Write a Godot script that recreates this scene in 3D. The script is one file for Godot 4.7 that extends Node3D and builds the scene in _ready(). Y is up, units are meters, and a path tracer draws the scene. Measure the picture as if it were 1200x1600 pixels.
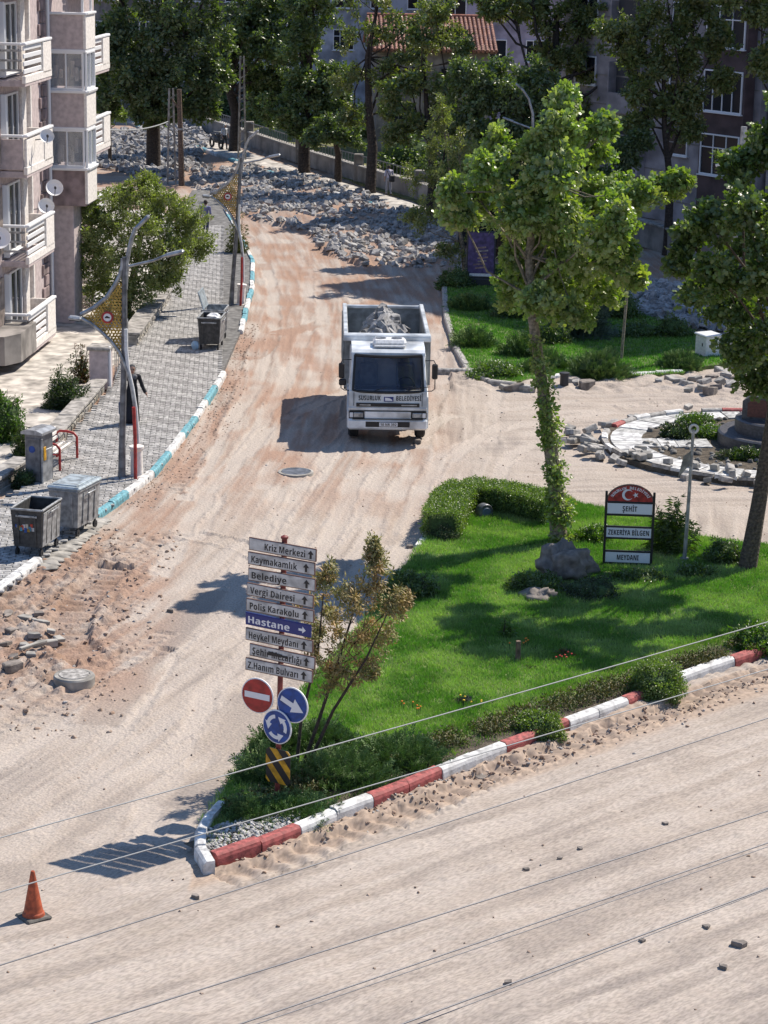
extends Node3D
# A town junction under reconstruction: sandy roads, a planted traffic island with a direction post, a tipper truck, a paved
# footpath with lamps and bins, flats on the left, plane trees, a roundabout bed and shaded flats behind. Metres, y up.

class Geo:
	var v := PackedVector3Array()
	var n := PackedVector3Array()
	var c := PackedColorArray()
	var tint := Color.WHITE

	func put(a: Vector3, b: Vector3, d: Vector3, na: Vector3, nb: Vector3, nd: Vector3) -> void:
		v.append(a); v.append(d); v.append(b)
		n.append(na); n.append(nd); n.append(nb)
		c.append(tint); c.append(tint); c.append(tint)

	func tri(a: Vector3, b: Vector3, d: Vector3) -> void:
		var m := (b - a).cross(d - a).normalized()
		put(a, b, d, m, m, m)

	func quad(a: Vector3, b: Vector3, d: Vector3, e: Vector3) -> void:
		tri(a, b, d); tri(a, d, e)

	func otri(o: Vector3, a: Vector3, b: Vector3, d: Vector3) -> void:
		if (b - a).cross(d - a).dot((a + b + d) / 3.0 - o) < 0.0:
			tri(a, d, b)
		else:
			tri(a, b, d)

	func box(at: Vector3, size: Vector3, bev := 0.0, basis := Basis()) -> void:
		var h := size * 0.5
		bev = minf(bev, minf(h.x, minf(h.y, h.z)) * 0.9)
		var xf := Transform3D(basis, at)
		if bev <= 0.0:
			for ax in 3:
				for s in [-1.0, 1.0]:
					var u := (ax + 1) % 3
					var w := (ax + 2) % 3
					var q := []
					for k in [[-1, -1], [1, -1], [1, 1], [-1, 1]]:
						var p := Vector3()
						p[ax] = h[ax] * s; p[u] = h[u] * k[0]; p[w] = h[w] * k[1]
						q.append(xf * p)
					otri(at, q[0], q[1], q[2]); otri(at, q[0], q[2], q[3])
			return
		var cn := {}
		for sx in [-1, 1]:
			for sy in [-1, 1]:
				for sz in [-1, 1]:
					for ax in 3:
						var p := Vector3(sx * (h.x - bev), sy * (h.y - bev), sz * (h.z - bev))
						p[ax] = [sx, sy, sz][ax] * h[ax]
						cn[Vector4i(sx, sy, sz, ax)] = xf * p
		for ax in 3:
			var u := (ax + 1) % 3
			var w := (ax + 2) % 3
			for s in [-1, 1]:
				var q := []
				for k in [[-1, -1], [1, -1], [1, 1], [-1, 1]]:
					var key := Vector4i(0, 0, 0, ax)
					key[ax] = s; key[u] = k[0]; key[w] = k[1]
					q.append(cn[key])
				otri(at, q[0], q[1], q[2]); otri(at, q[0], q[2], q[3])
			for s in [-1, 1]:
				for r in [-1, 1]:
					var k1 := Vector4i(0, 0, 0, u)
					k1[ax] = -1; k1[u] = s; k1[w] = r
					var k2 := k1; k2[3] = w
					var k3 := k1; k3[ax] = 1
					var k4 := k3; k4[3] = w
					otri(at, cn[k1], cn[k2], cn[k4]); otri(at, cn[k1], cn[k4], cn[k3])
		for sx in [-1, 1]:
			for sy in [-1, 1]:
				for sz in [-1, 1]:
					otri(at, cn[Vector4i(sx, sy, sz, 0)], cn[Vector4i(sx, sy, sz, 1)], cn[Vector4i(sx, sy, sz, 2)])

	func beam(a: Vector3, b: Vector3, w: float, h: float, bev := 0.0) -> void:   # a bar from a to b, h along its own up
		var z := (b - a).normalized()
		var x := Vector3.UP.cross(z)
		x = Vector3.RIGHT if x.length() < 0.01 else x.normalized()
		box((a + b) / 2.0, Vector3(w, h, (b - a).length()), bev, Basis(x, z.cross(x), z))

	func tube(pts: Array, radii: Array, sides := 8, cap := true) -> void:
		var rings := []
		var x := Vector3.ZERO
		for i in pts.size():
			var t: Vector3 = (pts[mini(i + 1, pts.size() - 1)] - pts[maxi(i - 1, 0)]).normalized()
			if x == Vector3.ZERO:
				x = t.cross(Vector3.UP if absf(t.y) < 0.9 else Vector3.RIGHT).normalized()
			x = (x - t * x.dot(t)).normalized()
			var y := t.cross(x)
			var ring := []
			for k in sides:
				var an := TAU * k / sides
				ring.append(x * cos(an) + y * sin(an))
			rings.append(ring)
		for i in pts.size() - 1:
			var p: Vector3 = pts[i]
			var q: Vector3 = pts[i + 1]
			var ra: float = radii[mini(i, radii.size() - 1)]
			var rb: float = radii[mini(i + 1, radii.size() - 1)]
			for k in sides:
				var m := (k + 1) % sides
				var a: Vector3 = rings[i][k]
				var b: Vector3 = rings[i][m]
				var d: Vector3 = rings[i + 1][m]
				var e: Vector3 = rings[i + 1][k]
				put(p + a * ra, p + b * ra, q + d * rb, a, b, d)
				put(p + a * ra, q + d * rb, q + e * rb, a, d, e)
		if cap:
			var r0: float = radii[0]
			var r1: float = radii[mini(pts.size() - 1, radii.size() - 1)]
			for k in sides:
				var m := (k + 1) % sides
				tri(pts[0], pts[0] + rings[0][m] * r0, pts[0] + rings[0][k] * r0)
				var e: int = pts.size() - 1
				tri(pts[e], pts[e] + rings[e][k] * r1, pts[e] + rings[e][m] * r1)

	func lathe(o: Vector3, prof: Array, sides := 16, basis := Basis()) -> void:   # prof: Vector2(radius, height) from the bottom up
		for i in prof.size() - 1:
			var a: Vector2 = prof[i]
			var b: Vector2 = prof[i + 1]
			var nn := Vector2(b.y - a.y, a.x - b.x).normalized()
			for k in sides:
				var c0 := Vector3(cos(TAU * k / sides), 0, -sin(TAU * k / sides))
				var c1 := Vector3(cos(TAU * (k + 1) / sides), 0, -sin(TAU * (k + 1) / sides))
				var p := [c0 * a.x + Vector3.UP * a.y, c1 * a.x + Vector3.UP * a.y, c1 * b.x + Vector3.UP * b.y, c0 * b.x + Vector3.UP * b.y]
				var m := [basis * (c0 * nn.x + Vector3.UP * nn.y), basis * (c1 * nn.x + Vector3.UP * nn.y)]
				for j in 4:
					p[j] = o + basis * p[j]
				if a.x > 1e-5:
					put(p[0], p[1], p[2], m[0], m[1], m[1])
				if b.x > 1e-5:
					put(p[0], p[2], p[3], m[0], m[1], m[0])

	func prism(poly: Array, z0: float, z1: float, xf := Transform3D()) -> void:   # polygon in xy, pushed along z
		var pp := PackedVector2Array(poly)
		if Geometry2D.is_polygon_clockwise(pp):
			pp.reverse()
		var t := Geometry2D.triangulate_polygon(pp)
		for i in range(0, t.size(), 3):
			var a := pp[t[i]]
			var b := pp[t[i + 1]]
			var d := pp[t[i + 2]]
			if (b - a).cross(d - a) < 0.0:
				var sw := b; b = d; d = sw
			tri(xf * Vector3(a.x, a.y, z1), xf * Vector3(b.x, b.y, z1), xf * Vector3(d.x, d.y, z1))
			tri(xf * Vector3(a.x, a.y, z0), xf * Vector3(d.x, d.y, z0), xf * Vector3(b.x, b.y, z0))
		for i in pp.size():
			var a := pp[i]
			var b := pp[(i + 1) % pp.size()]
			quad(xf * Vector3(a.x, a.y, z0), xf * Vector3(b.x, b.y, z0), xf * Vector3(b.x, b.y, z1), xf * Vector3(a.x, a.y, z1))

	func slab(poly: Array, y0: float, y1: float) -> void:   # ground polygon of Vector3 points, pushed upwards
		var p2 := []
		for p in poly:
			p2.append(Vector2(p.x, -p.z))
		prism(p2, y0, y1, Transform3D(Basis(Vector3.RIGHT, Vector3(0, 0, -1), Vector3.UP), Vector3.ZERO))

	func blob(o: Vector3, r: Vector3, seed_: int, rough: float, segs := 10, freq := 1.3, smooth := false) -> void:   # an uneven closed lump
		var nz := FastNoiseLite.new()
		nz.seed = seed_
		nz.frequency = freq
		nz.fractal_octaves = 4
		var rings := segs / 2 + 1
		var g := []
		for i in rings + 1:
			var row := []
			var la := PI * i / rings - PI / 2
			for k in segs:
				var d := Vector3(cos(la) * cos(TAU * k / segs), sin(la), cos(la) * sin(TAU * k / segs))
				row.append(o + d * r * (1.0 + rough * nz.get_noise_3dv(d * 1.0 + Vector3.ONE * 7.0)))
			g.append(row)
		if smooth:
			var nn := []
			for i in rings + 1:
				var row := []
				for k in segs:
					var m: Vector3 = (g[mini(i + 1, rings)][k] - g[maxi(i - 1, 0)][k]).cross(g[i][(k + 1) % segs] - g[i][(k + segs - 1) % segs])
					var out: Vector3 = g[i][k] - o
					row.append(out.normalized() if m.length() < 1e-7 else (m if m.dot(out) > 0 else -m).normalized())
				nn.append(row)
			for i in rings:
				for k in segs:
					var m := (k + 1) % segs
					put(g[i][k], g[i + 1][k], g[i + 1][m], nn[i][k], nn[i + 1][k], nn[i + 1][m])
					put(g[i][k], g[i + 1][m], g[i][m], nn[i][k], nn[i + 1][m], nn[i][m])
			return
		for i in rings:
			for k in segs:
				var m := (k + 1) % segs
				if i < rings - 1:
					tri(g[i][k], g[i + 1][k], g[i + 1][m])
				if i > 0:
					tri(g[i][k], g[i + 1][m], g[i][m])

	func disc(o: Vector3, nrm: Vector3, r: float, sides := 20, rise := 0.0) -> void:
		var x := nrm.cross(Vector3.UP if absf(nrm.y) < 0.9 else Vector3.RIGHT).normalized()
		var y := nrm.cross(x)
		for k in sides:
			var a := x * cos(TAU * k / sides) + y * sin(TAU * k / sides)
			var b := x * cos(TAU * (k + 1) / sides) + y * sin(TAU * (k + 1) / sides)
			tri(o + nrm * rise, o + a * r, o + b * r)

	func mesh() -> ArrayMesh:
		var arr := []
		arr.resize(Mesh.ARRAY_MAX)
		arr[Mesh.ARRAY_VERTEX] = v
		arr[Mesh.ARRAY_NORMAL] = n
		arr[Mesh.ARRAY_COLOR] = c
		var m := ArrayMesh.new()
		m.add_surface_from_arrays(Mesh.PRIMITIVE_TRIANGLES, arr)
		return m


var names := {}
var M := {}
var rng := RandomNumberGenerator.new()
var CRUMB := FastNoiseLite.new()

# ---------- naming ----------
func numbered(called: String) -> String:
	var k: int = names.get(called, 0)
	names[called] = k + 1
	return called if k == 0 else "%s_%03d" % [called, k]

func tag(o: Node3D, label: String, category := "", group := "", kind := "") -> Node3D:
	if label: o.set_meta("label", label)
	if category: o.set_meta("category", category)
	if group: o.set_meta("group", group)
	if kind: o.set_meta("kind", kind)
	return o

func thing(called: String, label: String, category: String, at := Vector3.ZERO, yaw := 0.0, group := "") -> Node3D:
	var o := Node3D.new()
	o.name = numbered(called)
	add_child(o)
	o.position = at
	o.rotation_degrees.y = yaw
	tag(o, label, category, group)
	return o

func part(called: String, g, m: Material, parent: Node3D, label := "") -> MeshInstance3D:
	var o := MeshInstance3D.new()
	o.name = called
	o.mesh = g.mesh() if g is Geo else g
	o.material_override = m
	parent.add_child(o, true)
	if label: o.set_meta("label", label)
	return o

func single(called: String, g, m: Material, label: String, category: String, group := "", at := Vector3.ZERO, yaw := 0.0) -> MeshInstance3D:
	var o := MeshInstance3D.new()
	o.name = numbered(called)
	o.mesh = g.mesh() if g is Geo else g
	o.material_override = m
	add_child(o)
	o.position = at
	o.rotation_degrees.y = yaw
	tag(o, label, category, group)
	return o

func struct(called: String, g, m: Material) -> MeshInstance3D:
	var o := single(called, g, m, "", "")
	o.set_meta("kind", "structure")
	return o

func scatter(called: String, mesh: Mesh, m: Material, xfs: Array, cols: Array, parent: Node3D, kind := "") -> MultiMeshInstance3D:
	var mm := MultiMesh.new()
	mm.transform_format = MultiMesh.TRANSFORM_3D
	mm.use_colors = true
	mm.mesh = mesh
	mm.instance_count = xfs.size()
	for i in xfs.size():
		mm.set_instance_transform(i, xfs[i])
		mm.set_instance_color(i, cols[i])
	var o := MultiMeshInstance3D.new()
	o.name = called if parent != self else numbered(called)
	o.multimesh = mm
	o.material_override = m
	parent.add_child(o, true)
	if kind: o.set_meta("kind", kind)
	return o

func dup(src: Node3D, at: Vector3, yaw: float, label := "", group := "") -> Node3D:
	var r: Node3D = src.duplicate()
	r.name = numbered(String(src.name).rstrip("0123456789").rstrip("_"))
	add_child(r)
	r.position = at
	r.rotation_degrees.y = yaw
	if label: r.set_meta("label", label)
	if group: r.set_meta("group", group)
	return r

# ---------- materials ----------
func lin(r: float, g: float, b: float) -> Color:
	return Color(r, g, b).linear_to_srgb()

func noise(seed_: int, freq: float, oct := 4, type := FastNoiseLite.TYPE_SIMPLEX_SMOOTH) -> FastNoiseLite:
	var z := FastNoiseLite.new()
	z.seed = seed_
	z.frequency = freq
	z.noise_type = type
	z.fractal_octaves = oct
	return z

func grain(seed_: int, freq: float, lo: float, hi: float, oct := 4, size := 256, type := FastNoiseLite.TYPE_SIMPLEX_SMOOTH) -> ImageTexture:
	var im := noise(seed_, freq, oct, type).get_seamless_image(size, size)
	im.convert(Image.FORMAT_RGB8)
	for y in size:
		for x in size:
			var k := lerpf(lo, hi, im.get_pixel(x, y).r)
			im.set_pixel(x, y, Color(k, k, k))
	return ImageTexture.create_from_image(im)

func bumps(seed_: int, freq: float, oct := 4, size := 256, type := FastNoiseLite.TYPE_SIMPLEX_SMOOTH) -> ImageTexture:
	return ImageTexture.create_from_image(noise(seed_, freq, oct, type).get_seamless_image(size, size))

var T := {}
func mat(c: Color, rough := 0.8, metal := 0.0, tex := "", scale := 1.0, bump := "", depth := 0.5) -> StandardMaterial3D:
	var m := StandardMaterial3D.new()
	m.albedo_color = c
	m.roughness = rough
	m.metallic = metal
	if tex or bump:
		m.uv1_triplanar = true
		m.uv1_world_triplanar = true
		m.uv1_scale = Vector3.ONE * scale
	if tex:
		m.albedo_texture = T[tex]
	if bump:
		m.heightmap_enabled = true
		m.heightmap_texture = T[bump]
		m.heightmap_scale = depth
	return m

func vmat(rough := 0.85, tex := "", scale := 1.0, bump := "", depth := 0.5) -> StandardMaterial3D:
	var m := mat(Color.WHITE, rough, 0.0, tex, scale, bump, depth)
	m.vertex_color_use_as_albedo = true
	return m

func leafmat(rough := 0.5, back := Color(0.5, 0.7, 0.1)) -> StandardMaterial3D:
	var m := vmat(rough)
	m.cull_mode = BaseMaterial3D.CULL_DISABLED
	m.backlight_enabled = true
	m.backlight = back
	m.metallic_specular = 0.45
	return m

func materials() -> void:
	T.fine = grain(3, 0.05, 0.84, 1.06, 5)
	T.patch = grain(5, 0.012, 0.62, 1.12, 5)
	T.bark = grain(9, 0.03, 0.45, 1.15, 4)
	T.rock = grain(13, 0.02, 0.55, 1.15, 5)
	T.bfine = bumps(21, 0.06, 4)
	T.bpatch = bumps(23, 0.02, 5)
	T.sandb = bumps(29, 0.05, 6, 512)
	T.sand = grain(31, 0.11, 0.80, 1.10, 5, 512)
	M.white = mat(lin(0.74, 0.75, 0.75), 0.4, 0, "fine", 0.8)
	M.truck = mat(lin(0.80, 0.83, 0.84), 0.28, 0, "patch", 0.35)
	M.truck.clearcoat_enabled = true
	M.truck.clearcoat = 0.6
	M.truck.clearcoat_roughness = 0.15
	M.truckgrey = mat(lin(0.30, 0.33, 0.34), 0.5, 0, "patch", 0.6)
	M.dark = mat(lin(0.025, 0.026, 0.03), 0.5)
	M.rubber = mat(lin(0.03, 0.03, 0.032), 0.85, 0, "patch", 2.0)
	M.black = mat(lin(0.012, 0.012, 0.014), 0.5)
	M.galv = mat(lin(0.42, 0.44, 0.46), 0.42, 0.55, "patch", 1.2)
	M.galvdark = mat(lin(0.20, 0.21, 0.23), 0.45, 0.45, "patch", 1.2)
	M.bin = mat(lin(0.44, 0.46, 0.47), 0.5, 0.35, "rock", 0.9)
	M.binlid = mat(lin(0.50, 0.58, 0.62), 0.35, 0.3, "patch", 1.4)
	M.bindark = mat(lin(0.07, 0.07, 0.068), 0.6, 0.1, "rock", 1.1)
	M.signback = mat(lin(0.62, 0.61, 0.585), 0.5, 0, "patch", 1.5)
	M.signrim = mat(lin(0.16, 0.09, 0.07), 0.7)
	M.signblue = mat(lin(0.02, 0.03, 0.17), 0.45)
	M.blue = mat(lin(0.008, 0.07, 0.33), 0.4, 0, "patch", 2.0)
	M.red = mat(lin(0.46, 0.035, 0.03), 0.45, 0, "patch", 2.0)
	M.redpost = mat(lin(0.20, 0.03, 0.025), 0.55, 0, "patch", 2.0)
	M.yellow = mat(lin(0.70, 0.36, 0.015), 0.5, 0, "patch", 2.0)
	M.signwhite = mat(lin(0.75, 0.75, 0.76), 0.45)
	M.ink = mat(lin(0.02, 0.018, 0.018), 0.6)
	M.kwhite = mat(lin(0.70, 0.70, 0.68), 0.75, 0, "patch", 1.3, "bfine", 0.4)
	M.kred = mat(lin(0.46, 0.115, 0.105), 0.75, 0, "rock", 1.3, "bfine", 0.4)
	M.kcyan = mat(lin(0.17, 0.43, 0.50), 0.75, 0, "rock", 1.3, "bfine", 0.4)
	M.kbare = mat(lin(0.45, 0.43, 0.40), 0.9, 0, "rock", 1.3, "bfine", 0.5)
	M.concrete = mat(lin(0.42, 0.40, 0.36), 0.9, 0, "rock", 0.35, "bfine", 0.3)
	M.coping = mat(lin(0.40, 0.38, 0.35), 0.9, 0, "rock", 0.5, "bpatch", 0.6)
	M.stonewall = mat(lin(0.40, 0.37, 0.31), 0.95, 0, "rock", 0.6, "bpatch", 1.2)
	M.stuccogrey = mat(lin(0.28, 0.26, 0.24), 0.95, 0, "patch", 0.3, "bfine", 0.4)
	M.mauve = mat(lin(0.53, 0.45, 0.44), 0.92, 0, "fine", 0.3, "bfine", 0.2)
	M.quoin = mat(lin(0.32, 0.245, 0.24), 0.92, 0, "patch", 0.4)
	M.cream = mat(lin(0.80, 0.76, 0.71), 0.9, 0, "fine", 0.5, "bfine", 0.2)
	M.yard = mat(lin(0.58, 0.54, 0.48), 0.92, 0, "rock", 0.25, "bpatch", 0.6)
	M.sidebase = mat(lin(0.20, 0.195, 0.185), 0.95, 0, "rock", 0.5)
	M.paver = vmat(0.9, "rock", 1.1, "bfine", 0.3)
	M.soil = mat(lin(0.13, 0.105, 0.075), 1.0, 0, "rock", 0.8, "sandb", 3.0)
	M.lawnbase = mat(lin(0.15, 0.20, 0.06), 1.0, 0, "patch", 0.4)
	M.frame = mat(lin(0.72, 0.73, 0.74), 0.45)
	M.curtain = mat(lin(0.40, 0.33, 0.28), 0.95, 0, "patch", 0.8)
	M.room = mat(lin(0.05, 0.05, 0.055), 0.8)
	M.glass = mat(Color(0.9, 0.95, 1.0, 0.12), 0.06)
	M.glass.transparency = BaseMaterial3D.TRANSPARENCY_ALPHA
	M.windscreen = mat(Color(0.10, 0.16, 0.28, 0.55), 0.04)
	M.windscreen.transparency = BaseMaterial3D.TRANSPARENCY_ALPHA
	M.darkpane = mat(lin(0.02, 0.024, 0.03), 0.12)
	M.darkpane.metallic_specular = 0.3
	M.gold = mat(lin(0.48, 0.32, 0.07), 0.4, 0.35, "patch", 2.0)
	M.cone = mat(lin(0.50, 0.10, 0.035), 0.6, 0, "rock", 1.5)
	M.conebase = mat(lin(0.17, 0.16, 0.14), 0.9, 0, "rock", 1.5)
	M.wood = mat(lin(0.20, 0.14, 0.10), 0.9, 0, "bark", 1.0, "bpatch", 0.8)
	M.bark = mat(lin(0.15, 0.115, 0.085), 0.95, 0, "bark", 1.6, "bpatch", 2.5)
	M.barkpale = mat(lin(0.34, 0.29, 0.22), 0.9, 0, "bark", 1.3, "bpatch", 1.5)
	M.barkdark = mat(lin(0.07, 0.055, 0.045), 0.95, 0, "bark", 1.0, "bpatch", 2.5)
	M.rubble = vmat(0.95, "rock", 1.2, "bpatch", 1.0)
	M.stone = mat(lin(0.27, 0.235, 0.205), 0.9, 0, "rock", 0.7, "bpatch", 2.0)
	M.granite = mat(lin(0.09, 0.09, 0.10), 0.45, 0, "rock", 2.0)
	M.clay = vmat(0.85, "rock", 0.8)
	M.body = vmat(0.9, "fine", 3.0)
	M.wire = mat(lin(0.17, 0.17, 0.18), 0.5, 0.2)
	M.wirepale = mat(lin(0.30, 0.31, 0.31), 0.6, 0.1)
	M.leaf = leafmat(0.36, Color(0.86, 0.95, 0.36))
	M.leaf.metallic_specular = 0.6
	M.leafdull = leafmat(0.6, Color(0.6, 0.64, 0.22))
	M.needle = leafmat(0.6, Color(0.34, 0.42, 0.12))
	M.grass = leafmat(0.55, Color(0.6, 0.85, 0.16))
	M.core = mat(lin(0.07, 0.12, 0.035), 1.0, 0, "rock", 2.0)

# ---------- leaves ----------
func leaf(g: Geo, o: Vector3, d: Vector3, up: Vector3, l: float, w: float, bend: float) -> void:   # one folded leaf
	var x := d.cross(up).normalized()
	var nn := x.cross(d).normalized()
	var tip := o + d * l - nn * bend * l
	var mid := o + d * l * 0.45
	var a := mid + x * w * 0.5 + nn * w * 0.12
	var b := mid - x * w * 0.5 + nn * w * 0.12
	g.tri(o, mid, a); g.tri(mid, tip, a)
	g.tri(o, b, mid); g.tri(b, tip, mid)

func broadleaf(g: Geo, o: Vector3, d: Vector3, up: Vector3, l: float) -> void:   # a lobed plane-tree leaf
	var x := d.cross(up).normalized()
	var nn := x.cross(d).normalized()
	var c := o + d * l * 0.42 + nn * l * 0.06
	var pts := [o, o + x * l * 0.5 + d * l * 0.22, o + x * l * 0.24 + d * l * 0.5, o + x * l * 0.36 + d * l * 0.8 - nn * l * 0.1, o + d * l - nn * l * 0.15, o - x * l * 0.36 + d * l * 0.8 - nn * l * 0.1, o - x * l * 0.24 + d * l * 0.5, o - x * l * 0.5 + d * l * 0.22]
	for i in pts.size():
		g.tri(c, pts[i], pts[(i + 1) % pts.size()])

func rdir(r: RandomNumberGenerator) -> Vector3:
	var z := r.randf_range(-1, 1)
	var a := r.randf() * TAU
	return Vector3(sqrt(1 - z * z) * cos(a), z, sqrt(1 - z * z) * sin(a))

func clump(seed_: int, count: int, l: float, spread: float, broad := false, slim := 0.45) -> ArrayMesh:
	var r := RandomNumberGenerator.new()
	r.seed = seed_
	var g := Geo.new()
	for i in count:
		var o := rdir(r) * spread * r.randf_range(0.2, 1.0)
		var d := (o.normalized() + rdir(r) * 0.7 + Vector3.UP * 0.1).normalized()
		var up := (Vector3.UP + rdir(r) * 0.75).normalized()
		if absf(up.dot(d)) > 0.95:
			up = Vector3.RIGHT
		var s := l * r.randf_range(0.7, 1.2)
		var k := r.randf_range(0.75, 1.2)
		g.tint = Color(k, k, k * 0.95)
		if broad:
			broadleaf(g, o, d, up, s)
		else:
			leaf(g, o, d, up, s, s * slim, 0.15)
	return g.mesh()

func spray(seed_: int, count: int, l: float) -> ArrayMesh:   # a conifer frond: narrow tufts along a drooping twig
	var r := RandomNumberGenerator.new()
	r.seed = seed_
	var g := Geo.new()
	for i in count:
		var f := float(i) / count
		var o := Vector3(0, f * 0.25 * l, f * l)
		for s in [-1.0, 1.0]:
			var d := Vector3(s * r.randf_range(0.5, 1.0), r.randf_range(-0.1, 0.5), r.randf_range(0.5, 1.0)).normalized()
			var k := r.randf_range(0.7, 1.25)
			g.tint = Color(k, k, k)
			leaf(g, o, d, Vector3.UP, l * 0.42 * (1.0 - f * 0.5), l * 0.10, 0.1)
	return g.mesh()

func turn(r: RandomNumberGenerator, at: Vector3, s: float) -> Transform3D:
	return Transform3D(Basis(rdir(r), r.randf() * TAU).scaled(Vector3.ONE * s), at)

func mixc(r: RandomNumberGenerator, pal: Array) -> Color:
	var a: Color = pal[r.randi() % pal.size()]
	var b: Color = pal[r.randi() % pal.size()]
	return a.lerp(b, r.randf()) * r.randf_range(0.75, 1.25)

# a crown: tufts gathered into many small clusters inside uneven lobes; limbs run from the trunk into each lobe
func tree(called: String, label: String, cat: String, trunk: Array, radii: Array, lobes: Array, per_lobe: int, tufts: int, mesh: Mesh, pal: Array, bark: Material, lm: Material, seed_: int, size := 1.0, group := "", fork := 0.45) -> Node3D:
	var r := RandomNumberGenerator.new()
	r.seed = seed_
	var base: Vector3 = trunk[0]
	var t := thing(called, label, cat, base, 0.0, group)
	var pts := []
	for p in trunk:
		pts.append(p - base)
	var g := Geo.new()
	var flare := [radii[0] * 1.3] + radii
	g.tube([pts[0] - Vector3.UP * 0.15] + [pts[0] + (pts[1] - pts[0]) * 0.12] + pts.slice(1), flare, 10)
	part("trunk", g, bark, t)
	var xs := []
	var cs := []
	var lg := Geo.new()
	for lb in lobes:
		var c: Vector3 = lb[0] - base
		var e: Vector3 = lb[1]
		var fr := r.randf_range(fork, 0.95)
		var fi: float = fr * (pts.size() - 1)
		var i0 := mini(int(fi), pts.size() - 2)
		var s: Vector3 = pts[i0].lerp(pts[i0 + 1], fi - i0)
		if s.y > c.y - 0.1:
			s = pts[i0]
		var rr: float = lerpf(radii[mini(i0, radii.size() - 1)], radii[radii.size() - 1], 0.5)
		var midp := s.lerp(c, 0.5) + rdir(r) * 0.12 * s.distance_to(c) - Vector3.UP * 0.05 * s.distance_to(c)
		lg.tube([s, midp, c], [rr * 0.5, rr * 0.34, rr * 0.2], 6)
		for k in per_lobe:
			var d := rdir(r)
			var at := c + d * e * pow(r.randf(), 0.45) * r.randf_range(0.7, 1.08)
			if k % 3 == 0:
				lg.tube([c.lerp(midp, r.randf() * 0.6), at.lerp(c, 0.4) + rdir(r) * 0.08, at], [rr * 0.18, rr * 0.11, 0.007], 5)
			var sz: float = (e.x + e.y + e.z) / 3.0 * r.randf_range(0.16, 0.34)
			var hue := mixc(r, pal)
			var shoot := (d + Vector3(0, 0.45, 0) + rdir(r) * 0.5).normalized()   # leafy shoots reach outwards and thin out
			var reach := sz * r.randf_range(1.0, 2.1)
			for q in tufts:
				var f := r.randf()
				var o := shoot * reach * (f - 0.35) + rdir(r) * sz * (0.75 - 0.5 * f) * pow(r.randf(), 0.5)
				xs.append(turn(r, at + o, size * r.randf_range(0.6, 1.3) * (1.05 - 0.3 * f)))
				cs.append(hue.lerp(mixc(r, pal), 0.45))
	part("limbs", lg, bark, t)
	scatter("crown", mesh, lm, xs, cs, t)
	return t

# a shrub: leaves over an uneven dome with a few stems inside
func shrub(called: String, label: String, cat: String, at: Vector3, e: Vector3, n: int, mesh: Mesh, pal: Array, lm: Material, seed_: int, group := "", size := 1.0, core := true, upright := 0.0) -> Node3D:
	var r := RandomNumberGenerator.new()
	r.seed = seed_
	var nz := noise(seed_, 0.9, 2)
	var t := thing(called, label, cat, at, 0.0, group)
	var sg := Geo.new()
	for k in 6:
		var d := Vector3(r.randf_range(-1, 1) * e.x * 0.6, e.y * r.randf_range(0.6, 0.95), r.randf_range(-1, 1) * e.z * 0.6)
		sg.tube([Vector3(d.x * 0.15, -0.05, d.z * 0.15), d * 0.55 + rdir(r) * 0.04, d], [0.022, 0.015, 0.006], 5)
	part("stems", sg, M.barkdark, t)
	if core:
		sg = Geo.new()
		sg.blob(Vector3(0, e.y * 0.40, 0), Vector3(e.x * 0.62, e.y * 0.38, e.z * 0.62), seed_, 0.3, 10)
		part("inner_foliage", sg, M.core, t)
	var xs := []
	var cs := []
	for k in n:
		var d := rdir(r)
		d.y = absf(d.y) if r.randf() < 0.86 else d.y * 0.3
		var f := (0.82 + 0.45 * nz.get_noise_3dv(d * 1.6)) * pow(r.randf(), 0.28 if core else 0.6)
		var p := Vector3(d.x * e.x, maxf(0.03, d.y * e.y), d.z * e.z) * f
		var b := Basis(rdir(r), r.randf() * TAU)
		if upright > 0.0:
			var z := (d + Vector3.UP * upright + rdir(r) * 0.35).normalized()
			var x := z.cross(rdir(r)).normalized()
			b = Basis(x, z.cross(x), z)
		xs.append(Transform3D(b.scaled(Vector3.ONE * size * r.randf_range(0.7, 1.25)), p))
		cs.append(mixc(r, pal))
	scatter("foliage", mesh, lm, xs, cs, t)
	return t

# ---------- lettering ----------
func lettering(parent: Node3D, text: String, cap: float, at: Vector3, m: Material, most := 99.0, called := "lettering", basis := Basis()) -> MeshInstance3D:
	var f := SystemFont.new()
	f.font_names = PackedStringArray(["Droid Sans"])
	f.font_weight = 700
	var t := TextMesh.new()
	t.font = f
	t.text = text
	t.font_size = 64
	t.pixel_size = cap / 46.0
	t.depth = 0.004
	t.curve_step = 4.0
	var o := part(called, t, m, parent)
	var w := t.get_aabb().size.x
	o.transform = Transform3D(basis.scaled_local(Vector3(minf(1.0, most / maxf(w, 0.001)), 1, 1)), at)
	return o

func arrow_poly(w: float, h: float) -> Array:   # an arrow that points up
	return [Vector2(-w * 0.17, -h / 2), Vector2(w * 0.17, -h / 2), Vector2(w * 0.17, h * 0.02), Vector2(w / 2, h * 0.02), Vector2(0, h / 2), Vector2(-w / 2, h * 0.02), Vector2(-w * 0.17, h * 0.02)]

func arc_pts(a: Vector3, b: Vector3, sag: Vector3, n := 10) -> Array:
	var out := []
	for i in n + 1:
		var f := float(i) / n
		out.append(a.lerp(b, f) + sag * 4.0 * f * (1 - f))
	return out

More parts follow.
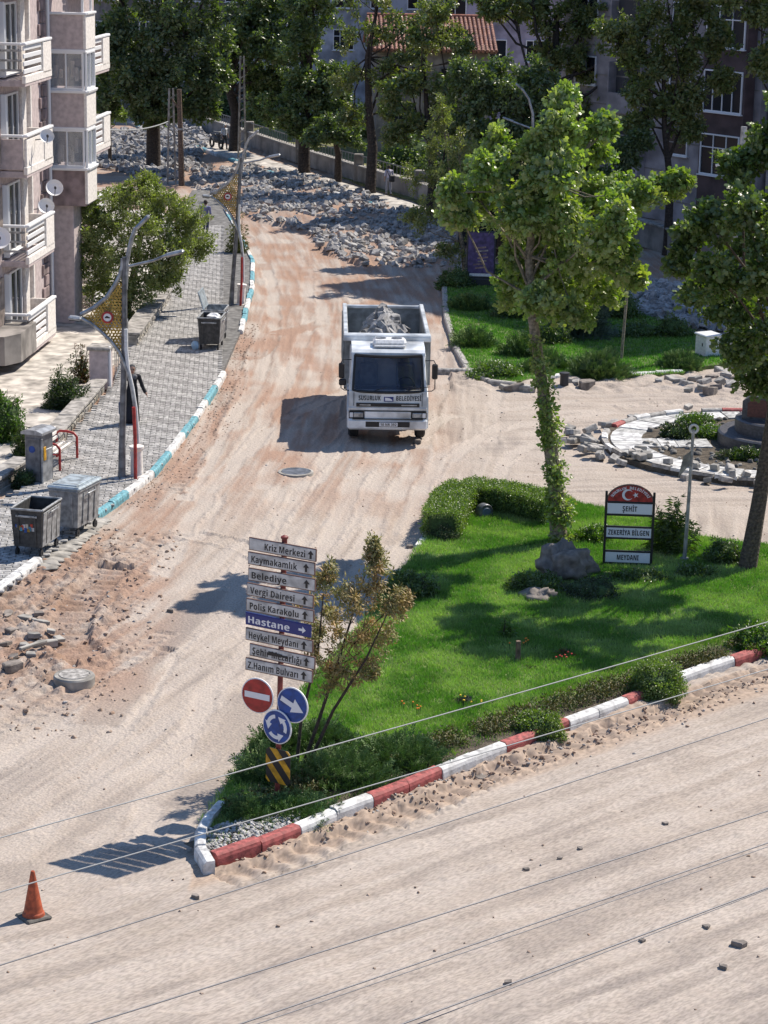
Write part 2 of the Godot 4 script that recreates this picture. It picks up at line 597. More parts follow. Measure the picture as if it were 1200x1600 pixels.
func along(path: Array, step: float) -> Array:   # [point, direction] every step metres
	var out := []
	var left := 0.0
	for i in path.size() - 1:
		var a: Vector3 = path[i]
		var b: Vector3 = path[i + 1]
		var l := a.distance_to(b)
		var d := (b - a) / l
		var s := left
		while s < l:
			out.append([a + d * s, d])
			s += step
		left = s - l
	return out

func flatdist(p: Vector2, path: Array) -> Vector2:   # (distance to a ground polyline, distance along it)
	var best := Vector2(1e9, 0)
	var run := 0.0
	for i in path.size() - 1:
		var a := Vector2(path[i].x, path[i].z)
		var b := Vector2(path[i + 1].x, path[i + 1].z)
		var l := a.distance_to(b)
		var k := clampf((p - a).dot(b - a) / (l * l), 0, 1)
		var q := a.lerp(b, k)
		var d := p.distance_to(q)
		if d < best.x:
			best = Vector2(d, run + k * l)
		run += l
	return best

func inside(p: Vector2, poly: Array) -> bool:
	var pp := PackedVector2Array()
	for q in poly:
		pp.append(Vector2(q.x, q.z))
	return Geometry2D.is_point_in_polygon(p, pp)

# ---------- the place: outlines on the ground ----------
var KERB_A := [Vector3(-2.47, 0.00, -32.47), Vector3(-1.59, 0.00, -33.26), Vector3(-0.62, 0.00, -34.46), Vector3(0.51, 0.00, -35.68), Vector3(2.30, 0.00, -37.74), Vector3(3.33, 0.00, -38.81), Vector3(4.80, 0.00, -40.41), Vector3(5.91, 0.00, -41.73), Vector3(7.64, 0.00, -43.41), Vector3(11.20, 0.00, -47.01)]
var ISLAND := [Vector3(-2.48, 0.00, -32.62), Vector3(-1.64, 0.00, -33.36), Vector3(-0.63, 0.00, -34.59), Vector3(0.51, 0.00, -35.80), Vector3(2.31, 0.00, -37.87), Vector3(3.34, 0.00, -38.94), Vector3(4.82, 0.00, -40.56), Vector3(5.93, 0.00, -41.89), Vector3(7.67, 0.00, -43.57), Vector3(11.23, 0.00, -47.15), Vector3(12.27, 0.00, -51.98), Vector3(9.43, 0.00, -51.10), Vector3(7.47, 0.00, -51.86), Vector3(6.17, 0.00, -53.75), Vector3(4.80, 0.00, -54.89), Vector3(4.29, 0.00, -56.01), Vector3(3.08, 0.00, -56.85), Vector3(2.01, 0.00, -56.63), Vector3(1.42, 0.00, -55.07), Vector3(1.08, 0.00, -51.84), Vector3(-0.47, 0.00, -44.45), Vector3(-2.14, 0.00, -37.59), Vector3(-2.80, 0.00, -33.76), Vector3(-2.79, 0.00, -32.95)]
var WALK := [Vector3(-8.95, 0.00, -42.87), Vector3(-8.03, 0.00, -46.33), Vector3(-7.58, 0.00, -48.72), Vector3(-6.85, 0.00, -52.77), Vector3(-6.00, 0.00, -56.87), Vector3(-5.45, 0.00, -63.37), Vector3(-5.13, 0.00, -70.06), Vector3(-5.03, 0.00, -78.57), Vector3(-5.27, 0.00, -87.68), Vector3(-5.67, 0.00, -94.69), Vector3(-6.40, 0.00, -99.94), Vector3(-7.08, 0.00, -104.90), Vector3(-7.87, 0.00, -110.36), Vector3(-9.22, 0.00, -119.09), Vector3(-10.20, 0.00, -118.93), Vector3(-9.79, 0.00, -101.51), Vector3(-9.23, 0.00, -92.45), Vector3(-8.22, 0.00, -86.70), Vector3(-8.52, 0.00, -75.39), Vector3(-8.22, 0.00, -68.56), Vector3(-8.63, 0.00, -60.35), Vector3(-8.70, 0.00, -56.44), Vector3(-9.29, 0.00, -53.93), Vector3(-10.43, 0.00, -50.33)]
var NEISLE := [Vector3(2.23, 0.00, -90.53), Vector3(2.16, 0.00, -81.59), Vector3(2.33, 0.00, -75.95), Vector3(2.67, 0.00, -71.55), Vector3(3.10, 0.00, -70.26), Vector3(3.88, 0.00, -69.83), Vector3(5.34, 0.00, -71.09), Vector3(7.00, 0.00, -71.67), Vector3(7.98, 0.00, -71.35), Vector3(9.36, 0.00, -71.90), Vector3(10.22, 0.00, -73.05), Vector3(11.36, 0.00, -73.82), Vector3(11.90, 0.00, -77.56), Vector3(10.69, 0.00, -79.28), Vector3(8.96, 0.00, -84.30), Vector3(8.04, 0.00, -88.83), Vector3(5.82, 0.00, -93.52), Vector3(4.29, 0.00, -94.55)]
var LEFTBAND := [Vector3(-5.87, 0.00, -48.84), Vector3(-6.35, 0.00, -45.84), Vector3(-6.20, 0.00, -43.45), Vector3(-5.43, 0.00, -41.70), Vector3(-4.20, 0.00, -43.16)]
var HEAP := [Vector3(-11.19, 0.00, -130.55), Vector3(-7.62, 0.00, -131.19), Vector3(-3.81, 0.00, -125.35), Vector3(-0.30, 0.00, -115.61), Vector3(2.47, 0.00, -109.28), Vector3(3.45, 0.00, -103.38), Vector3(2.99, 0.00, -93.33), Vector3(0.86, 0.00, -93.76), Vector3(-1.25, 0.00, -94.55), Vector3(-2.80, 0.00, -97.87), Vector3(-3.73, 0.00, -104.51), Vector3(-6.26, 0.00, -107.98), Vector3(-8.22, 0.00, -114.35), Vector3(-10.45, 0.00, -121.79)]

var N1 := FastNoiseLite.new()
var N2 := FastNoiseLite.new()

func road_mid(z: float) -> float:
	var k := [[-25.0, -11.0], [-30.0, -9.0], [-37.0, -6.2], [-45.0, -3.4], [-52.0, -2.0], [-60.0, -1.0], [-70.0, -0.7], [-85.0, -1.2], [-100.0, -2.6], [-120.0, -6.0], [-200.0, -25.0]]
	for i in k.size() - 1:
		if z <= k[i][0] and z >= k[i + 1][0]:
			return lerpf(k[i][1], k[i + 1][1], (k[i][0] - z) / (k[i][0] - k[i + 1][0]))
	return -11.0 if z > -25.0 else -25.0

func families(x: float, z: float) -> Array:   # how far each traffic direction rules here, with its across and along coordinates
	var sa := (x + 2.6) * 0.69 + (z + 33.0) * 0.72
	var wa := smoothstep(-2.2, 0.8, sa)
	var wc := smoothstep(1.5, 5.0, x) * smoothstep(-53.0, -57.0, z) * smoothstep(-76.0, -71.0, z)
	var wb := (1.0 - wa) * (1.0 - wc)
	return [[wa, sa, x * 0.72 - z * 0.69], [wb, x - road_mid(z), z], [(1.0 - wa) * wc, z + 0.12 * x, x]]

# wheel tracks, tyre bars and dug edges are pressed into a fine grid of the road surface once, then read by the ground
const GX := -13.0
const GZ := -102.0
const GC := 0.06
const GW := 460
const GH := 1240
var press := PackedFloat32Array()
var polish := PackedFloat32Array()
var edge := PackedFloat32Array()
var rolled := PackedFloat32Array()

func stamp(path: Array, width: float, depth: float, tone: float, period := 0.0, chevron := 0.0, broken := -1.0) -> void:
	var run := 0.0
	for s in along(path, 0.045):
		var p: Vector3 = s[0]
		var d: Vector3 = s[1]
		run += 0.045
		var x := Vector3(-d.z, 0, d.x)
		var wob := 0.12 * N1.get_noise_2d(run * 0.35, width * 91.0 + path[0].x * 7.0)
		var worn := smoothstep(broken, broken + 0.35, N2.get_noise_2d(run * 0.22, path[0].z)) if broken > -1.0 else 1.0
		var o := -width
		while o <= width:
			var q := p + x * (o + wob)
			var i := int((q.x - GX) / GC)
			var j := int((q.z - GZ) / GC)
			if i >= 0 and j >= 0 and i < GW and j < GH:
				var a := absf(o) / width
				var k := j * GW + i
				var h := -depth * smoothstep(1.0, 0.65, a)
				if period > 0.0:
					h *= 0.35 + 0.65 * (0.5 + 0.5 * sin(TAU * (run / period + absf(o) * chevron)))
				h += depth * 0.6 * smoothstep(0.7, 0.85, a) * smoothstep(1.0, 0.9, a)
				press[k] = lerpf(press[k], h, worn)
				if period > 0.0:
					rolled[k] = maxf(rolled[k], worn * smoothstep(1.0, 0.8, a))
				polish[k] = maxf(polish[k], tone * worn * smoothstep(1.0, 0.5, a)) if tone > 0.0 else minf(polish[k], tone * worn * smoothstep(1.0, 0.5, a))
			o += 0.04

func press_tracks() -> void:
	press.resize(GW * GH)
	polish.resize(GW * GH)
	edge.resize(GW * GH)
	rolled.resize(GW * GH)
	edge.fill(9.0)
	var soft := [[Vector3(-3.83, 0.00, -32.95), Vector3(-3.35, 0.00, -38.77), Vector3(-2.58, 0.00, -45.19), Vector3(-1.74, 0.00, -50.68), Vector3(-0.88, 0.00, -55.21), Vector3(-0.20, 0.00, -59.78), Vector3(-0.06, 0.00, -65.95)], [Vector3(-5.31, 0.00, -33.64), Vector3(-4.40, 0.00, -40.09), Vector3(-3.60, 0.00, -46.49), Vector3(-2.56, 0.00, -52.62), Vector3(-1.67, 0.00, -57.85), Vector3(-1.11, 0.00, -62.43), Vector3(-1.10, 0.00, -69.65)], [Vector3(-6.85, 0.00, -35.47), Vector3(-5.47, 0.00, -39.33), Vector3(-4.44, 0.00, -42.74), Vector3(-3.46, 0.00, -48.20), Vector3(-2.35, 0.00, -54.46), Vector3(-1.44, 0.00, -61.60)], [Vector3(0.16, 0.00, -50.01), Vector3(0.62, 0.00, -54.69), Vector3(1.51, 0.00, -59.93), Vector3(3.59, 0.00, -64.10), Vector3(6.52, 0.00, -66.29), Vector3(10.57, 0.00, -68.33)], [Vector3(-0.53, 0.00, -48.40), Vector3(-0.15, 0.00, -54.01), Vector3(0.65, 0.00, -58.39), Vector3(2.25, 0.00, -61.92), Vector3(5.41, 0.00, -64.00), Vector3(10.18, 0.00, -65.55)], [Vector3(-4.88, 0.00, -54.90), Vector3(-4.58, 0.00, -61.33), Vector3(-4.00, 0.00, -69.36), Vector3(-3.86, 0.00, -78.32), Vector3(-4.56, 0.00, -89.68), Vector3(-6.64, 0.00, -104.53)], [Vector3(-4.42, 0.00, -51.32), Vector3(-3.90, 0.00, -59.10), Vector3(-3.12, 0.00, -69.45), Vector3(-2.75, 0.00, -81.04), Vector3(-3.25, 0.00, -91.50)], [Vector3(-6.31, 0.00, -33.59), Vector3(-4.18, 0.00, -36.05), Vector3(-2.76, 0.00, -38.47)], [Vector3(-2.53, 0.00, -40.20), Vector3(-1.92, 0.00, -45.01), Vector3(-0.57, 0.00, -50.49), Vector3(0.31, 0.00, -55.31), Vector3(1.01, 0.00, -61.03), Vector3(1.70, 0.00, -69.92), Vector3(1.66, 0.00, -78.93)], [Vector3(-4.84, 0.00, -48.10), Vector3(-4.36, 0.00, -56.25), Vector3(-3.14, 0.00, -63.92), Vector3(-0.86, 0.00, -69.67), Vector3(0.81, 0.00, -85.67)], [Vector3(-2.16, 0.00, -44.56), Vector3(-1.19, 0.00, -52.13), Vector3(-0.68, 0.00, -57.93), Vector3(1.80, 0.00, -65.23), Vector3(5.70, 0.00, -67.87)]]
	for t in soft:
		stamp(t, 0.30, 0.030, 0.9, 0.0, 0.0, -0.5)
		var off := []
		for p in t:
			off.append(p + Vector3(1.75, 0, 0.2))
		stamp(off, 0.27, 0.026, 0.7, 0.0, 0.0, -0.35)
	for t in [[Vector3(-5.73, 0.00, -30.30), Vector3(-1.85, 0.00, -32.67), Vector3(2.22, 0.00, -36.09), Vector3(7.96, 0.00, -41.55)], [Vector3(-5.51, 0.00, -29.06), Vector3(-1.77, 0.00, -31.37), Vector3(2.14, 0.00, -34.41), Vector3(7.59, 0.00, -39.38)], [Vector3(-3.93, 0.00, -26.55), Vector3(0.12, 0.00, -29.51), Vector3(3.97, 0.00, -32.34), Vector3(6.81, 0.00, -34.78)], [Vector3(-5.27, 0.00, -27.73), Vector3(-2.55, 0.00, -29.40), Vector3(2.06, 0.00, -32.74), Vector3(7.20, 0.00, -37.10)], [Vector3(-0.68, 0.00, -26.68), Vector3(2.77, 0.00, -29.23), Vector3(6.33, 0.00, -31.98)], [Vector3(1.77, 0.00, -26.78), Vector3(6.03, 0.00, -30.19)]]:
		stamp(t, 0.22, 0.022, 0.7, 0.0, 0.0, -0.3)
		stamp(t.map(func(p): return p + Vector3(0.5, 0, 0.55)), 0.12, 0.016, -0.8, 0.0, 0.0, -0.1)
	for t in [[Vector3(-5.05, 0.00, -38.67), Vector3(-4.48, 0.00, -43.15), Vector3(-3.66, 0.00, -47.20)], [Vector3(-3.01, 0.00, -34.83), Vector3(-2.16, 0.00, -42.09), Vector3(-1.73, 0.00, -46.85)], [Vector3(-4.66, 0.00, -73.51), Vector3(-3.64, 0.00, -78.35), Vector3(-1.95, 0.00, -81.13)], [Vector3(0.30, 0.00, -28.15), Vector3(2.86, 0.00, -30.48), Vector3(6.04, 0.00, -33.18)], [Vector3(-5.62, 0.00, -31.89), Vector3(-3.25, 0.00, -32.97)]]:
		stamp(t, 0.5, 0.01, -0.9, 0.0, 0.0, -0.3)
	stamp(LEFTBAND, 0.55, 0.10, -0.2, 0.40, 0.3)
	stamp([Vector3(-5.46, 0.00, -50.69), Vector3(-4.44, 0.00, -51.61), Vector3(-3.52, 0.00, -51.11), Vector3(-2.57, 0.00, -49.81)], 0.45, 0.06, 0.2, 0.40, 0.4)
	stamp([Vector3(-5.26, 0.00, -55.52), Vector3(-5.03, 0.00, -60.51), Vector3(-4.90, 0.00, -68.29), Vector3(-4.85, 0.00, -75.78)], 0.35, 0.06, 0.0, 0.42, 0.6, -0.4)
	stamp([Vector3(-7.07, 0.00, -37.90), Vector3(-5.96, 0.00, -39.47), Vector3(-4.89, 0.00, -42.32), Vector3(-4.33, 0.00, -44.20)], 0.28, 0.06, 0.2, 0.36, 0.8)
	stamp([Vector3(-2.29, 0.00, -32.00), Vector3(-1.27, 0.00, -32.82), Vector3(-0.31, 0.00, -33.89), Vector3(1.03, 0.00, -35.26), Vector3(2.26, 0.00, -36.84), Vector3(3.44, 0.00, -38.00), Vector3(6.03, 0.00, -40.70), Vector3(7.75, 0.00, -42.50)], 0.36, 0.11, -0.3, 0.44, 1.6)
	stamp([Vector3(6.78, 0.00, -67.04), Vector3(8.78, 0.00, -67.88), Vector3(11.21, 0.00, -68.67)], 0.25, 0.05, 0.0, 0.45, 1.2)
	for s in along(KERB_A, 0.05):
		for k in 60:
			var q: Vector3 = s[0] + Vector3(0.69, 0, 0.72) * (k * 0.04)
			var i := int((q.x - GX) / GC)
			var j := int((q.z - GZ) / GC)
			if i >= 0 and j >= 0 and i < GW and j < GH:
				edge[j * GW + i] = minf(edge[j * GW + i], k * 0.04)

func cell(x: float, z: float) -> int:
	var i := int((x - GX) / GC)
	var j := int((z - GZ) / GC)
	return j * GW + i if i >= 0 and j >= 0 and i < GW and j < GH else -1

func ground_at(x: float, z: float) -> Vector2:   # (height, streak 0..1)
	var h := 0.05 * N1.get_noise_2d(x * 0.35, z * 0.35) - 0.02
	var streak := 0.0
	for f in families(x, z):
		if f[0] > 0.01:
			streak += f[0] * (0.60 * N1.get_noise_2d(f[1] * 2.2, f[2] * 0.16) + 0.38 * N2.get_noise_2d(f[1] * 6.0, f[2] * 0.22) + 0.34 * N1.get_noise_2d(f[1] * 0.7 + 50.0, f[2] * 0.08))
	h += (0.022 + 0.02 * smoothstep(-46.0, -56.0, z)) * streak
	h += 0.005 * N2.get_noise_2d(x * 4.0, z * 4.0)
	var p := Vector2(x, z)
	var ci := cell(x, z)
	if ci >= 0:
		h = lerpf(h, h * 0.45, maxf(absf(polish[ci]), rolled[ci]))
		streak = lerpf(streak, 0.75 * signf(polish[ci]), 0.8 * absf(polish[ci]))
		if edge[ci] < 1.5:
			h += 0.075 * smoothstep(1.0, 0.1, edge[ci]) * (0.5 + 0.9 * N2.get_noise_2d(x * 2.4, z * 2.4)) * (1.0 - 0.8 * rolled[ci])
		h += press[ci]
	var crumb := smoothstep(-4.4, -6.0, x) * smoothstep(-53.0, -49.0, z) * smoothstep(-38.5, -41.0, z)
	if crumb > 0.0:
		h += crumb * (1.0 - 0.85 * (rolled[ci] if ci >= 0 else 0.0)) * (0.16 * absf(N2.get_noise_2d(x * 1.6, z * 1.6)) + 0.05 * N2.get_noise_2d(x * 5.0, z * 5.0))
	if z < -88.0 and z > -150.0:
		var hd := 1.0 if inside(p, HEAP) else 0.0
		if hd > 0.0:
			h += 0.10 + 0.22 * N1.get_noise_2d(x * 0.5, z * 0.5)
	if z > -72.5 and z < -67.0 and x > 2.0:
		h += 0.14 * smoothstep(-68.2, -70.0, z) * (0.6 + 0.8 * N2.get_noise_2d(x * 1.3, z * 1.3))
	return Vector2(h, streak)

func build_ground() -> void:
	N1.seed = 41; N1.frequency = 1.0; N1.fractal_octaves = 3
	N2.seed = 43; N2.frequency = 1.0; N2.fractal_octaves = 2
	press_tracks()
	var xs := []
	var zs := []
	var x := -11.5
	while x < 12.5:
		xs.append(x)
		x += 0.055
	for k in 60:
		xs.append(12.5 + 0.1 * k + 0.06 * k * k)
		xs.push_front(-11.5 - 0.1 * (k + 1) - 0.06 * (k + 1) * (k + 1))
	var z := 20.0
	while z > -320.0:
		zs.append(z)
		z -= 3.0 if z > -22.0 else (0.5 if z > -26.5 else (0.055 if z > -52.0 else (0.055 + (-52.0 - z) * 0.0035 if z > -135.0 else 6.0)))
	var w := xs.size()
	var hgt := zs.size()
	var v := PackedVector3Array()
	var nn := PackedVector3Array()
	var cc := PackedColorArray()
	var uv := PackedVector2Array()
	v.resize(w * hgt); nn.resize(w * hgt); cc.resize(w * hgt); uv.resize(w * hgt)
	var sand := Color(0.38, 0.322, 0.27)
	var pale := Color(0.455, 0.398, 0.345)
	var grey := Color(0.275, 0.24, 0.215)
	var rust := Color(0.345, 0.228, 0.168)
	var umber := Color(0.25, 0.16, 0.11)
	for j in hgt:
		for i in w:
			var px: float = xs[i]
			var pz: float = zs[j]
			var near: bool = pz < -24.0 and pz > -150.0 and px > -40.0 and px < 40.0
			var gh := ground_at(px, pz) if near else Vector2(-0.03, 0.0)
			v[j * w + i] = Vector3(px, gh.x, pz)
			var sa := (px + 2.6) * 0.69 + (pz + 33.0) * 0.72
			var al := (px + 2.6) * 0.72 - (pz + 33.0) * 0.69
			uv[j * w + i] = Vector2(px, pz).lerp(Vector2(sa * 1.15 - 2.6, -33.0 - 0.36 * al), smoothstep(-3.0, 1.0, sa))
			var big := N1.get_noise_2d(px * 0.16 + 20.0, pz * 0.16)
			var mid := N1.get_noise_2d(px * 0.9, pz * 0.9 + 30.0)
			var c := sand.lerp(pale, clampf(0.42 + gh.y * 1.0 + 0.3 * mid, 0, 1))
			c = c.lerp(grey, clampf(-0.06 - gh.y * 1.1 + 0.7 * big, 0, 0.8))
			var redness := smoothstep(-50.0, -60.0, pz) * smoothstep(2.6, 0.4, px) * 0.95
			redness = maxf(redness, smoothstep(-72.0, -82.0, pz))
			redness = maxf(redness, smoothstep(-3.6, -5.2, px) * smoothstep(-38.0, -42.0, pz) * 0.9)
			redness *= clampf(0.62 + 1.0 * N1.get_noise_2d(px * 0.4 + 9.0, pz * 0.25) - 1.0 * gh.y, 0, 1)
			c = c.lerp(rust, redness)
			c = c.lerp(umber, smoothstep(-4.6, -6.4, px) * smoothstep(-53.0, -49.0, pz) * smoothstep(-38.5, -41.0, pz) * clampf(0.3 + mid, 0, 0.8))
			var kd: float = absf((px + 2.6) * 0.69 + (pz + 33.0) * 0.72 - 0.45)
			if kd < 0.7 and px > -2.8:
				c = c.lerp(Color(0.39, 0.29, 0.215), 0.7 * smoothstep(0.7, 0.4, kd))
			cc[j * w + i] = c
	for j in hgt:
		for i in w:
			var a := v[j * w + mini(i + 1, w - 1)] - v[j * w + maxi(i - 1, 0)]
			var b := v[mini(j + 1, hgt - 1) * w + i] - v[maxi(j - 1, 0) * w + i]
			var m := b.cross(a).normalized()
			nn[j * w + i] = m if m.y > 0 else -m
	var idx := PackedInt32Array()
	idx.resize((w - 1) * (hgt - 1) * 6)
	var k := 0
	for j in hgt - 1:
		for i in w - 1:
			var a := j * w + i
			idx[k] = a; idx[k + 1] = a + w; idx[k + 2] = a + w + 1
			idx[k + 3] = a; idx[k + 4] = a + w + 1; idx[k + 5] = a + 1
			k += 6
	var arr := []
	arr.resize(Mesh.ARRAY_MAX)
	arr[Mesh.ARRAY_VERTEX] = v
	arr[Mesh.ARRAY_NORMAL] = nn
	arr[Mesh.ARRAY_COLOR] = cc
	arr[Mesh.ARRAY_TEX_UV] = uv
	arr[Mesh.ARRAY_INDEX] = idx
	var mesh := ArrayMesh.new()
	mesh.add_surface_from_arrays(Mesh.PRIMITIVE_TRIANGLES, arr)
	var m := vmat(0.95)
	m.albedo_texture = T.sand
	m.heightmap_enabled = true
	m.heightmap_texture = T.sandb
	m.heightmap_scale = 1.6
	m.uv1_scale = Vector3(0.31, 0.31, 1)
	m.metallic_specular = 0.3
	struct("ground", mesh, m)

func clod_mesh(seed_: int) -> ArrayMesh:
	var g := Geo.new()
	g.blob(Vector3.ZERO, Vector3(0.5, 0.30, 0.42), seed_, 0.7, 9, 1.1, true)
	return g.mesh()

func chunk_mesh(seed_: int) -> ArrayMesh:   # a broken piece of paving: a skewed block with chipped corners
	var r := RandomNumberGenerator.new()
	r.seed = seed_
	var g := Geo.new()
	var pts := []
	var nside := r.randi_range(4, 6)
	for k in nside:
		var an := TAU * (k + r.randf_range(-0.25, 0.25)) / nside
		pts.append(Vector2(cos(an) * r.randf_range(0.4, 0.62), sin(an) * r.randf_range(0.3, 0.5)))
	var th := r.randf_range(0.14, 0.24)
	var top := []
	var rim := []
	var bot := []
	for p in pts:
		top.append(Vector3(p.x * 0.86, th + r.randf_range(-0.02, 0.02), p.y * 0.86))
		rim.append(Vector3(p.x, th - 0.05, p.y))
		bot.append(Vector3(p.x * 0.95, -th, p.y * 0.95))
	var o := Vector3.ZERO
	for k in nside:
		var m := (k + 1) % nside
		g.otri(o, Vector3(0, th, 0), top[k], top[m])
		g.otri(o, top[k], rim[k], rim[m]); g.otri(o, top[k], rim[m], top[m])
		g.otri(o, rim[k], bot[k], bot[m]); g.otri(o, rim[k], bot[m], rim[m])
		g.otri(o, Vector3(0, -th, 0), bot[k], bot[m])
	return g.mesh()

func kerb_run(called: String, path: Array, piece: float, each: int, cols: Array, label: String, w := 0.20, h := 0.17, gap := 0.012, skip := []) -> void:
	var t := thing(called, label, "kerb")
	t.set_meta("kind", "structure")
	var r := RandomNumberGenerator.new()
	r.seed = path.size() * 71
	var run := along(path, piece)
	for i in run.size():
		if i in skip:
			continue
		var d: Vector3 = run[i][1]
		var nx: Vector3 = (run[i + 1][0] if i + 1 < run.size() else run[i][0] + d * piece)
		d = (nx - run[i][0]).normalized()
		var l: float = nx.distance_to(run[i][0]) - gap
		var g := Geo.new()
		var x := Vector3.UP.cross(d)
		# a kerb stone: upright back, sloping front edge
		var pf := [Vector2(-w / 2, -0.12), Vector2(w / 2, -0.12), Vector2(w / 2, h), Vector2(-w / 2 + 0.055, h), Vector2(-w / 2 + 0.015, h - 0.035), Vector2(-w / 2, h - 0.09)]
		g.prism(pf, 0.0, l, Transform3D(Basis(x, Vector3.UP, d), Vector3.ZERO))
		var o := part("kerb_stone", g, cols[(i / each) % cols.size()], t)
		o.position = run[i][0] + Vector3(0, r.randf_range(-0.02, 0.014), 0)
		o.rotation = Vector3(r.randf_range(-0.015, 0.015), r.randf_range(-0.02, 0.02), r.randf_range(-0.03, 0.03))

func build_walk() -> void:
	var g := Geo.new()
	g.slab(WALK, -0.2, 0.095)
	var walk := struct("pavement", g, M.sidebase)
	# pavers in rows across the path; every second pair of diagonal rows is darker
	var pm := Geo.new()
	pm.box(Vector3.ZERO, Vector3(0.285, 0.05, 0.135), 0.012)
	var mesh := pm.mesh()
	var r := RandomNumberGenerator.new()
	r.seed = 5
	var all := []
	var rot := deg_to_rad(-4.0)
	for j in range(0, 420):
		for i in range(-20, 16):
			var p := Vector2(-8.0, -43.0) + Vector2((i + 0.5 * (j % 2)) * 0.30, -j * 0.148).rotated(rot)
			if p.y < -118.0 or not inside(p, WALK):
				continue
			var q := posmod(i * 2 + (j % 2) + (j if posmod(j, 16) < 8 else j) , 8)
			var lite: float = [0.50, 0.48, 0.49, 0.43, 0.38, 0.35, 0.36, 0.44][q] * r.randf_range(0.85, 1.12)
			if r.randf() < 0.03:
				lite *= 1.25
			all.append([p, Color(lite, lite * 0.97, lite * 0.92)])
	all.sort_custom(func(a, b): return a[0].y > b[0].y)
	var xs := []
	var cs := []
	var tones := []
	for k in 6:
		var lite: float = [0.51, 0.47, 0.44, 0.41, 0.38, 0.34][k]
		tones.append(mat(lin(lite, lite * 0.985, lite * 0.95), 0.9, 0, "rock", 1.1, "bfine", 0.3))
	for k in all.size():
		var at := Vector3(all[k][0].x, 0.095 + r.randf_range(-0.004, 0.006), all[k][0].y)
		var b := Basis(Vector3.UP, -rot + r.randf_range(-0.015, 0.015)) * Basis(Vector3.RIGHT, r.randf_range(-0.02, 0.02))
		if k < 300:
			var lite: float = all[k][1].r
			var best := 0
			for q in 6:
				if absf([0.51, 0.47, 0.44, 0.41, 0.38, 0.34][q] - lite) < absf([0.51, 0.47, 0.44, 0.41, 0.38, 0.34][best] - lite):
					best = q
			var o := part("paver", mesh, tones[best], walk)
			o.transform = Transform3D(b, at)
		else:
			xs.append(Transform3D(b, at))
			cs.append(all[k][1])
	scatter("pavers", mesh, M.paver, xs, cs, walk, "stuff")
	var ck := [Vector3(-6.83, 0.00, -52.83), Vector3(-5.97, 0.00, -56.87), Vector3(-5.41, 0.00, -63.37), Vector3(-5.09, 0.00, -70.06)]
	kerb_run("kerb", ck, 1.12, 2, [M.kcyan, M.kwhite], "cyan and white painted kerb between the left bins and the lamp posts", 0.165, 0.16)
	var ck2 := [Vector3(-5.03, 0.00, -77.94), Vector3(-5.08, 0.00, -80.78), Vector3(-5.22, 0.00, -87.68), Vector3(-5.62, 0.00, -94.70), Vector3(-6.35, 0.00, -99.94), Vector3(-7.02, 0.00, -104.91), Vector3(-7.81, 0.00, -110.37)]
	kerb_run("kerb", ck2, 1.12, 2, [M.kwhite, M.kcyan], "cyan and white painted kerb beside the far bins and lamp post", 0.165, 0.16)
	kerb_run("kerb", [Vector3(-8.97, 0.00, -42.95), Vector3(-7.56, 0.00, -48.78)], 1.2, 9, [M.kwhite], "white painted kerb in front of the open bin at the picture edge")
	# the broken edge where the kerb is gone
	var eg := Geo.new()
	var pts := [Vector3(-7.55, 0.00, -48.73), Vector3(-7.37, 0.00, -50.22), Vector3(-7.12, 0.00, -51.58), Vector3(-6.85, 0.00, -52.77)]
	for i in 16:
		var f := i / 15.0
		var p: Vector3 = pts[0].lerp(pts[3], f)
		eg.blob(p + Vector3(0.12, 0.0, 0.12), Vector3(0.30, 0.07, 0.22), 60 + i, 0.6, 14, 1.2, true)
	single("broken_edge", eg, M.concrete, "crumbled concrete edge where the kerb is missing beside the bins", "broken kerb")

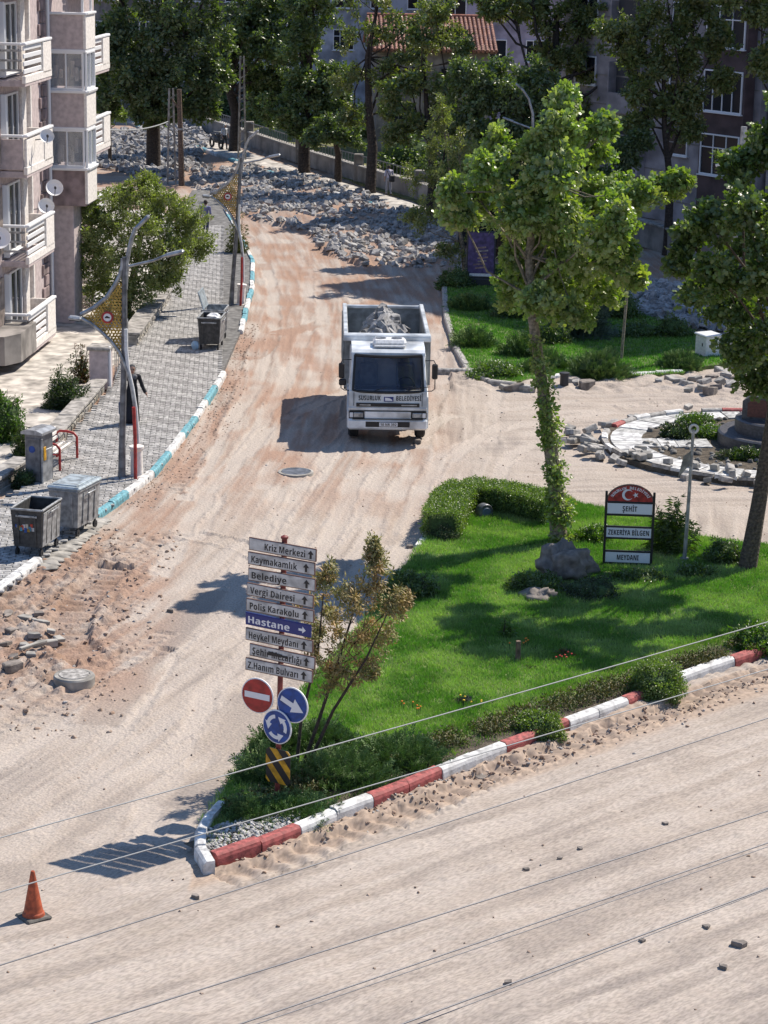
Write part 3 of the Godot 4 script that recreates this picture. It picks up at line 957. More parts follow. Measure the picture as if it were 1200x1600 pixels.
func build_island() -> void:
	var g := Geo.new()
	g.slab(ISLAND, -0.1, 0.10)
	struct("lawn_ground", g, M.lawnbase)
	kerb_run("kerb", KERB_A, 0.86, 2, [M.kred, M.kwhite], "red and white painted kerb along the near side of the island", 0.18, 0.21)
	kerb_run("kerb", [Vector3(-2.53, 0.00, -34.58), Vector3(-2.71, 0.00, -33.87), Vector3(-2.79, 0.00, -33.00), Vector3(-2.66, 0.00, -32.58)], 0.62, 1, [M.kwhite], "white and red kerb stones rounding the island tip", 0.18, 0.21)
	var kb := [Vector3(0.82, 0.00, -50.70), Vector3(1.09, 0.00, -52.01), Vector3(1.40, 0.00, -54.13)]
	kerb_run("kerb", kb, 0.8, 1, [M.kwhite, M.kbare], "loose pale kerb stones beside the hedge corner", 0.2, 0.12)
	# grass: tufts of blades
	var tg := Geo.new()
	var r := RandomNumberGenerator.new()
	r.seed = 77
	for k in 9:
		var o := Vector3(r.randf_range(-0.06, 0.06), 0, r.randf_range(-0.06, 0.06))
		var d := Vector3(r.randf_range(-0.7, 0.7), 1, r.randf_range(-0.7, 0.7)).normalized()
		var sd := d.cross(rdir(r)).normalized() * 0.007
		var l := r.randf_range(0.05, 0.085)
		var k2 := r.randf_range(0.75, 1.2)
		tg.tint = Color(k2, k2, k2)
		tg.tri(o - sd, o + sd, o + d * l)
	var xs := []
	var cs := []
	var nz := noise(90, 0.55, 3)
	for k in 150000:
		var p := Vector2(r.randf_range(-3.2, 13.0), r.randf_range(-57.0, -32.5))
		if not inside(p, ISLAND):
			continue
		var q := nz.get_noise_2d(p.x, p.y)
		var kd := flatdist(p, KERB_A).x
		if kd < 0.35 or (kd < 1.0 and r.randf() < 0.75):
			continue
		var c := Color(0.20, 0.33, 0.075).lerp(Color(0.50, 0.56, 0.23), clampf(0.42 + 1.6 * q + 0.35 * nz.get_noise_2d(p.x * 5.0, p.y * 5.0), 0, 1)) * r.randf_range(0.75, 1.2)
		c = c.lerp(Color(0.30, 0.27, 0.10), (0.7 if kd < 1.3 else 0.0) * r.randf())
		if r.randf() < 0.04:
			c = Color(0.42, 0.42, 0.17)
		xs.append(Transform3D(Basis(Vector3.UP, r.randf() * TAU).scaled(Vector3.ONE * r.randf_range(0.6, 1.5)), Vector3(p.x, 0.095, p.y)))
		cs.append(c)
	var gr := scatter("grass", tg.mesh(), M.grass, xs, cs, self, "stuff")
	tag(gr, "mown bright green lawn on the traffic island", "grass")
	# bare earth strip along the kerb with dry weeds and gravel at the tip
	var sg := Geo.new()
	var inner := []
	for p in KERB_A:
		inner.append(p + Vector3(-0.10, 0.108, -0.10))
	for i in inner.size() - 1:
		var a: Vector3 = inner[i]
		var b: Vector3 = inner[i + 1]
		var sx := Vector3(-0.42, 0, -0.46)
		sg.quad(a, b, b + sx, a + sx)
	struct("earth_strip", sg, M.soil)
	xs = []; cs = []
	var peb := clod_mesh(3)
	for k in 2600:
		var f := Vector2(r.randf_range(-3.2, -1.2), r.randf_range(-35.2, -32.7))
		if not inside(f, ISLAND) or flatdist(f, KERB_A).x > 0.95:
			continue
		xs.append(turn(r, Vector3(f.x, 0.115 + r.randf() * 0.03, f.y), r.randf_range(0.03, 0.085)))
		var w := r.randf_range(0.35, 0.7)
		cs.append(Color(w, w * 0.97, w * 0.92))
	tag(scatter("gravel", peb, M.rubble, xs, cs, self, "stuff"), "white gravel in the point of the island", "gravel")

func build_clods() -> void:
	var r := RandomNumberGenerator.new()
	r.seed = 101
	var xs := []
	var cs := []
	for k in 3000:
		var p := Vector2(r.randf_range(-10.5, 12), r.randf_range(-74, -28))
		var s := r.randf_range(0.02, 0.05)
		var zone := k % 4
		if zone == 0:      # beside the near kerb
			var a := r.randf_range(0.0, 14.0)
			var o := absf(r.randfn(0.0, 0.35)) + 0.2
			p = Vector2(-2.6, -33.0) + Vector2(0.72, -0.69) * a + Vector2(0.69, 0.72) * o
			s *= 1.25
		elif zone == 1:    # the crumbled strip on the left
			p = Vector2(r.randf_range(-9.0, -4.6), r.randf_range(-52, -38))
			s *= r.randf_range(1.0, 1.9)
		elif zone == 2:    # along the footpath kerb
			p = Vector2(-5.2 + r.randfn(0.0, 0.25), r.randf_range(-80, -54))
			p.x += smoothstep(-64.0, -54.0, p.y) * -1.1 + 0.35
		if inside(p, ISLAND) or inside(p, WALK):
			continue
		var h := ground_at(p.x, p.y).x
		s *= 0.62
		xs.append(turn(r, Vector3(p.x, h + s * 0.05, p.y), s * 2.0))
		var c := Color(0.52, 0.41, 0.33).lerp(Color(0.40, 0.27, 0.19), r.randf())
		if r.randf() < 0.12:
			c = Color(0.46, 0.43, 0.40)
		cs.append(c)
	tag(scatter("dirt_clods", clod_mesh(11), M.rubble, xs, cs, self, "stuff"), "loose clods of earth on the dug-up road", "clods")
	# single stones on the road
	STONES = [[Vector3(5.14, 0.00, -30.05), 0.11, "large grey stone at the bottom right of the sandy road"],[Vector3(4.82, 0.00, -29.35), 0.08, "flat pale stone below the large grey one, bottom right"],[Vector3(4.76, 0.00, -30.65), 0.07, "brown stone up left of the large grey one, bottom right"],[Vector3(3.78, 0.00, -30.15), 0.06, "small yellowish stone alone on the near road below the wires"],[Vector3(1.82, 0.00, -28.69), 0.07, "small stone near the bottom edge of the near road"],[Vector3(2.26, 0.00, -32.55), 0.06, "small dark stone in the middle of the near road"],[Vector3(2.81, 0.00, -33.02), 0.05, "tiny pale stone left of an upright one on the near road"],[Vector3(3.15, 0.00, -33.41), 0.055, "tiny upright pale stone on the near road"],[Vector3(4.61, 0.00, -34.50), 0.06, "grey stone on the near road under the round bush"],[Vector3(1.72, 0.00, -36.57), 0.12, "dark stone in the dirt beside a white kerb stone"],[Vector3(0.60, 0.00, -50.96), 0.10, "dark brown stone on the sand left of the hedge corner"],[Vector3(-4.38, 0.00, -45.56), 0.09, "small dark stone standing on the sand left of the direction boards"],[Vector3(-2.66, 0.00, -31.26), 0.07, "brown stone on the sand below the island tip"],[Vector3(0.88, 0.00, -61.80), 0.14, "flat broken slab lying in front of the truck wheel"],[Vector3(3.58, 0.00, -39.40), 0.08, "pale stone on the dirt below a clipped bush"],[Vector3(-6.98, 0.00, -41.49), 0.2, "grey block of broken concrete left of the round cover"]]

var STONES := []

# ---------- things ----------
func build_truck() -> void:
	var t := thing("tipper_truck", "white municipal tipper truck loaded with rubble facing down the sandy road", "truck", Vector3(0.05, 0.00, -61.73) + Vector3(0, 0, 0.35), 1.6)
	var g := Geo.new()
	var W := 2.12
	# chassis
	g.box(Vector3(-0.42, 0.78, -3.4), Vector3(0.14, 0.24, 6.2)); g.box(Vector3(0.42, 0.78, -3.4), Vector3(0.14, 0.24, 6.2))
	g.box(Vector3(0, 0.5, -1.25), Vector3(1.3, 0.14, 0.16)); g.box(Vector3(0, 0.55, -5.3), Vector3(1.5, 0.18, 0.18))
	g.box(Vector3(0.8, 0.72, -2.75), Vector3(0.5, 0.45, 0.8), 0.04); g.box(Vector3(-0.8, 0.72, -2.75), Vector3(0.45, 0.4, 0.6), 0.04)
	part("chassis", g, M.dark, t)
	# cab: lower shell, pillars, roof, back wall, so that the cab is hollow
	g = Geo.new()
	var yz := Basis(Vector3(0, 0, 1), Vector3.UP, Vector3.LEFT)
	var low := [Vector2(-0.02, 0.92), Vector2(0.0, 1.05), Vector2(-0.05, 1.46), Vector2(-0.22, 1.48), Vector2(-0.24, 1.0), Vector2(-0.24, 0.74), Vector2(-0.04, 0.74)]
	g.prism(low, -W / 2, W / 2, Transform3D(yz, Vector3.ZERO))
	g.box(Vector3(0, 0.98, -1.0), Vector3(W - 0.1, 0.08, 1.5))
	var roof := [Vector2(-0.40, 2.38), Vector2(-0.42, 2.46), Vector2(-0.52, 2.53), Vector2(-0.8, 2.57), Vector2(-1.55, 2.58), Vector2(-1.74, 2.53), Vector2(-1.78, 2.40)]
	g.prism(roof, -W / 2 + 0.06, W / 2 - 0.06, Transform3D(yz, Vector3.ZERO))
	g.box(Vector3(0, 1.75, -1.75), Vector3(W - 0.06, 1.4, 0.06), 0.02)
	for s in [-1.0, 1.0]:
		g.tube([Vector3(s * (W / 2 - 0.07), 1.44, -0.14), Vector3(s * (W / 2 - 0.12), 2.42, -0.46)], [0.075, 0.065], 8)
		g.box(Vector3(s * (W / 2 - 0.06), 1.72, -1.62), Vector3(0.08, 1.45, 0.2), 0.02)
		g.box(Vector3(s * (W / 2 - 0.03), 0.98, -0.38), Vector3(0.08, 0.5, 0.55), 0.03)
	part("cab", g, M.truck, t)
	for s in [-1.0, 1.0]:
		g = Geo.new()
		g.box(Vector3(s * (W / 2 - 0.03), 1.22, -1.0), Vector3(0.06, 0.66, 1.12), 0.02)
		g.box(Vector3(s * (W / 2 - 0.06), 2.36, -1.0), Vector3(0.05, 0.08, 1.1), 0.015)
		var dr := part("door", g, M.truck, t)
		g = Geo.new()
		g.box(Vector3(s * (W / 2 - 0.055), 1.93, -1.02), Vector3(0.012, 0.78, 1.02))
		part("door_window", g, M.windscreen, dr)
		g = Geo.new()
		g.box(Vector3(s * (W / 2 + 0.015), 1.35, -1.38), Vector3(0.03, 0.04, 0.16), 0.01)
		part("handle", g, M.dark, dr)
		# wing above the wheel
		g = Geo.new()
		g.prism([Vector2(-0.06, 0.45), Vector2(-0.04, 0.9), Vector2(-0.25, 1.28), Vector2(-0.8, 1.42), Vector2(-1.5, 1.38), Vector2(-1.56, 0.62), Vector2(-1.5, 0.62), Vector2(-1.42, 0.95), Vector2(-1.1, 1.12), Vector2(-0.75, 1.1), Vector2(-0.52, 0.92), Vector2(-0.45, 0.45)], W / 2 - 0.12 if s > 0 else -W / 2 - 0.05, W / 2 + 0.05 if s > 0 else -W / 2 + 0.12, Transform3D(Basis(Vector3(0, 0, 1), Vector3.UP, Vector3.LEFT).rotated(Vector3.UP, 0.0), Vector3.ZERO))
		part("wing", g, M.truck, t)
	# windscreen with dark gasket
	g = Geo.new()
	var a := Vector3(-W / 2 + 0.10, 1.47, -0.085)
	var b := Vector3(W / 2 - 0.10, 1.47, -0.085)
	var c := Vector3(W / 2 - 0.15, 2.40, -0.40)
	var d := Vector3(-W / 2 + 0.15, 2.40, -0.40)
	var bow := Vector3(0, -0.03, 0.07)
	for q in [[a, d], [b, c]]:
		g.tube([q[0], q[1]], [0.035], 6)
	g.tube(arc_pts(a, b, bow), [0.04], 6); g.tube(arc_pts(d, c, bow), [0.045], 6)
	part("gasket", g, M.black, t)
	g = Geo.new()
	for i in 8:
		var f0 := i / 8.0
		var f1 := (i + 1) / 8.0
		var o0 := bow * 4.0 * f0 * (1 - f0)
		var o1 := bow * 4.0 * f1 * (1 - f1)
		var n0 := Vector3((f0 - 0.5) * 0.5, 0.32, 1).normalized()
		var n1 := Vector3((f1 - 0.5) * 0.5, 0.32, 1).normalized()
		g.put(a.lerp(b, f0) + o0, a.lerp(b, f1) + o1, d.lerp(c, f1) + o1, n0, n1, n1)
		g.put(a.lerp(b, f0) + o0, d.lerp(c, f1) + o1, d.lerp(c, f0) + o0, n0, n1, n0)
	part("windscreen", g, M.windscreen, t)
	for x in [-0.45, 0.42]:
		g = Geo.new()
		g.tube([Vector3(x, 1.46, -0.02), Vector3(x + 0.35, 1.56, -0.06), Vector3(x + 0.72, 1.6, -0.09)], [0.014, 0.01, 0.01], 5)
		part("wiper", g, M.black, t)
	# inside
	for x in [-0.5, 0.5]:
		g = Geo.new()
		g.box(Vector3(x, 1.3, -1.2), Vector3(0.5, 0.16, 0.5), 0.05)
		g.box(Vector3(x, 1.68, -1.42), Vector3(0.5, 0.66, 0.14), 0.05)
		g.box(Vector3(x, 2.08, -1.42), Vector3(0.28, 0.18, 0.1), 0.04)
		part("seat", g, M.truckgrey, t)
	g = Geo.new()
	g.box(Vector3(0, 1.42, -0.42), Vector3(W - 0.3, 0.16, 0.4), 0.05)
	part("dashboard", g, M.dark, t)
	g = Geo.new()
	var ringp := []
	for k in 17:
		ringp.append(Vector3(0.5, 1.55, -0.62) + Basis(Vector3.RIGHT, -0.6) * Vector3(cos(TAU * k / 16) * 0.22, sin(TAU * k / 16) * 0.22, 0))
	g.tube(ringp, [0.018], 6, false)
	part("steering_wheel", g, M.black, t)
	# front: dark louvre, panel seams, lamps, bumper, plate
	g = Geo.new()
	g.box(Vector3(0, 1.10, 0.0), Vector3(1.72, 0.10, 0.05), 0.01)
	part("grille", g, M.black, t)
	g = Geo.new()
	g.box(Vector3(-0.62, 1.10, 0.028), Vector3(0.30, 0.035, 0.01)); g.box(Vector3(0.58, 1.10, 0.028), Vector3(0.42, 0.03, 0.01))
	part("badge_strip", g, M.galv, t)
	g = Geo.new()
	g.box(Vector3(0, 0.99, -0.02), Vector3(W + 0.02, 0.10, 0.08), 0.02)
	g.box(Vector3(0, 0.82, 0.0), Vector3(1.26, 0.22, 0.09), 0.02)
	g.box(Vector3(0, 0.57, -0.01), Vector3(W + 0.06, 0.30, 0.22), 0.05)
	for s in [-1.0, 1.0]:
		g.box(Vector3(s * (W / 2 - 0.05), 0.66, -0.22), Vector3(0.18, 0.5, 0.4), 0.05)
	part("bumper", g, M.truck, t)
	for s in [-1.0, 1.0]:
		g = Geo.new()
		g.box(Vector3(s * 0.85, 0.82, 0.0), Vector3(0.42, 0.20, 0.07), 0.015)
		var hl := part("headlight", g, M.dark, t)
		g = Geo.new()
		g.box(Vector3(s * 0.80, 0.82, 0.035), Vector3(0.26, 0.14, 0.03), 0.02)
		part("lens", g, M.galv, hl)
		g = Geo.new()
		g.box(Vector3(s * 0.99, 0.82, 0.03), Vector3(0.10, 0.14, 0.03), 0.02)
		part("indicator", g, M.frame, hl)
	g = Geo.new()
	g.box(Vector3(0, 0.58, 0.10), Vector3(1.2, 0.15, 0.02), 0.005)
	part("bumper_slot", g, M.black, t)
	g = Geo.new()
	g.box(Vector3(0.02, 0.58, 0.115), Vector3(0.50, 0.11, 0.015), 0.004)
	var np := part("number_plate", g, M.signwhite, t)
	lettering(np, "10 NR 392", 0.07, Vector3(0.02, 0.58, 0.125), M.ink, 0.44)
	g = Geo.new()
	g.box(Vector3(0, 0.36, -0.3), Vector3(0.7, 0.04, 0.06))
	part("tow_bar", g, M.galvdark, t)
	g = Geo.new()
	g.box(Vector3(0, 0.932, 0.012), Vector3(W - 0.06, 0.014, 0.06))
	g.box(Vector3(0, 0.722, 0.06), Vector3(W - 0.2, 0.014, 0.08))
	for s in [-0.93, 0.93]:
		g.box(Vector3(s, 1.25, -0.012), Vector3(0.012, 0.36, 0.05))
	part("panel_gap", g, M.dark, t)
	var slope := Basis(Vector3.RIGHT, -0.12)
	lettering(t, "SUSURLUK", 0.125, Vector3(-0.50, 1.28, -0.02), M.ink, 0.60, "lettering", slope)
	lettering(t, "BELEDİYESİ", 0.125, Vector3(0.56, 1.28, -0.02), M.ink, 0.68, "lettering", slope)
	g = Geo.new()
	g.box(Vector3(0.02, 1.255, -0.025), Vector3(0.26, 0.13, 0.012), 0.003, slope)
	var em := part("emblem", g, M.signblue, t)
	g = Geo.new()
	g.prism([Vector2(-0.10, -0.04), Vector2(0.10, -0.045), Vector2(0.09, -0.01), Vector2(0.02, 0.03), Vector2(-0.10, 0.045)], 0.0, 0.004, Transform3D(slope, Vector3(0.02, 1.255, -0.018)))
	part("emblem_field", g, M.signwhite, em)
	# mirrors
	for s in [-1.0, 1.0]:
		g = Geo.new()
		g.box(Vector3(s * 1.27, 1.98, -0.30), Vector3(0.16, 0.42, 0.10), 0.03)
		if s < 0:
			g.box(Vector3(s * 1.24, 1.66, -0.30), Vector3(0.2, 0.18, 0.10), 0.03)
		var mi := part("mirror", g, M.black, t)
		g = Geo.new()
		g.tube([Vector3(s * 0.95, 2.26, -0.42), Vector3(s * 1.24, 2.28, -0.32), Vector3(s * 1.28, 2.2, -0.32), Vector3(s * 1.28, 1.5, -0.3), Vector3(s * 1.2, 1.44, -0.3), Vector3(s * 1.0, 1.44, -0.24)], [0.015], 6)
		part("arm", g, M.dark, mi)
	# roof cooler
	g = Geo.new()
	g.box(Vector3(0.04, 2.66, -1.0), Vector3(0.92, 0.18, 0.62), 0.07)
	g.box(Vector3(0.04, 2.60, -0.64), Vector3(0.86, 0.06, 0.1), 0.02)
	var ac := part("roof_cooler", g, M.white, t)
	for x in [-0.2, 0.24]:
		g = Geo.new()
		g.lathe(Vector3(x, 2.745, -1.05), [Vector2(0.15, 0), Vector2(0.15, 0.02), Vector2(0.12, 0.02), Vector2(0.0, 0.008)], 14)
		part("fan_grille", g, M.galvdark, ac)
	# wheels
	for p in [[-0.92, -0.98, 0.28], [0.92, -0.98, 0.28], [-0.80, -5.3, 0.5], [0.80, -5.3, 0.5]]:
		g = Geo.new()
		var wd: float = p[2]
		g.lathe(Vector3(p[0], 0.5, p[1]), [Vector2(0.28, -wd / 2), Vector2(0.44, -wd / 2), Vector2(0.50, -wd / 2 + 0.05), Vector2(0.50, wd / 2 - 0.05), Vector2(0.44, wd / 2), Vector2(0.28, wd / 2)], 22, Basis(Vector3.BACK, PI / 2))
		var wh := part("wheel", g, M.rubber, t)
		g = Geo.new()
		g.lathe(Vector3(p[0], 0.5, p[1]), [Vector2(0.0, -wd / 2 + 0.06), Vector2(0.12, -wd / 2 + 0.02), Vector2(0.29, -wd / 2 + 0.08), Vector2(0.29, wd / 2 - 0.08), Vector2(0.12, wd / 2 - 0.02), Vector2(0.0, wd / 2 - 0.06)], 16, Basis(Vector3.BACK, PI / 2))
		part("rim", g, M.galv, wh)
	# tipper body
	g = Geo.new()
	var z0 := -2.0
	var z1 := -7.3
	var hw := 1.14
	g.box(Vector3(0, 1.15, (z0 + z1) / 2), Vector3(hw * 2, 0.12, z0 - z1))
	for s in [-1.0, 1.0]:
		g.box(Vector3(s * hw, 1.88, (z0 + z1) / 2), Vector3(0.06, 1.4, z0 - z1), 0.01)
		for k in 7:
			g.box(Vector3(s * (hw + 0.06), 1.85, z0 - 0.3 - k * 0.78), Vector3(0.07, 1.3, 0.1), 0.015)
	g.box(Vector3(0, 1.92, z0), Vector3(hw * 2 + 0.06, 1.48, 0.06), 0.01)
	g.box(Vector3(0, 1.85, z1), Vector3(hw * 2 + 0.06, 1.35, 0.06), 0.01)
	for k in 5:
		g.box(Vector3(-0.9 + k * 0.45, 1.85, z0 + 0.05), Vector3(0.08, 1.2, 0.06), 0.015)
	var body := part("tipper_body", g, M.truckgrey, t)
	g = Geo.new()
	for s in [-1.0, 1.0]:
		g.beam(Vector3(s * (hw + 0.01), 2.62, z0), Vector3(s * (hw + 0.01), 2.62, z1), 0.13, 0.12, 0.02)
	g.box(Vector3(0, 2.68, z0 + 0.10), Vector3(hw * 2 + 0.16, 0.07, 0.34), 0.02)
	g.box(Vector3(0, 2.60, z0 + 0.25), Vector3(hw * 2 + 0.16, 0.14, 0.06), 0.02)
	g.box(Vector3(0, 2.58, z1), Vector3(hw * 2 + 0.1, 0.1, 0.12), 0.02)
	part("top_rail", g, M.truck, body)
	for s in [-1.0, 1.0]:
		g = Geo.new()
		g.box(Vector3(s * 0.95, 0.52, -6.2), Vector3(0.4, 0.5, 0.03))
		part("mudflap", g, M.rubber, t)
	# the load
	var r := RandomNumberGenerator.new()
	r.seed = 303
	var xs := []
	var cs := []
	for k in 420:
		var p := Vector2(clampf(r.randfn(0.0, 0.5), -0.95, 0.95), r.randf_range(-6.8, -2.4))
		var pk := 1.0 * (1.0 - absf(p.x) / 1.1) * smoothstep(-7.2, -6.0, p.y) * smoothstep(-2.1, -3.4, p.y)
		var at := Vector3(p.x, 1.3 + (1.3 * pk + 0.2) * sqrt(r.randf_range(0.25, 1.0)), p.y)
		xs.append(t.transform * Transform3D(Basis(rdir(r), r.randf() * TAU).scaled(Vector3.ONE * r.randf_range(0.26, 0.6)), at))
		var w := r.randf_range(0.3, 0.55)
		cs.append(Color(w, w * 0.98, w * 0.95))
	var heap := scatter("rubble_load", chunk_mesh(4), M.rubble, xs, cs, self, "stuff")
	tag(heap, "grey rubble heaped in the truck's tipper body", "rubble")

func build_direction_post() -> void:
	var base := Vector3(-1.64, 0.00, -34.76)
	var t := thing("direction_post", "red post carrying nine direction boards and round traffic signs at the island tip", "signpost", base, -29.0)
	var g := Geo.new()
	g.tube([Vector3(0, -0.2, 0), Vector3(0.05, 2.2, 0), Vector3(0.11, 4.55, 0)], [0.045], 10)
	g.lathe(Vector3(0.11, 4.55, 0), [Vector2(0.06, 0), Vector2(0.06, 0.03), Vector2(0.0, 0.06)], 10)
	part("post", g, M.redpost, t)
	var rows := [["Kriz Merkezi", 859.0, 0.22], ["Kaymakamlık", 881.5, -0.03], ["Belediye", 906.0, -0.16], ["Vergi Dairesi", 931.0, -0.02], ["Polis Karakolu", 955.0, 0.0], ["Hastane", 978.5, -0.1], ["Heykel Meydanı", 1001.5, 0.0], ["Şehir Mezarlığı", 1026.0, 0.0], ["Z.Hanım Bulvarı", 1049.0, 0.0]]
	var ys := [4.39, 4.16, 3.90, 3.64, 3.39, 3.15, 2.90, 2.64, 2.40]
	var offs := [0.02, 0.0, 0.01, -0.02, -0.02, -0.05, -0.03, 0.03, -0.03]
	var r := RandomNumberGenerator.new()
	r.seed = 8
	for i in rows.size():
		var blue: bool = i == 5
		var at := Vector3(0.10 + offs[i], ys[i], 0.07)
		g = Geo.new()
		g.box(Vector3.ZERO, Vector3(1.23, 0.21, 0.03), 0.006)
		var bd := part("direction_board", g, M.signblue if blue else M.signrim, t, "blue hospital direction board" if blue else "")
		bd.position = at
		bd.rotation_degrees = Vector3(r.randf_range(-1, 1), r.randf_range(-1.5, 1.5), r.randf_range(-1.0, 0.2))
		g = Geo.new()
		g.box(Vector3(0, 0, 0.014), Vector3(1.205, 0.18, 0.012), 0.003)
		part("board_face", g, M.signblue if blue else M.signback, bd)
		var m: Material = M.signwhite if blue else M.ink
		var w: float = [0.74, 0.84, 0.64, 0.82, 0.89, 0.78, 0.90, 0.92, 0.92][i]
		var x: float = [0.05, -0.13, -0.23, -0.13, -0.10, -0.17, -0.10, -0.09, -0.10][i]
		var cap: float = 0.105 if i < 5 else 0.11
		var lt := lettering(bd, rows[i][0], cap, Vector3(x, -0.01, 0.02), m, w)
		var ww: float = lt.mesh.get_aabb().size.x
		lt.scale = Vector3(w / ww, 1, 1)
		g = Geo.new()
		var arrow := arrow_poly(0.11, 0.135)
		g.prism(arrow, 0.0, 0.004, Transform3D(Basis(Vector3.BACK, -PI / 2 if blue else 0.0), Vector3(0.46 if i else 0.52, 0, 0.02)))
		part("arrow", g, m, bd)
		if i == 7:
			g = Geo.new()
			g.box(Vector3(-0.08, 0.0, 0.026), Vector3(0.36, 0.035, 0.003), 0.0, Basis(Vector3.BACK, 0.04))
			g.box(Vector3(-0.12, 0.022, 0.0262), Vector3(0.26, 0.03, 0.003), 0.0, Basis(Vector3.BACK, -0.05))
			part("smear", g, M.ink, bd)
		g = Geo.new()
		g.tube([Vector3(-0.02 - offs[i], 0.0, -0.12), Vector3(-0.02 - offs[i], 0.0, -0.01)], [0.02], 6)
		part("bracket", g, M.ink, bd)
	# round signs
	var spots := [Vector3(-2.02, 1.90, -34.75), Vector3(-1.34, 1.87, -34.60), Vector3(-1.65, 1.46, -34.60)]
	var inv := t.transform.affine_inverse()
	for i in 3:
		var o: Vector3 = inv * spots[i]
		o.z = 0.07 + 0.02 * i
		g = Geo.new()
		var R: float = 0.295 if i < 2 else 0.285
		g.lathe(Vector3.ZERO, [Vector2(0, -0.012), Vector2(R, -0.012), Vector2(R, 0.006), Vector2(R - 0.012, 0.012), Vector2(0, 0.012)], 36, Basis(Vector3.RIGHT, PI / 2))
		var sgn := part("round_sign", g, M.signwhite, t, ["red no entry sign", "blue arrow sign pointing down right", "blue roundabout sign with three arrows"][i])
		sgn.position = o
		sgn.rotation_degrees = Vector3(0, [2.0, -3.0, -6.0][i], 0)
		g = Geo.new()
		g.lathe(Vector3(0, 0, 0.010), [Vector2(R - 0.018, 0), Vector2(R - 0.018, 0.005), Vector2(0, 0.005)], 36, Basis(Vector3.RIGHT, PI / 2))
		part("sign_face", g, M.red if i == 0 else M.blue, sgn)
		g = Geo.new()
		if i == 0:
			g.box(Vector3(0, 0, 0.017), Vector3(0.46, 0.10, 0.006), 0.0, Basis(Vector3.BACK, -0.02))
		elif i == 1:
			g.prism(arrow_poly(0.25, 0.46), 0.015, 0.02, Transform3D(Basis(Vector3.BACK, deg_to_rad(-112)), Vector3.ZERO))
		else:
			for k in 3:
				var a0 := deg_to_rad(100 + 120 * k)
				var pol := []
				for q in 7:
					var an := a0 + deg_to_rad(62.0) * q / 6.0
					pol.append(Vector2(cos(an), sin(an)) * 0.205)
				for q in 7:
					var an := a0 + deg_to_rad(62.0) * (6 - q) / 6.0
					pol.append(Vector2(cos(an), sin(an)) * 0.145)
				g.prism(pol, 0.015, 0.019)
				var e := a0 + deg_to_rad(60.0)
				var tip := a0 + deg_to_rad(100.0)
				g.prism([Vector2(cos(e), sin(e)) * 0.24, Vector2(cos(tip), sin(tip)) * 0.18, Vector2(cos(e), sin(e)) * 0.105], 0.015, 0.0205)
		part("symbol", g, M.signwhite, sgn)
		g = Geo.new()
		g.tube([Vector3(-o.x * 0.8, 0, -0.07), Vector3(0, 0, -0.01)], [0.014], 6)
		part("bracket", g, M.ink, sgn)
	# striped marker plate
	var mk: Vector3 = inv * Vector3(-1.65, 0.78, -34.60)
	var S := 0.235
	var H := 0.29
	var k := 0.05
	var ol := [Vector2(-S + k, -H), Vector2(S - k, -H), Vector2(S, -H + k), Vector2(S, H - k), Vector2(S - k, H), Vector2(-S + k, H), Vector2(-S, H - k), Vector2(-S, -H + k)]
	g = Geo.new()
	g.prism(ol, -0.012, 0.0)
	var pl := part("marker_plate", g, M.black, t, "black and yellow striped marker plate")
	pl.position = Vector3(mk.x, mk.y, 0.08)
	pl.rotation_degrees.y = -3.0
	for i in 4:
		var u := -0.62 + 0.36 * i
		var band := PackedVector2Array([Vector2(-0.6, u + 0.86), Vector2(-0.6, u + 0.70), Vector2(0.6, u - 0.86 + 0.16), Vector2(0.6, u - 0.70 + 0.16)])
		for piece in Geometry2D.intersect_polygons(band, PackedVector2Array(ol)):
			g = Geo.new()
			g.prism(Array(piece), 0.0, 0.004)
			part("yellow_stripe", g, M.yellow, pl)

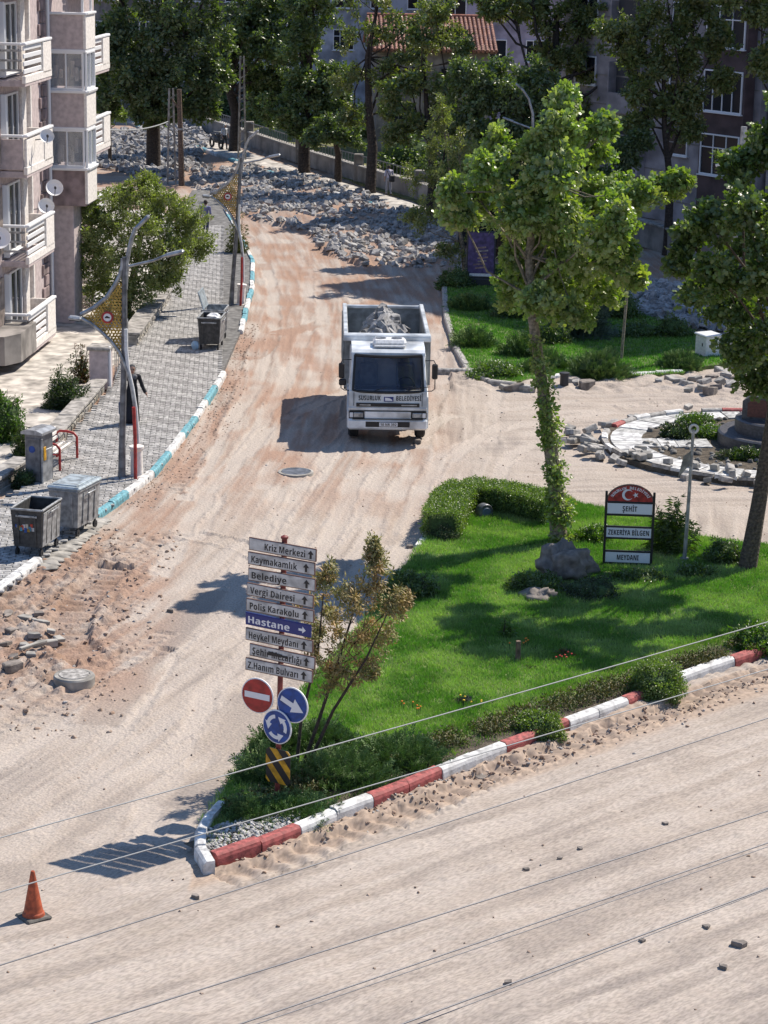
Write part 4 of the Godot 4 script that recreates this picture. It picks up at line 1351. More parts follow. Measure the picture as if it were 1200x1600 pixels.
func square_sign() -> void:
	var t := thing("memorial_sign", "black framed name sign with red crescent arch in the island flower bed", "sign", Vector3(5.43, 0.00, -49.33), -4.0)
	var g := Geo.new()
	for s in [-1.0, 1.0]:
		g.box(Vector3(s * 0.525, 0.86, 0), Vector3(0.055, 1.85, 0.055), 0.01)
	for y in [0.02, 1.54, 1.25, 0.98, 0.72, 0.42, 0.14]:
		g.box(Vector3(0, y, 0), Vector3(1.0, 0.045, 0.04), 0.008)
	part("frame", g, M.black, t)
	var rows := [["ŞEHİT", 1.395, 0.32], ["ZEKERİYA BİLGEN", 0.85, 0.9], ["MEYDANI", 0.28, 0.48]]
	for r in rows:
		g = Geo.new()
		g.box(Vector3(0, r[1], 0.0), Vector3(0.99, 0.235, 0.025), 0.005)
		var p := part("name_plate", g, M.frame, t)
		lettering(p, r[0], 0.115, Vector3(0, r[1], 0.016), M.ink, r[2])
	g = Geo.new()
	var pol := []
	for k in 25:
		pol.append(Vector2(cos(PI * k / 24) * 0.5, 1.565 + sin(PI * k / 24) * 0.37))
	g.prism(pol, -0.012, 0.012)
	var arch := part("arch", g, M.red, t)
	g = Geo.new()
	var rim := []
	for k in 25:
		rim.append(Vector3(cos(PI * k / 24) * 0.505, 1.565 + sin(PI * k / 24) * 0.375, 0))
	g.tube(rim, [0.02], 6)
	part("arch_rim", g, M.signrim, arch)
	# crescent and star
	g = Geo.new()
	var cres := []
	var c0 := Vector2(-0.06, 1.715)
	for k in 25:
		var an := deg_to_rad(38.0) + deg_to_rad(284.0) * k / 24
		cres.append(c0 + Vector2(cos(an), sin(an)) * 0.125)
	for k in 25:
		var an := deg_to_rad(322.0 - 10.0) - deg_to_rad(264.0) * k / 24
		cres.append(c0 + Vector2(0.032, 0) + Vector2(cos(an), sin(an)) * 0.098)
	g.prism(cres, 0.012, 0.018)
	var star := []
	for k in 10:
		var an := PI + TAU * k / 10
		star.append(Vector2(0.115, 1.715) + Vector2(cos(an), sin(an)) * (0.068 if k % 2 == 0 else 0.027))
	g.prism(star, 0.012, 0.018)
	part("crescent_and_star", g, M.signwhite, arch)
	var word := "SUSURLUK BELEDİYESİ"
	var st := SurfaceTool.new()
	var f := SystemFont.new()
	f.font_names = PackedStringArray(["Droid Sans"])
	f.font_weight = 700
	for k in word.length():
		if word[k] == " ":
			continue
		var tm := TextMesh.new()
		tm.font = f
		tm.text = word[k]
		tm.font_size = 48
		tm.pixel_size = 0.062 / 34.0
		tm.depth = 0.004
		var an := deg_to_rad(158.0 - 136.0 * k / (word.length() - 1))
		st.append_from(tm, 0, Transform3D(Basis(Vector3.BACK, an - PI / 2), Vector3(cos(an) * 0.43, 1.565 + sin(an) * 0.305, 0.015)))
	part("lettering", st.commit(), M.signwhite, arch)
	g = Geo.new()
	g.box(Vector3(0, 0.0, 0.02), Vector3(1.1, 0.12, 0.2), 0.02)
	part("plinth", g, M.kwhite, t)

func perforated(poly: Array, cell: float, m: Material, parent: Node3D) -> void:   # a fretwork plate: small shaped holes in a sheet
	var pp := PackedVector2Array(poly)
	var lo := pp[0]
	var hi := pp[0]
	for p in pp:
		lo = lo.min(p); hi = hi.max(p)
	var g := Geo.new()
	var r := RandomNumberGenerator.new()
	r.seed = 12
	var y := lo.y
	var j := 0
	while y < hi.y:
		var x := lo.x + (0.5 * cell if j % 2 else 0.0)
		while x < hi.x:
			var o := Vector2(x, y)
			if Geometry2D.is_point_in_polygon(o, pp):
				var an := r.randf() * PI
				var rr := r.randf_range(0.30, 0.5) * cell
				for k in 8:
					var a0 := TAU * k / 8
					var a1 := TAU * (k + 1) / 8
					var h0 := o + Vector2(cos(a0) * rr, sin(a0) * rr * 0.55).rotated(an)
					var h1 := o + Vector2(cos(a1) * rr, sin(a1) * rr * 0.55).rotated(an)
					var b0 := o + Vector2(cos(a0 + an), sin(a0 + an)) * cell * 0.66
					var b1 := o + Vector2(cos(a1 + an), sin(a1 + an)) * cell * 0.66
					for z in [-0.012, 0.012]:
						var dz := Vector3(0, 0, z + r.randf_range(-0.002, 0.002))
						g.quad(Vector3(h0.x, h0.y, 0) + dz, Vector3(b0.x, b0.y, 0) + dz, Vector3(b1.x, b1.y, 0) + dz, Vector3(h1.x, h1.y, 0) + dz)
					g.quad(Vector3(h0.x, h0.y, -0.012), Vector3(h1.x, h1.y, -0.012), Vector3(h1.x, h1.y, 0.012), Vector3(h0.x, h0.y, 0.012))
			x += cell
		y += cell * 0.87
		j += 1
	part("fretwork", g, m, parent)

func build_lamps() -> void:
	var b := Vector3(-6.65, 0.00, -56.61)
	var t := thing("street_lamp", "tall grey lamp post with gold fretwork nearest the left bins", "street lamp", b, 0.0, "decorated lamp posts on the footpath")
	var loc := func(a: Array) -> Array:
		var o := []
		for p in a:
			o.append(p - b)
		return o
	var pole: Array = (loc as Callable).call([Vector3(-6.65, -0.00, -56.61), Vector3(-6.63, 1.03, -56.61), Vector3(-6.56, 3.16, -56.61), Vector3(-6.52, 5.70, -56.61)])
	var g := Geo.new()
	g.tube(pole, [0.10, 0.085, 0.075, 0.065], 14)
	g.lathe(Vector3.ZERO, [Vector2(0.2, 0.0), Vector2(0.2, 0.03), Vector2(0.11, 0.05), Vector2(0.1, 0.25)], 14)
	part("pole", g, M.galvdark, t)
	g = Geo.new()
	g.tube((loc as Callable).call([Vector3(-6.51, 4.90, -56.61), Vector3(-6.47, 5.54, -56.61), Vector3(-6.42, 5.86, -56.61), Vector3(-6.34, 6.19, -56.61), Vector3(-6.24, 6.43, -56.61)]), [0.055], 10)
	part("upper_arm", g, M.galv, t)
	var head := func(p: Vector3, q: Vector3) -> void:
		var hg := Geo.new()
		hg.beam(p, q, 0.24, 0.10, 0.04)
		var hd := part("lamp_head", hg, M.galv, t)
		hg = Geo.new()
		hg.beam(p.lerp(q, 0.2) - Vector3.UP * 0.055, p.lerp(q, 0.92) - Vector3.UP * 0.055, 0.17, 0.02, 0.005)
		part("lamp_glass", hg, M.darkpane, hd)
	(head as Callable).call(Vector3(-6.24, 6.41, -56.61) - b, Vector3(-5.91, 6.74, -56.61) - b)
	g = Geo.new()
	g.tube((loc as Callable).call([Vector3(-6.57, 5.44, -56.61), Vector3(-5.81, 5.63, -56.61), Vector3(-5.43, 5.80, -56.61)]), [0.035], 8)
	part("road_arm", g, M.galv, t)
	(head as Callable).call(Vector3(-5.51, 5.76, -56.61) - b, Vector3(-5.05, 5.88, -56.61) - b)
	g = Geo.new()
	g.tube((loc as Callable).call([Vector3(-6.57, 5.66, -56.61), Vector3(-6.58, 5.47, -56.61), Vector3(-6.65, 5.23, -56.61), Vector3(-6.78, 4.99, -56.61), Vector3(-6.99, 4.68, -56.61), Vector3(-7.31, 4.42, -56.61), Vector3(-7.63, 4.25, -56.61)]), [0.055], 10)
	part("curved_wing", g, M.galv, t)
	g = Geo.new()
	g.tube((loc as Callable).call([Vector3(-7.62, 4.18, -56.50), Vector3(-7.35, 4.04, -56.50), Vector3(-7.10, 3.83, -56.50), Vector3(-6.89, 3.63, -56.50), Vector3(-6.67, 3.34, -56.50), Vector3(-6.47, 2.86, -56.50), Vector3(-6.36, 2.41, -56.50), Vector3(-6.29, 1.88, -56.50), Vector3(-6.25, 1.03, -56.50)]), [0.042], 10)
	part("footpath_arm", g, M.galv, t)
	(head as Callable).call(Vector3(-7.59, 4.16, -56.50) - b, Vector3(-7.92, 4.19, -56.50) - b)
	g = Geo.new()
	g.tube((loc as Callable).call([Vector3(-6.50, 3.92, -56.53), Vector3(-6.50, 3.42, -56.53), Vector3(-6.46, 2.93, -56.53), Vector3(-6.35, 2.43, -56.53), Vector3(-6.27, 1.88, -56.53), Vector3(-6.22, 1.02, -56.53)]), [0.05], 10)
	part("white_brace", g, M.white, t)
	g = Geo.new()
	g.tube((loc as Callable).call([Vector3(-6.31, 1.97, -56.40), Vector3(-6.28, 1.08, -56.40), Vector3(-6.28, 0.03, -56.40)]), [0.045], 8)
	part("red_stay", g, M.red, t)
	g = Geo.new()
	g.lathe(Vector3(-6.29, 0.11, -56.80) - b - Vector3.UP * 0.1, [Vector2(0.27, 0), Vector2(0.24, 0.07), Vector2(0.16, 0.13), Vector2(0.15, 0.75), Vector2(0.19, 0.82), Vector2(0.19, 0.87), Vector2(0, 0.9)], 16)
	part("foot_column", g, M.cream, t)
	var poly := []
	for p in (loc as Callable).call([Vector3(-6.63, 5.15, -56.61), Vector3(-6.61, 3.16, -56.61), Vector3(-6.78, 3.43, -56.61), Vector3(-7.09, 3.80, -56.61), Vector3(-7.54, 4.14, -56.61), Vector3(-7.29, 4.36, -56.61), Vector3(-6.99, 4.62, -56.61), Vector3(-6.76, 4.93, -56.61)]):
		poly.append(Vector2(p.x, p.y))
	perforated(poly, 0.085, M.gold, t)
	var c: Vector3 = Vector3(-6.95, 4.21, -56.50) - b
	g = Geo.new()
	g.lathe(c, [Vector2(0, -0.03), Vector2(0.15, -0.03), Vector2(0.15, 0.03), Vector2(0.105, 0.04), Vector2(0.10, 0.03)], 22, Basis(Vector3.RIGHT, PI / 2))
	var em := part("emblem", g, M.red, t)
	g = Geo.new()
	g.lathe(c, [Vector2(0.105, 0.028), Vector2(0, 0.032)], 22, Basis(Vector3.RIGHT, PI / 2))
	part("emblem_field", g, M.signwhite, em)
	g = Geo.new()
	g.prism([Vector2(-0.06, -0.02), Vector2(0.06, -0.02), Vector2(0.062, 0.008), Vector2(0.03, 0.014), Vector2(0.012, 0.036), Vector2(-0.03, 0.036), Vector2(-0.048, 0.014), Vector2(-0.062, 0.008)], 0.032, 0.036, Transform3D(Basis(), c))
	part("emblem_mark", g, M.ink, em)
	var far := dup(t, Vector3(-5.74, 0.00, -83.45), 0.0, "tall grey lamp post with gold fretwork beside the far pair of bins")
	far.rotation_degrees.z = -2.4
	far.scale = Vector3.ONE * 0.96
	# the lamp behind the main tree
	t = thing("street_lamp", "grey lamp post with two arms rising behind the ivy-clad tree", "street lamp", Vector3(5.84, 0.00, -94.40))
	b = t.position
	g = Geo.new()
	var zz := b.z
	var q := [Vector3(5.89, -0.12, -95.20), Vector3(5.62, 3.06, -95.20), Vector3(5.47, 5.92, -95.20)]
	g.tube([Vector3.ZERO, Vector3(-0.05, 4.0, 0), Vector3(-0.12, 6.3, 0), Vector3(-0.3, 6.9, 0), Vector3(-0.55, 7.25, 0)], [0.09, 0.08, 0.06, 0.05], 10)
	g.tube([Vector3(-0.1, 5.7, 0), Vector3(-1.1, 6.05, 0.1)], [0.04], 8)
	part("pole", g, M.galv, t)
	g = Geo.new()
	g.beam(Vector3(-0.5, 7.2, 0), Vector3(-0.85, 7.5, 0), 0.2, 0.09, 0.03)
	part("lamp_head", g, M.galv, t)
	g = Geo.new()
	g.beam(Vector3(-0.9, 6.0, 0.1), Vector3(-1.35, 6.15, 0.1), 0.2, 0.09, 0.03)
	part("lamp_head", g, M.galv, t)

func build_bins() -> void:
	var make := func(called: String, label: String, at: Vector3, yaw: float, dark: bool, lid: int) -> Node3D:
		var t := thing(called, label, "refuse bin", at, yaw, "wheeled steel refuse bins")
		var W := 0.74
		var D := 1.18
		var H := 1.08
		var y0 := 0.22
		var g := Geo.new()
		var k := 0.05
		var bx := [Vector3(-W / 2 + k, y0, D / 2 - k), Vector3(W / 2 - k, y0, D / 2 - k), Vector3(W / 2 - k, y0, -D / 2 + k), Vector3(-W / 2 + k, y0, -D / 2 + k)]
		var tx := [Vector3(-W / 2, H, D / 2), Vector3(W / 2, H, D / 2), Vector3(W / 2, H, -D / 2), Vector3(-W / 2, H, -D / 2)]
		for i in 4:
			var m := (i + 1) % 4
			var cen := Vector3(0, 0.6, 0)
			g.otri(cen, bx[i], bx[m], tx[m]); g.otri(cen, bx[i], tx[m], tx[i])
			var ib: Vector3 = bx[i] * Vector3(0.94, 1, 0.96) + Vector3.UP * 0.03
			var im: Vector3 = bx[m] * Vector3(0.94, 1, 0.96) + Vector3.UP * 0.03
			var it: Vector3 = tx[i] * Vector3(0.94, 1, 0.96)
			var iu: Vector3 = tx[m] * Vector3(0.94, 1, 0.96)
			g.quad(im, ib, it, iu)
			g.quad(it, tx[i], tx[m], iu)
		g.quad(bx[3], bx[2], bx[1], bx[0])
		g.box(Vector3(0, y0 + 0.02, 0), Vector3(W - 0.12, 0.03, D - 0.12))
		for x in [-0.2, 0.2]:
			g.box(Vector3(x, 0.64, D / 2 - 0.005), Vector3(0.04, 0.7, 0.02), 0.006, Basis(Vector3.RIGHT, 0.05))
		for z in [-0.3, 0.0, 0.3]:
			g.box(Vector3(W / 2 - 0.012, 0.64, z), Vector3(0.02, 0.74, 0.04), 0.006, Basis(Vector3.BACK, -0.05))
		part("body", g, M.bindark if dark else M.bin, t)
		g = Geo.new()
		for i in 4:
			g.beam(tx[i], tx[(i + 1) % 4], 0.05, 0.045, 0.01)
		part("rim", g, M.bin, t)
		if dark:
			g = Geo.new()
			g.box(Vector3(W / 2 - 0.018, 0.62, 0), Vector3(0.02, 0.78, D - 0.16), 0.004, Basis(Vector3.BACK, -0.06))
			part("side_panel", g, M.bin, t)
			g = Geo.new()
			g.box(Vector3(0, 0.93, D / 2 + 0.01), Vector3(0.5, 0.05, 0.02), 0.006)
			part("front_bar", g, M.bin, t)
		g = Geo.new()
		for s in [-1.0, 1.0]:
			g.tube([Vector3(s * (W / 2 - 0.02), 0.9, -0.2), Vector3(s * (W / 2 + 0.07), 0.98, -0.2), Vector3(s * (W / 2 + 0.07), 0.98, 0.2), Vector3(s * (W / 2 - 0.02), 0.9, 0.2)], [0.018], 6)
		part("handle", g, M.galv, t)
		if lid == 1:
			g = Geo.new()
			g.box(Vector3(0, H + 0.06, 0), Vector3(W + 0.08, 0.09, D + 0.08), 0.035)
			g.box(Vector3(0, H + 0.115, 0), Vector3(W - 0.14, 0.03, D - 0.14), 0.012)
			part("lid", g, M.binlid, t)
		elif lid == 2:
			g = Geo.new()
			g.box(Vector3(-W / 2 - 0.05, H + 0.28, -0.1), Vector3(0.05, 0.62, D * 0.9), 0.015, Basis(Vector3.BACK, 0.3))
			part("lid", g, M.binlid, t)
		for sx in [-1.0, 1.0]:
			for sz in [-1.0, 1.0]:
				g = Geo.new()
				g.lathe(Vector3(sx * 0.28, 0.085, sz * 0.46), [Vector2(0.02, -0.025), Vector2(0.085, -0.025), Vector2(0.085, 0.025), Vector2(0.02, 0.025)], 12, Basis(Vector3.BACK, PI / 2))
				g.box(Vector3(sx * 0.28, 0.18, sz * 0.46), Vector3(0.03, 0.12, 0.05))
				part("caster", g, M.rubber, t)
		return t
	var y := 0.10
	var b1: Node3D = (make as Callable).call("refuse_bin", "lidless steel bin with dark front and torn stickers at the left edge", Vector3(-7.74, y, -49.62), -13.0, true, 0)
	var g := Geo.new()
	var cols := [Color(0.05, 0.12, 0.4), Color(0.6, 0.55, 0.45), Color(0.6, 0.35, 0.05), Color(0.1, 0.35, 0.5), Color(0.5, 0.08, 0.05), Color(0.7, 0.7, 0.7)]
	var r := RandomNumberGenerator.new()
	r.seed = 4
	for k in 12:
		g.tint = cols[k % 6]
		g.box(Vector3(-0.24 + 0.035 * k, 0.66 + r.randf_range(-0.06, 0.05), 0.577), Vector3(0.06, r.randf_range(0.05, 0.12), 0.004 + 0.0006 * k), 0.0, Basis(Vector3.RIGHT, 0.058))
	part("sticker", g, M.clay, b1)
	(make as Callable).call("refuse_bin", "closed steel bin with pale lid at the end of the painted kerb", Vector3(-7.12, y, -51.38), -18.0, false, 1)
	(make as Callable).call("refuse_bin", "open dark bin with a white bag on the far footpath", Vector3(-5.78, y, -74.75), -4.0, true, 0)
	(make as Callable).call("refuse_bin", "steel bin with raised lid behind the open dark one", Vector3(-5.78, y, -76.25), -4.0, false, 2)
	g = Geo.new()
	g.blob(Vector3.ZERO, Vector3(0.24, 0.18, 0.26), 5, 0.5, 10)
	single("rubbish_bag", g, M.white, "white bag lying in the open far bin", "bag", "", Vector3(-5.72, 1.05, -74.9))
	g = Geo.new()
	g.blob(Vector3(0, 0, 0), Vector3(0.13, 0.16, 0.1), 8, 0.5, 10)
	single("rubbish_bag", g, mat(lin(0.35, 0.5, 0.62), 0.4), "pale blue bag on the ground beside the open far bin", "bag", "", Vector3(-6.28, 0.25, -74.3))
	g = Geo.new()
	g.blob(Vector3(0, 0, 0), Vector3(0.16, 0.12, 0.2), 18, 0.5, 10)
	single("rubbish_bag", g, M.dark, "dark rubbish inside the lidless bin at the left edge", "bag", "", Vector3(-7.66, 0.46, -49.9))

func build_bench() -> void:
	var t := thing("park_bench", "wooden slat bench with red tubular ends beside the low stone wall", "bench", Vector3(-8.42, 0.10, -57.9), 80.0)
	for k in 5:
		var g := Geo.new()
		g.box(Vector3(0, 0.45, -0.18 + k * 0.095), Vector3(1.4, 0.035, 0.075), 0.008)
		part("slat", g, M.cream if k % 2 else M.concrete, t)
	for k in 3:
		var g := Geo.new()
		g.box(Vector3(0, 0.58 + k * 0.11, -0.26 - k * 0.03), Vector3(1.4, 0.08, 0.03), 0.008)
		part("back_slat", g, M.cream, t)
	for s in [-1.0, 1.0]:
		var g := Geo.new()
		var x: float = s * 0.72
		g.tube([Vector3(x, 0, 0.26), Vector3(x, 0.58, 0.26), Vector3(x, 0.68, 0.18), Vector3(x, 0.72, 0.0), Vector3(x, 0.72, -0.2), Vector3(x, 0.66, -0.29), Vector3(x, 0, -0.29)], [0.035], 8)
		g.tube([Vector3(x, 0.42, -0.26), Vector3(x, 0.42, 0.26)], [0.02], 6)
		part("end_frame", g, M.red, t)
	# electricity cabinets
	t = thing("electric_cabinet", "grey electricity cabinet with a blue sticker beside the red bench", "cabinet", Vector3(-8.66, 0.10, -56.15), -20.0)
	var g := Geo.new()
	g.box(Vector3(0, 0.62, 0), Vector3(0.46, 1.24, 0.62), 0.02)
	part("body", g, M.galvdark, t)
	g = Geo.new()
	g.box(Vector3(0.0, 0.6, 0.315), Vector3(0.40, 1.08, 0.02), 0.006)
	part("door", g, M.galvdark, t)
	g = Geo.new()
	g.box(Vector3(0.236, 0.42, 0.05), Vector3(0.03, 0.84, 0.55), 0.01)
	part("side_plate", g, M.galv, t)
	g = Geo.new()
	g.prism([Vector2(-0.30, 1.24), Vector2(0.30, 1.24), Vector2(0.30, 1.30), Vector2(0.12, 1.36), Vector2(-0.12, 1.36), Vector2(-0.30, 1.30)], -0.38, 0.38)
	part("cap", g, M.galv, t)
	g = Geo.new()
	g.lathe(Vector3(-0.02, 0.86, 0.326), [Vector2(0.09, 0), Vector2(0.09, 0.004), Vector2(0, 0.004)], 18, Basis(Vector3.RIGHT, PI / 2))
	part("sticker", g, M.blue, t)
	g = Geo.new()
	g.box(Vector3(0.26, 0.75, 0.18), Vector3(0.03, 0.35, 0.12), 0.008)
	part("yellow_label", g, M.yellow, t)
	g = Geo.new()
	g.tube([Vector3(0.27, 0, 0.34), Vector3(0.27, 1.15, 0.34)], [0.03], 8)
	part("conduit", g, M.galv, t)

func build_cone_and_cover() -> void:
	var t := thing("traffic_cone", "worn orange traffic cone on the sand at the bottom left", "traffic cone", Vector3(-4.91, 0.00, -30.49) + Vector3(0, -0.02, 0), 38.0)
	var g := Geo.new()
	g.box(Vector3(0, 0.035, 0), Vector3(0.40, 0.05, 0.40), 0.02)
	for s in [-1, 1]:
		for q in [-1, 1]:
			g.box(Vector3(s * 0.15, 0.012, q * 0.15), Vector3(0.08, 0.03, 0.08), 0.008)
	part("base", g, M.conebase, t)
	g = Geo.new()
	g.lathe(Vector3.ZERO, [Vector2(0.165, 0.055), Vector2(0.155, 0.10), Vector2(0.14, 0.12), Vector2(0.03, 0.72), Vector2(0.022, 0.735), Vector2(0.0, 0.735)], 22)
	part("body", g, M.cone, t)
	t = thing("manhole_cover", "round concrete shaft cover standing proud of the dug-up road", "manhole cover", Vector3(-5.73, 0.00, -40.89) + Vector3(0, 0.02, 0), 10.0)
	g = Geo.new()
	g.lathe(Vector3.ZERO, [Vector2(0.38, -0.1), Vector2(0.39, 0.10), Vector2(0.37, 0.13), Vector2(0.30, 0.135), Vector2(0.29, 0.12), Vector2(0.0, 0.125)], 26)
	part("slab", g, M.concrete, t)
	g = Geo.new()
	g.lathe(Vector3.ZERO, [Vector2(0.285, 0.121), Vector2(0.28, 0.142), Vector2(0.0, 0.145)], 26)
	part("lid", g, M.kbare, t)
	t = thing("manhole_cover", "flat grey road manhole in the sand left of and below the truck", "manhole cover", Vector3(-2.30, 0.00, -57.93) + Vector3(0, -0.01, 0), 25.0)
	g = Geo.new()
	g.lathe(Vector3.ZERO, [Vector2(0.47, -0.08), Vector2(0.46, 0.035), Vector2(0.40, 0.045), Vector2(0.39, 0.03), Vector2(0.0, 0.03)], 26)
	part("slab", g, M.concrete, t)
	g = Geo.new()
	g.lathe(Vector3.ZERO, [Vector2(0.385, 0.028), Vector2(0.375, 0.044), Vector2(0.0, 0.046)], 26)
	part("lid", g, M.galvdark, t)
	# broken asphalt and slabs on the left
	var r := RandomNumberGenerator.new()
	r.seed = 31
	var spots := [Vector3(-7.62, 0.00, -44.99), Vector3(-7.24, 0.00, -44.75), Vector3(-6.91, 0.00, -44.47), Vector3(-7.35, 0.00, -43.80), Vector3(-6.91, 0.00, -43.57), Vector3(-6.59, 0.00, -43.85), Vector3(-7.37, 0.00, -42.97), Vector3(-6.98, 0.00, -42.91), Vector3(-6.60, 0.00, -43.01), Vector3(-7.09, 0.00, -42.18), Vector3(-6.77, 0.00, -42.36), Vector3(-6.37, 0.00, -43.36), Vector3(-7.02, 0.00, -45.03)]
	for i in spots.size():
		var o := single("broken_slab", chunk_mesh(200 + i), M.stone if i % 3 == 0 else M.concrete, "grey broken slab lying in the dug-up earth left of the round cover", "broken slab", "broken slabs left of the round cover", spots[i] + Vector3(0, 0.05, 0), r.randf() * 360)
		o.scale = Vector3(r.randf_range(0.22, 0.55), r.randf_range(0.15, 0.3), r.randf_range(0.2, 0.42))
		o.rotation_degrees.x = r.randf_range(-14, 14)
	var g2 := Geo.new()
	g2.box(Vector3.ZERO, Vector3(0.7, 0.06, 0.08), 0.012)
	single("broken_beam", g2, M.concrete, "long thin concrete strip lying among the broken slabs", "broken slab", "", Vector3(-6.76, 0.00, -42.60) + Vector3(0, 0.16, 0), 52)
	# loose stones on the sand
	for s in STONES:
		var at: Vector3 = s[0]
		var sz: float = s[1]
		var o := single("loose_stone", chunk_mesh(int(at.x * 100) + 900), M.stone, s[2], "stone", "", at + Vector3(0, ground_at(at.x, at.z).x + sz * 0.25, 0), r.randf() * 360)
		o.scale = Vector3.ONE * sz * 2.0

# ---------- buildings ----------
func window_at(parent: Node3D, o: Vector3, w: float, h: float, u: Vector3, nrm: Vector3, bars := 1, cross := false, called := "window", fm: Material = null, pm: Material = null) -> MeshInstance3D:
	var b := Basis(u, Vector3.UP, nrm)
	var g := Geo.new()
	for s in [-1.0, 1.0]:
		g.box(o + u * s * (w / 2 - 0.035) + nrm * 0.03, Vector3(0.07, h, 0.08), 0.008, b)
		g.box(o + Vector3.UP * s * (h / 2 - 0.035) + nrm * 0.032, Vector3(w - 0.13, 0.07, 0.08), 0.008, b)
	for k in bars:
		g.box(o + u * (-w / 2 + w * (k + 1) / (bars + 1)) + nrm * 0.028, Vector3(0.05, h - 0.13, 0.06), 0.006, b)
	if cross:
		g.box(o + Vector3.UP * h * 0.17 + nrm * 0.027, Vector3(w - 0.13, 0.05, 0.055), 0.006, b)
	g.box(o - Vector3.UP * (h / 2 + 0.03) + nrm * 0.06, Vector3(w + 0.16, 0.06, 0.16), 0.01, b)
	var f := part(called, g, fm if fm else M.frame, parent)
	g = Geo.new()
	g.box(o + nrm * 0.006, Vector3(w - 0.12, h - 0.12, 0.008), 0.0, b)
	part("pane", g, pm if pm else M.darkpane, f)
	return f

func build_left_flats() -> void:
	var t := thing("apartment_building", "mauve block of flats with cream balconies along the left edge", "building", Vector3(-11.66, 0, -79), -4.2)
	var g := Geo.new()
	g.box(Vector3(-5.0, 8.2, 3.5), Vector3(10.0, 16.4, 23.0))
	part("wall", g, M.mauve, t)
	g = Geo.new()
	g.box(Vector3(-5.0, 16.5, 3.5), Vector3(10.8, 0.2, 23.8), 0.03)
	part("roof", g, M.concrete, t)
	# quoined pilaster, cream pier, downpipe
	for k in 34:
		g = Geo.new()
		var wd: float = 0.95 if k % 2 == 0 else 0.62
		g.box(Vector3(0.03, 0.5 + k * 0.40, 0.42 + wd / 2), Vector3(0.08, 0.37, wd), 0.02)
		part("quoin", g, M.quoin, t)
	g = Geo.new()
	g.box(Vector3(0.05, 7.0, 3.9), Vector3(0.12, 14.0, 0.55), 0.02)
	g.box(Vector3(0.08, 7.0, 3.2), Vector3(0.18, 14.0, 0.18), 0.02)
	part("pier", g, M.cream, t)
	g = Geo.new()
	g.tube([Vector3(0.10, 0.2, 0.22), Vector3(0.10, 15.5, 0.22)], [0.06], 8)
	part("downpipe", g, M.frame, t)
	var X := Vector3(1, 0, 0)
	var Zv := Vector3(0, 0, 1)
	for k in 5:
		var y := 0.45 + 2.8 * k
		# glazed balcony doors on the street side
		var d := window_at(t, Vector3(0.0, y + 1.2, 5.6), 2.1, 2.2, Vector3(0, 0, -1), X, 2, false, "balcony_door")
		g = Geo.new()
		for q in 7:
			g.tube([Vector3(0.03, y + 0.25, 7.1 + q * 0.16), Vector3(0.03, y + 2.3, 7.1 + q * 0.16)], [0.07], 6)
		part("curtain", g, M.curtain, t)
		g = Geo.new()
		g.box(Vector3(0.11, y + 1.2, 6.72), Vector3(0.2, 2.3, 0.12), 0.02)
		part("door_post", g, M.frame, t)
	# balconies
	for st in [[3.3, 7.0, 0], [-6.4, -3.4, 1]]:
		for k in 5:
			var y := 0.45 + 2.8 * k - (0.35 if st[2] else 0.0)
			var za: float = st[0]
			var zb: float = st[1]
			var w := 0.87
			g = Geo.new()
			g.box(Vector3(w / 2, y - 0.10, (za + zb) / 2), Vector3(w, 0.2, zb - za), 0.015)
			var bal := part("balcony", g, M.mauve, t)
			g = Geo.new()
			g.box(Vector3(w - 0.04, y + 0.02, (za + zb) / 2), Vector3(0.12, 0.24, zb - za + 0.06), 0.015)
			part("edge_band", g, M.cream, bal)
			g = Geo.new()
			g.box(Vector3(w - 0.03, y + 0.55, za + 0.62), Vector3(0.10, 0.98, 1.2), 0.015)
			g.box(Vector3(w / 2 - 0.03, y + 0.55, za + 0.05), Vector3(w - 0.06, 0.98, 0.1), 0.015)
			part("parapet", g, M.cream, bal)
			var solid: bool = k == 2 and st[2] == 0
			if solid:
				g = Geo.new()
				g.box(Vector3(w / 2 - 0.06, y + 0.52, zb - 0.04), Vector3(w - 0.1, 0.94, 0.1), 0.015)
				part("front_panel", g, M.mauve, bal)
				g = Geo.new()
				g.box(Vector3(w - 0.05, y + 0.52, (za + 1.2 + zb) / 2), Vector3(0.09, 0.94, zb - za - 1.3), 0.015)
				part("side_panel", g, M.cream, bal)
			else:
				for q in 4:
					g = Geo.new()
					g.box(Vector3(w - 0.05, y + 0.26 + q * 0.235, (za + 1.25 + zb) / 2), Vector3(0.05, 0.14, zb - za - 1.3), 0.012)
					part("slat", g, M.frame, bal)
				for q in 3:
					g = Geo.new()
					g.box(Vector3(w / 2 - 0.05, y + 0.3 + q * 0.3, zb - 0.05), Vector3(w - 0.1, 0.07, 0.05), 0.012)
					part("front_rail", g, M.galv, bal)
			g = Geo.new()
			g.box(Vector3(w - 0.04, y + 1.10, (za + zb) / 2), Vector3(0.17, 0.09, zb - za + 0.06), 0.02)
			g.box(Vector3(w / 2 - 0.06, y + 1.10, zb), Vector3(w - 0.06, 0.088, 0.14), 0.02)
			part("top_rail", g, M.frame, bal)
	# curved ground floor terrace
	g = Geo.new()
	var pol := []
	for k in 9:
		var an := PI / 2 * k / 8
		pol.append(Vector3(0.1 + sin(an) * 0.9, 0, 7.2 + 1.8 * (1 - cos(an)) - 1.8 + 1.8))
	pol = [Vector3(0, 0, 6.2), Vector3(0.7, 0, 6.2), Vector3(0.95, 0, 6.5), Vector3(0.95, 0, 8.6), Vector3(0.6, 0, 9.3), Vector3(0, 0, 9.4)]
	g.slab(pol, 0.35, 1.25)
	part("terrace", g, M.stuccogrey, t)
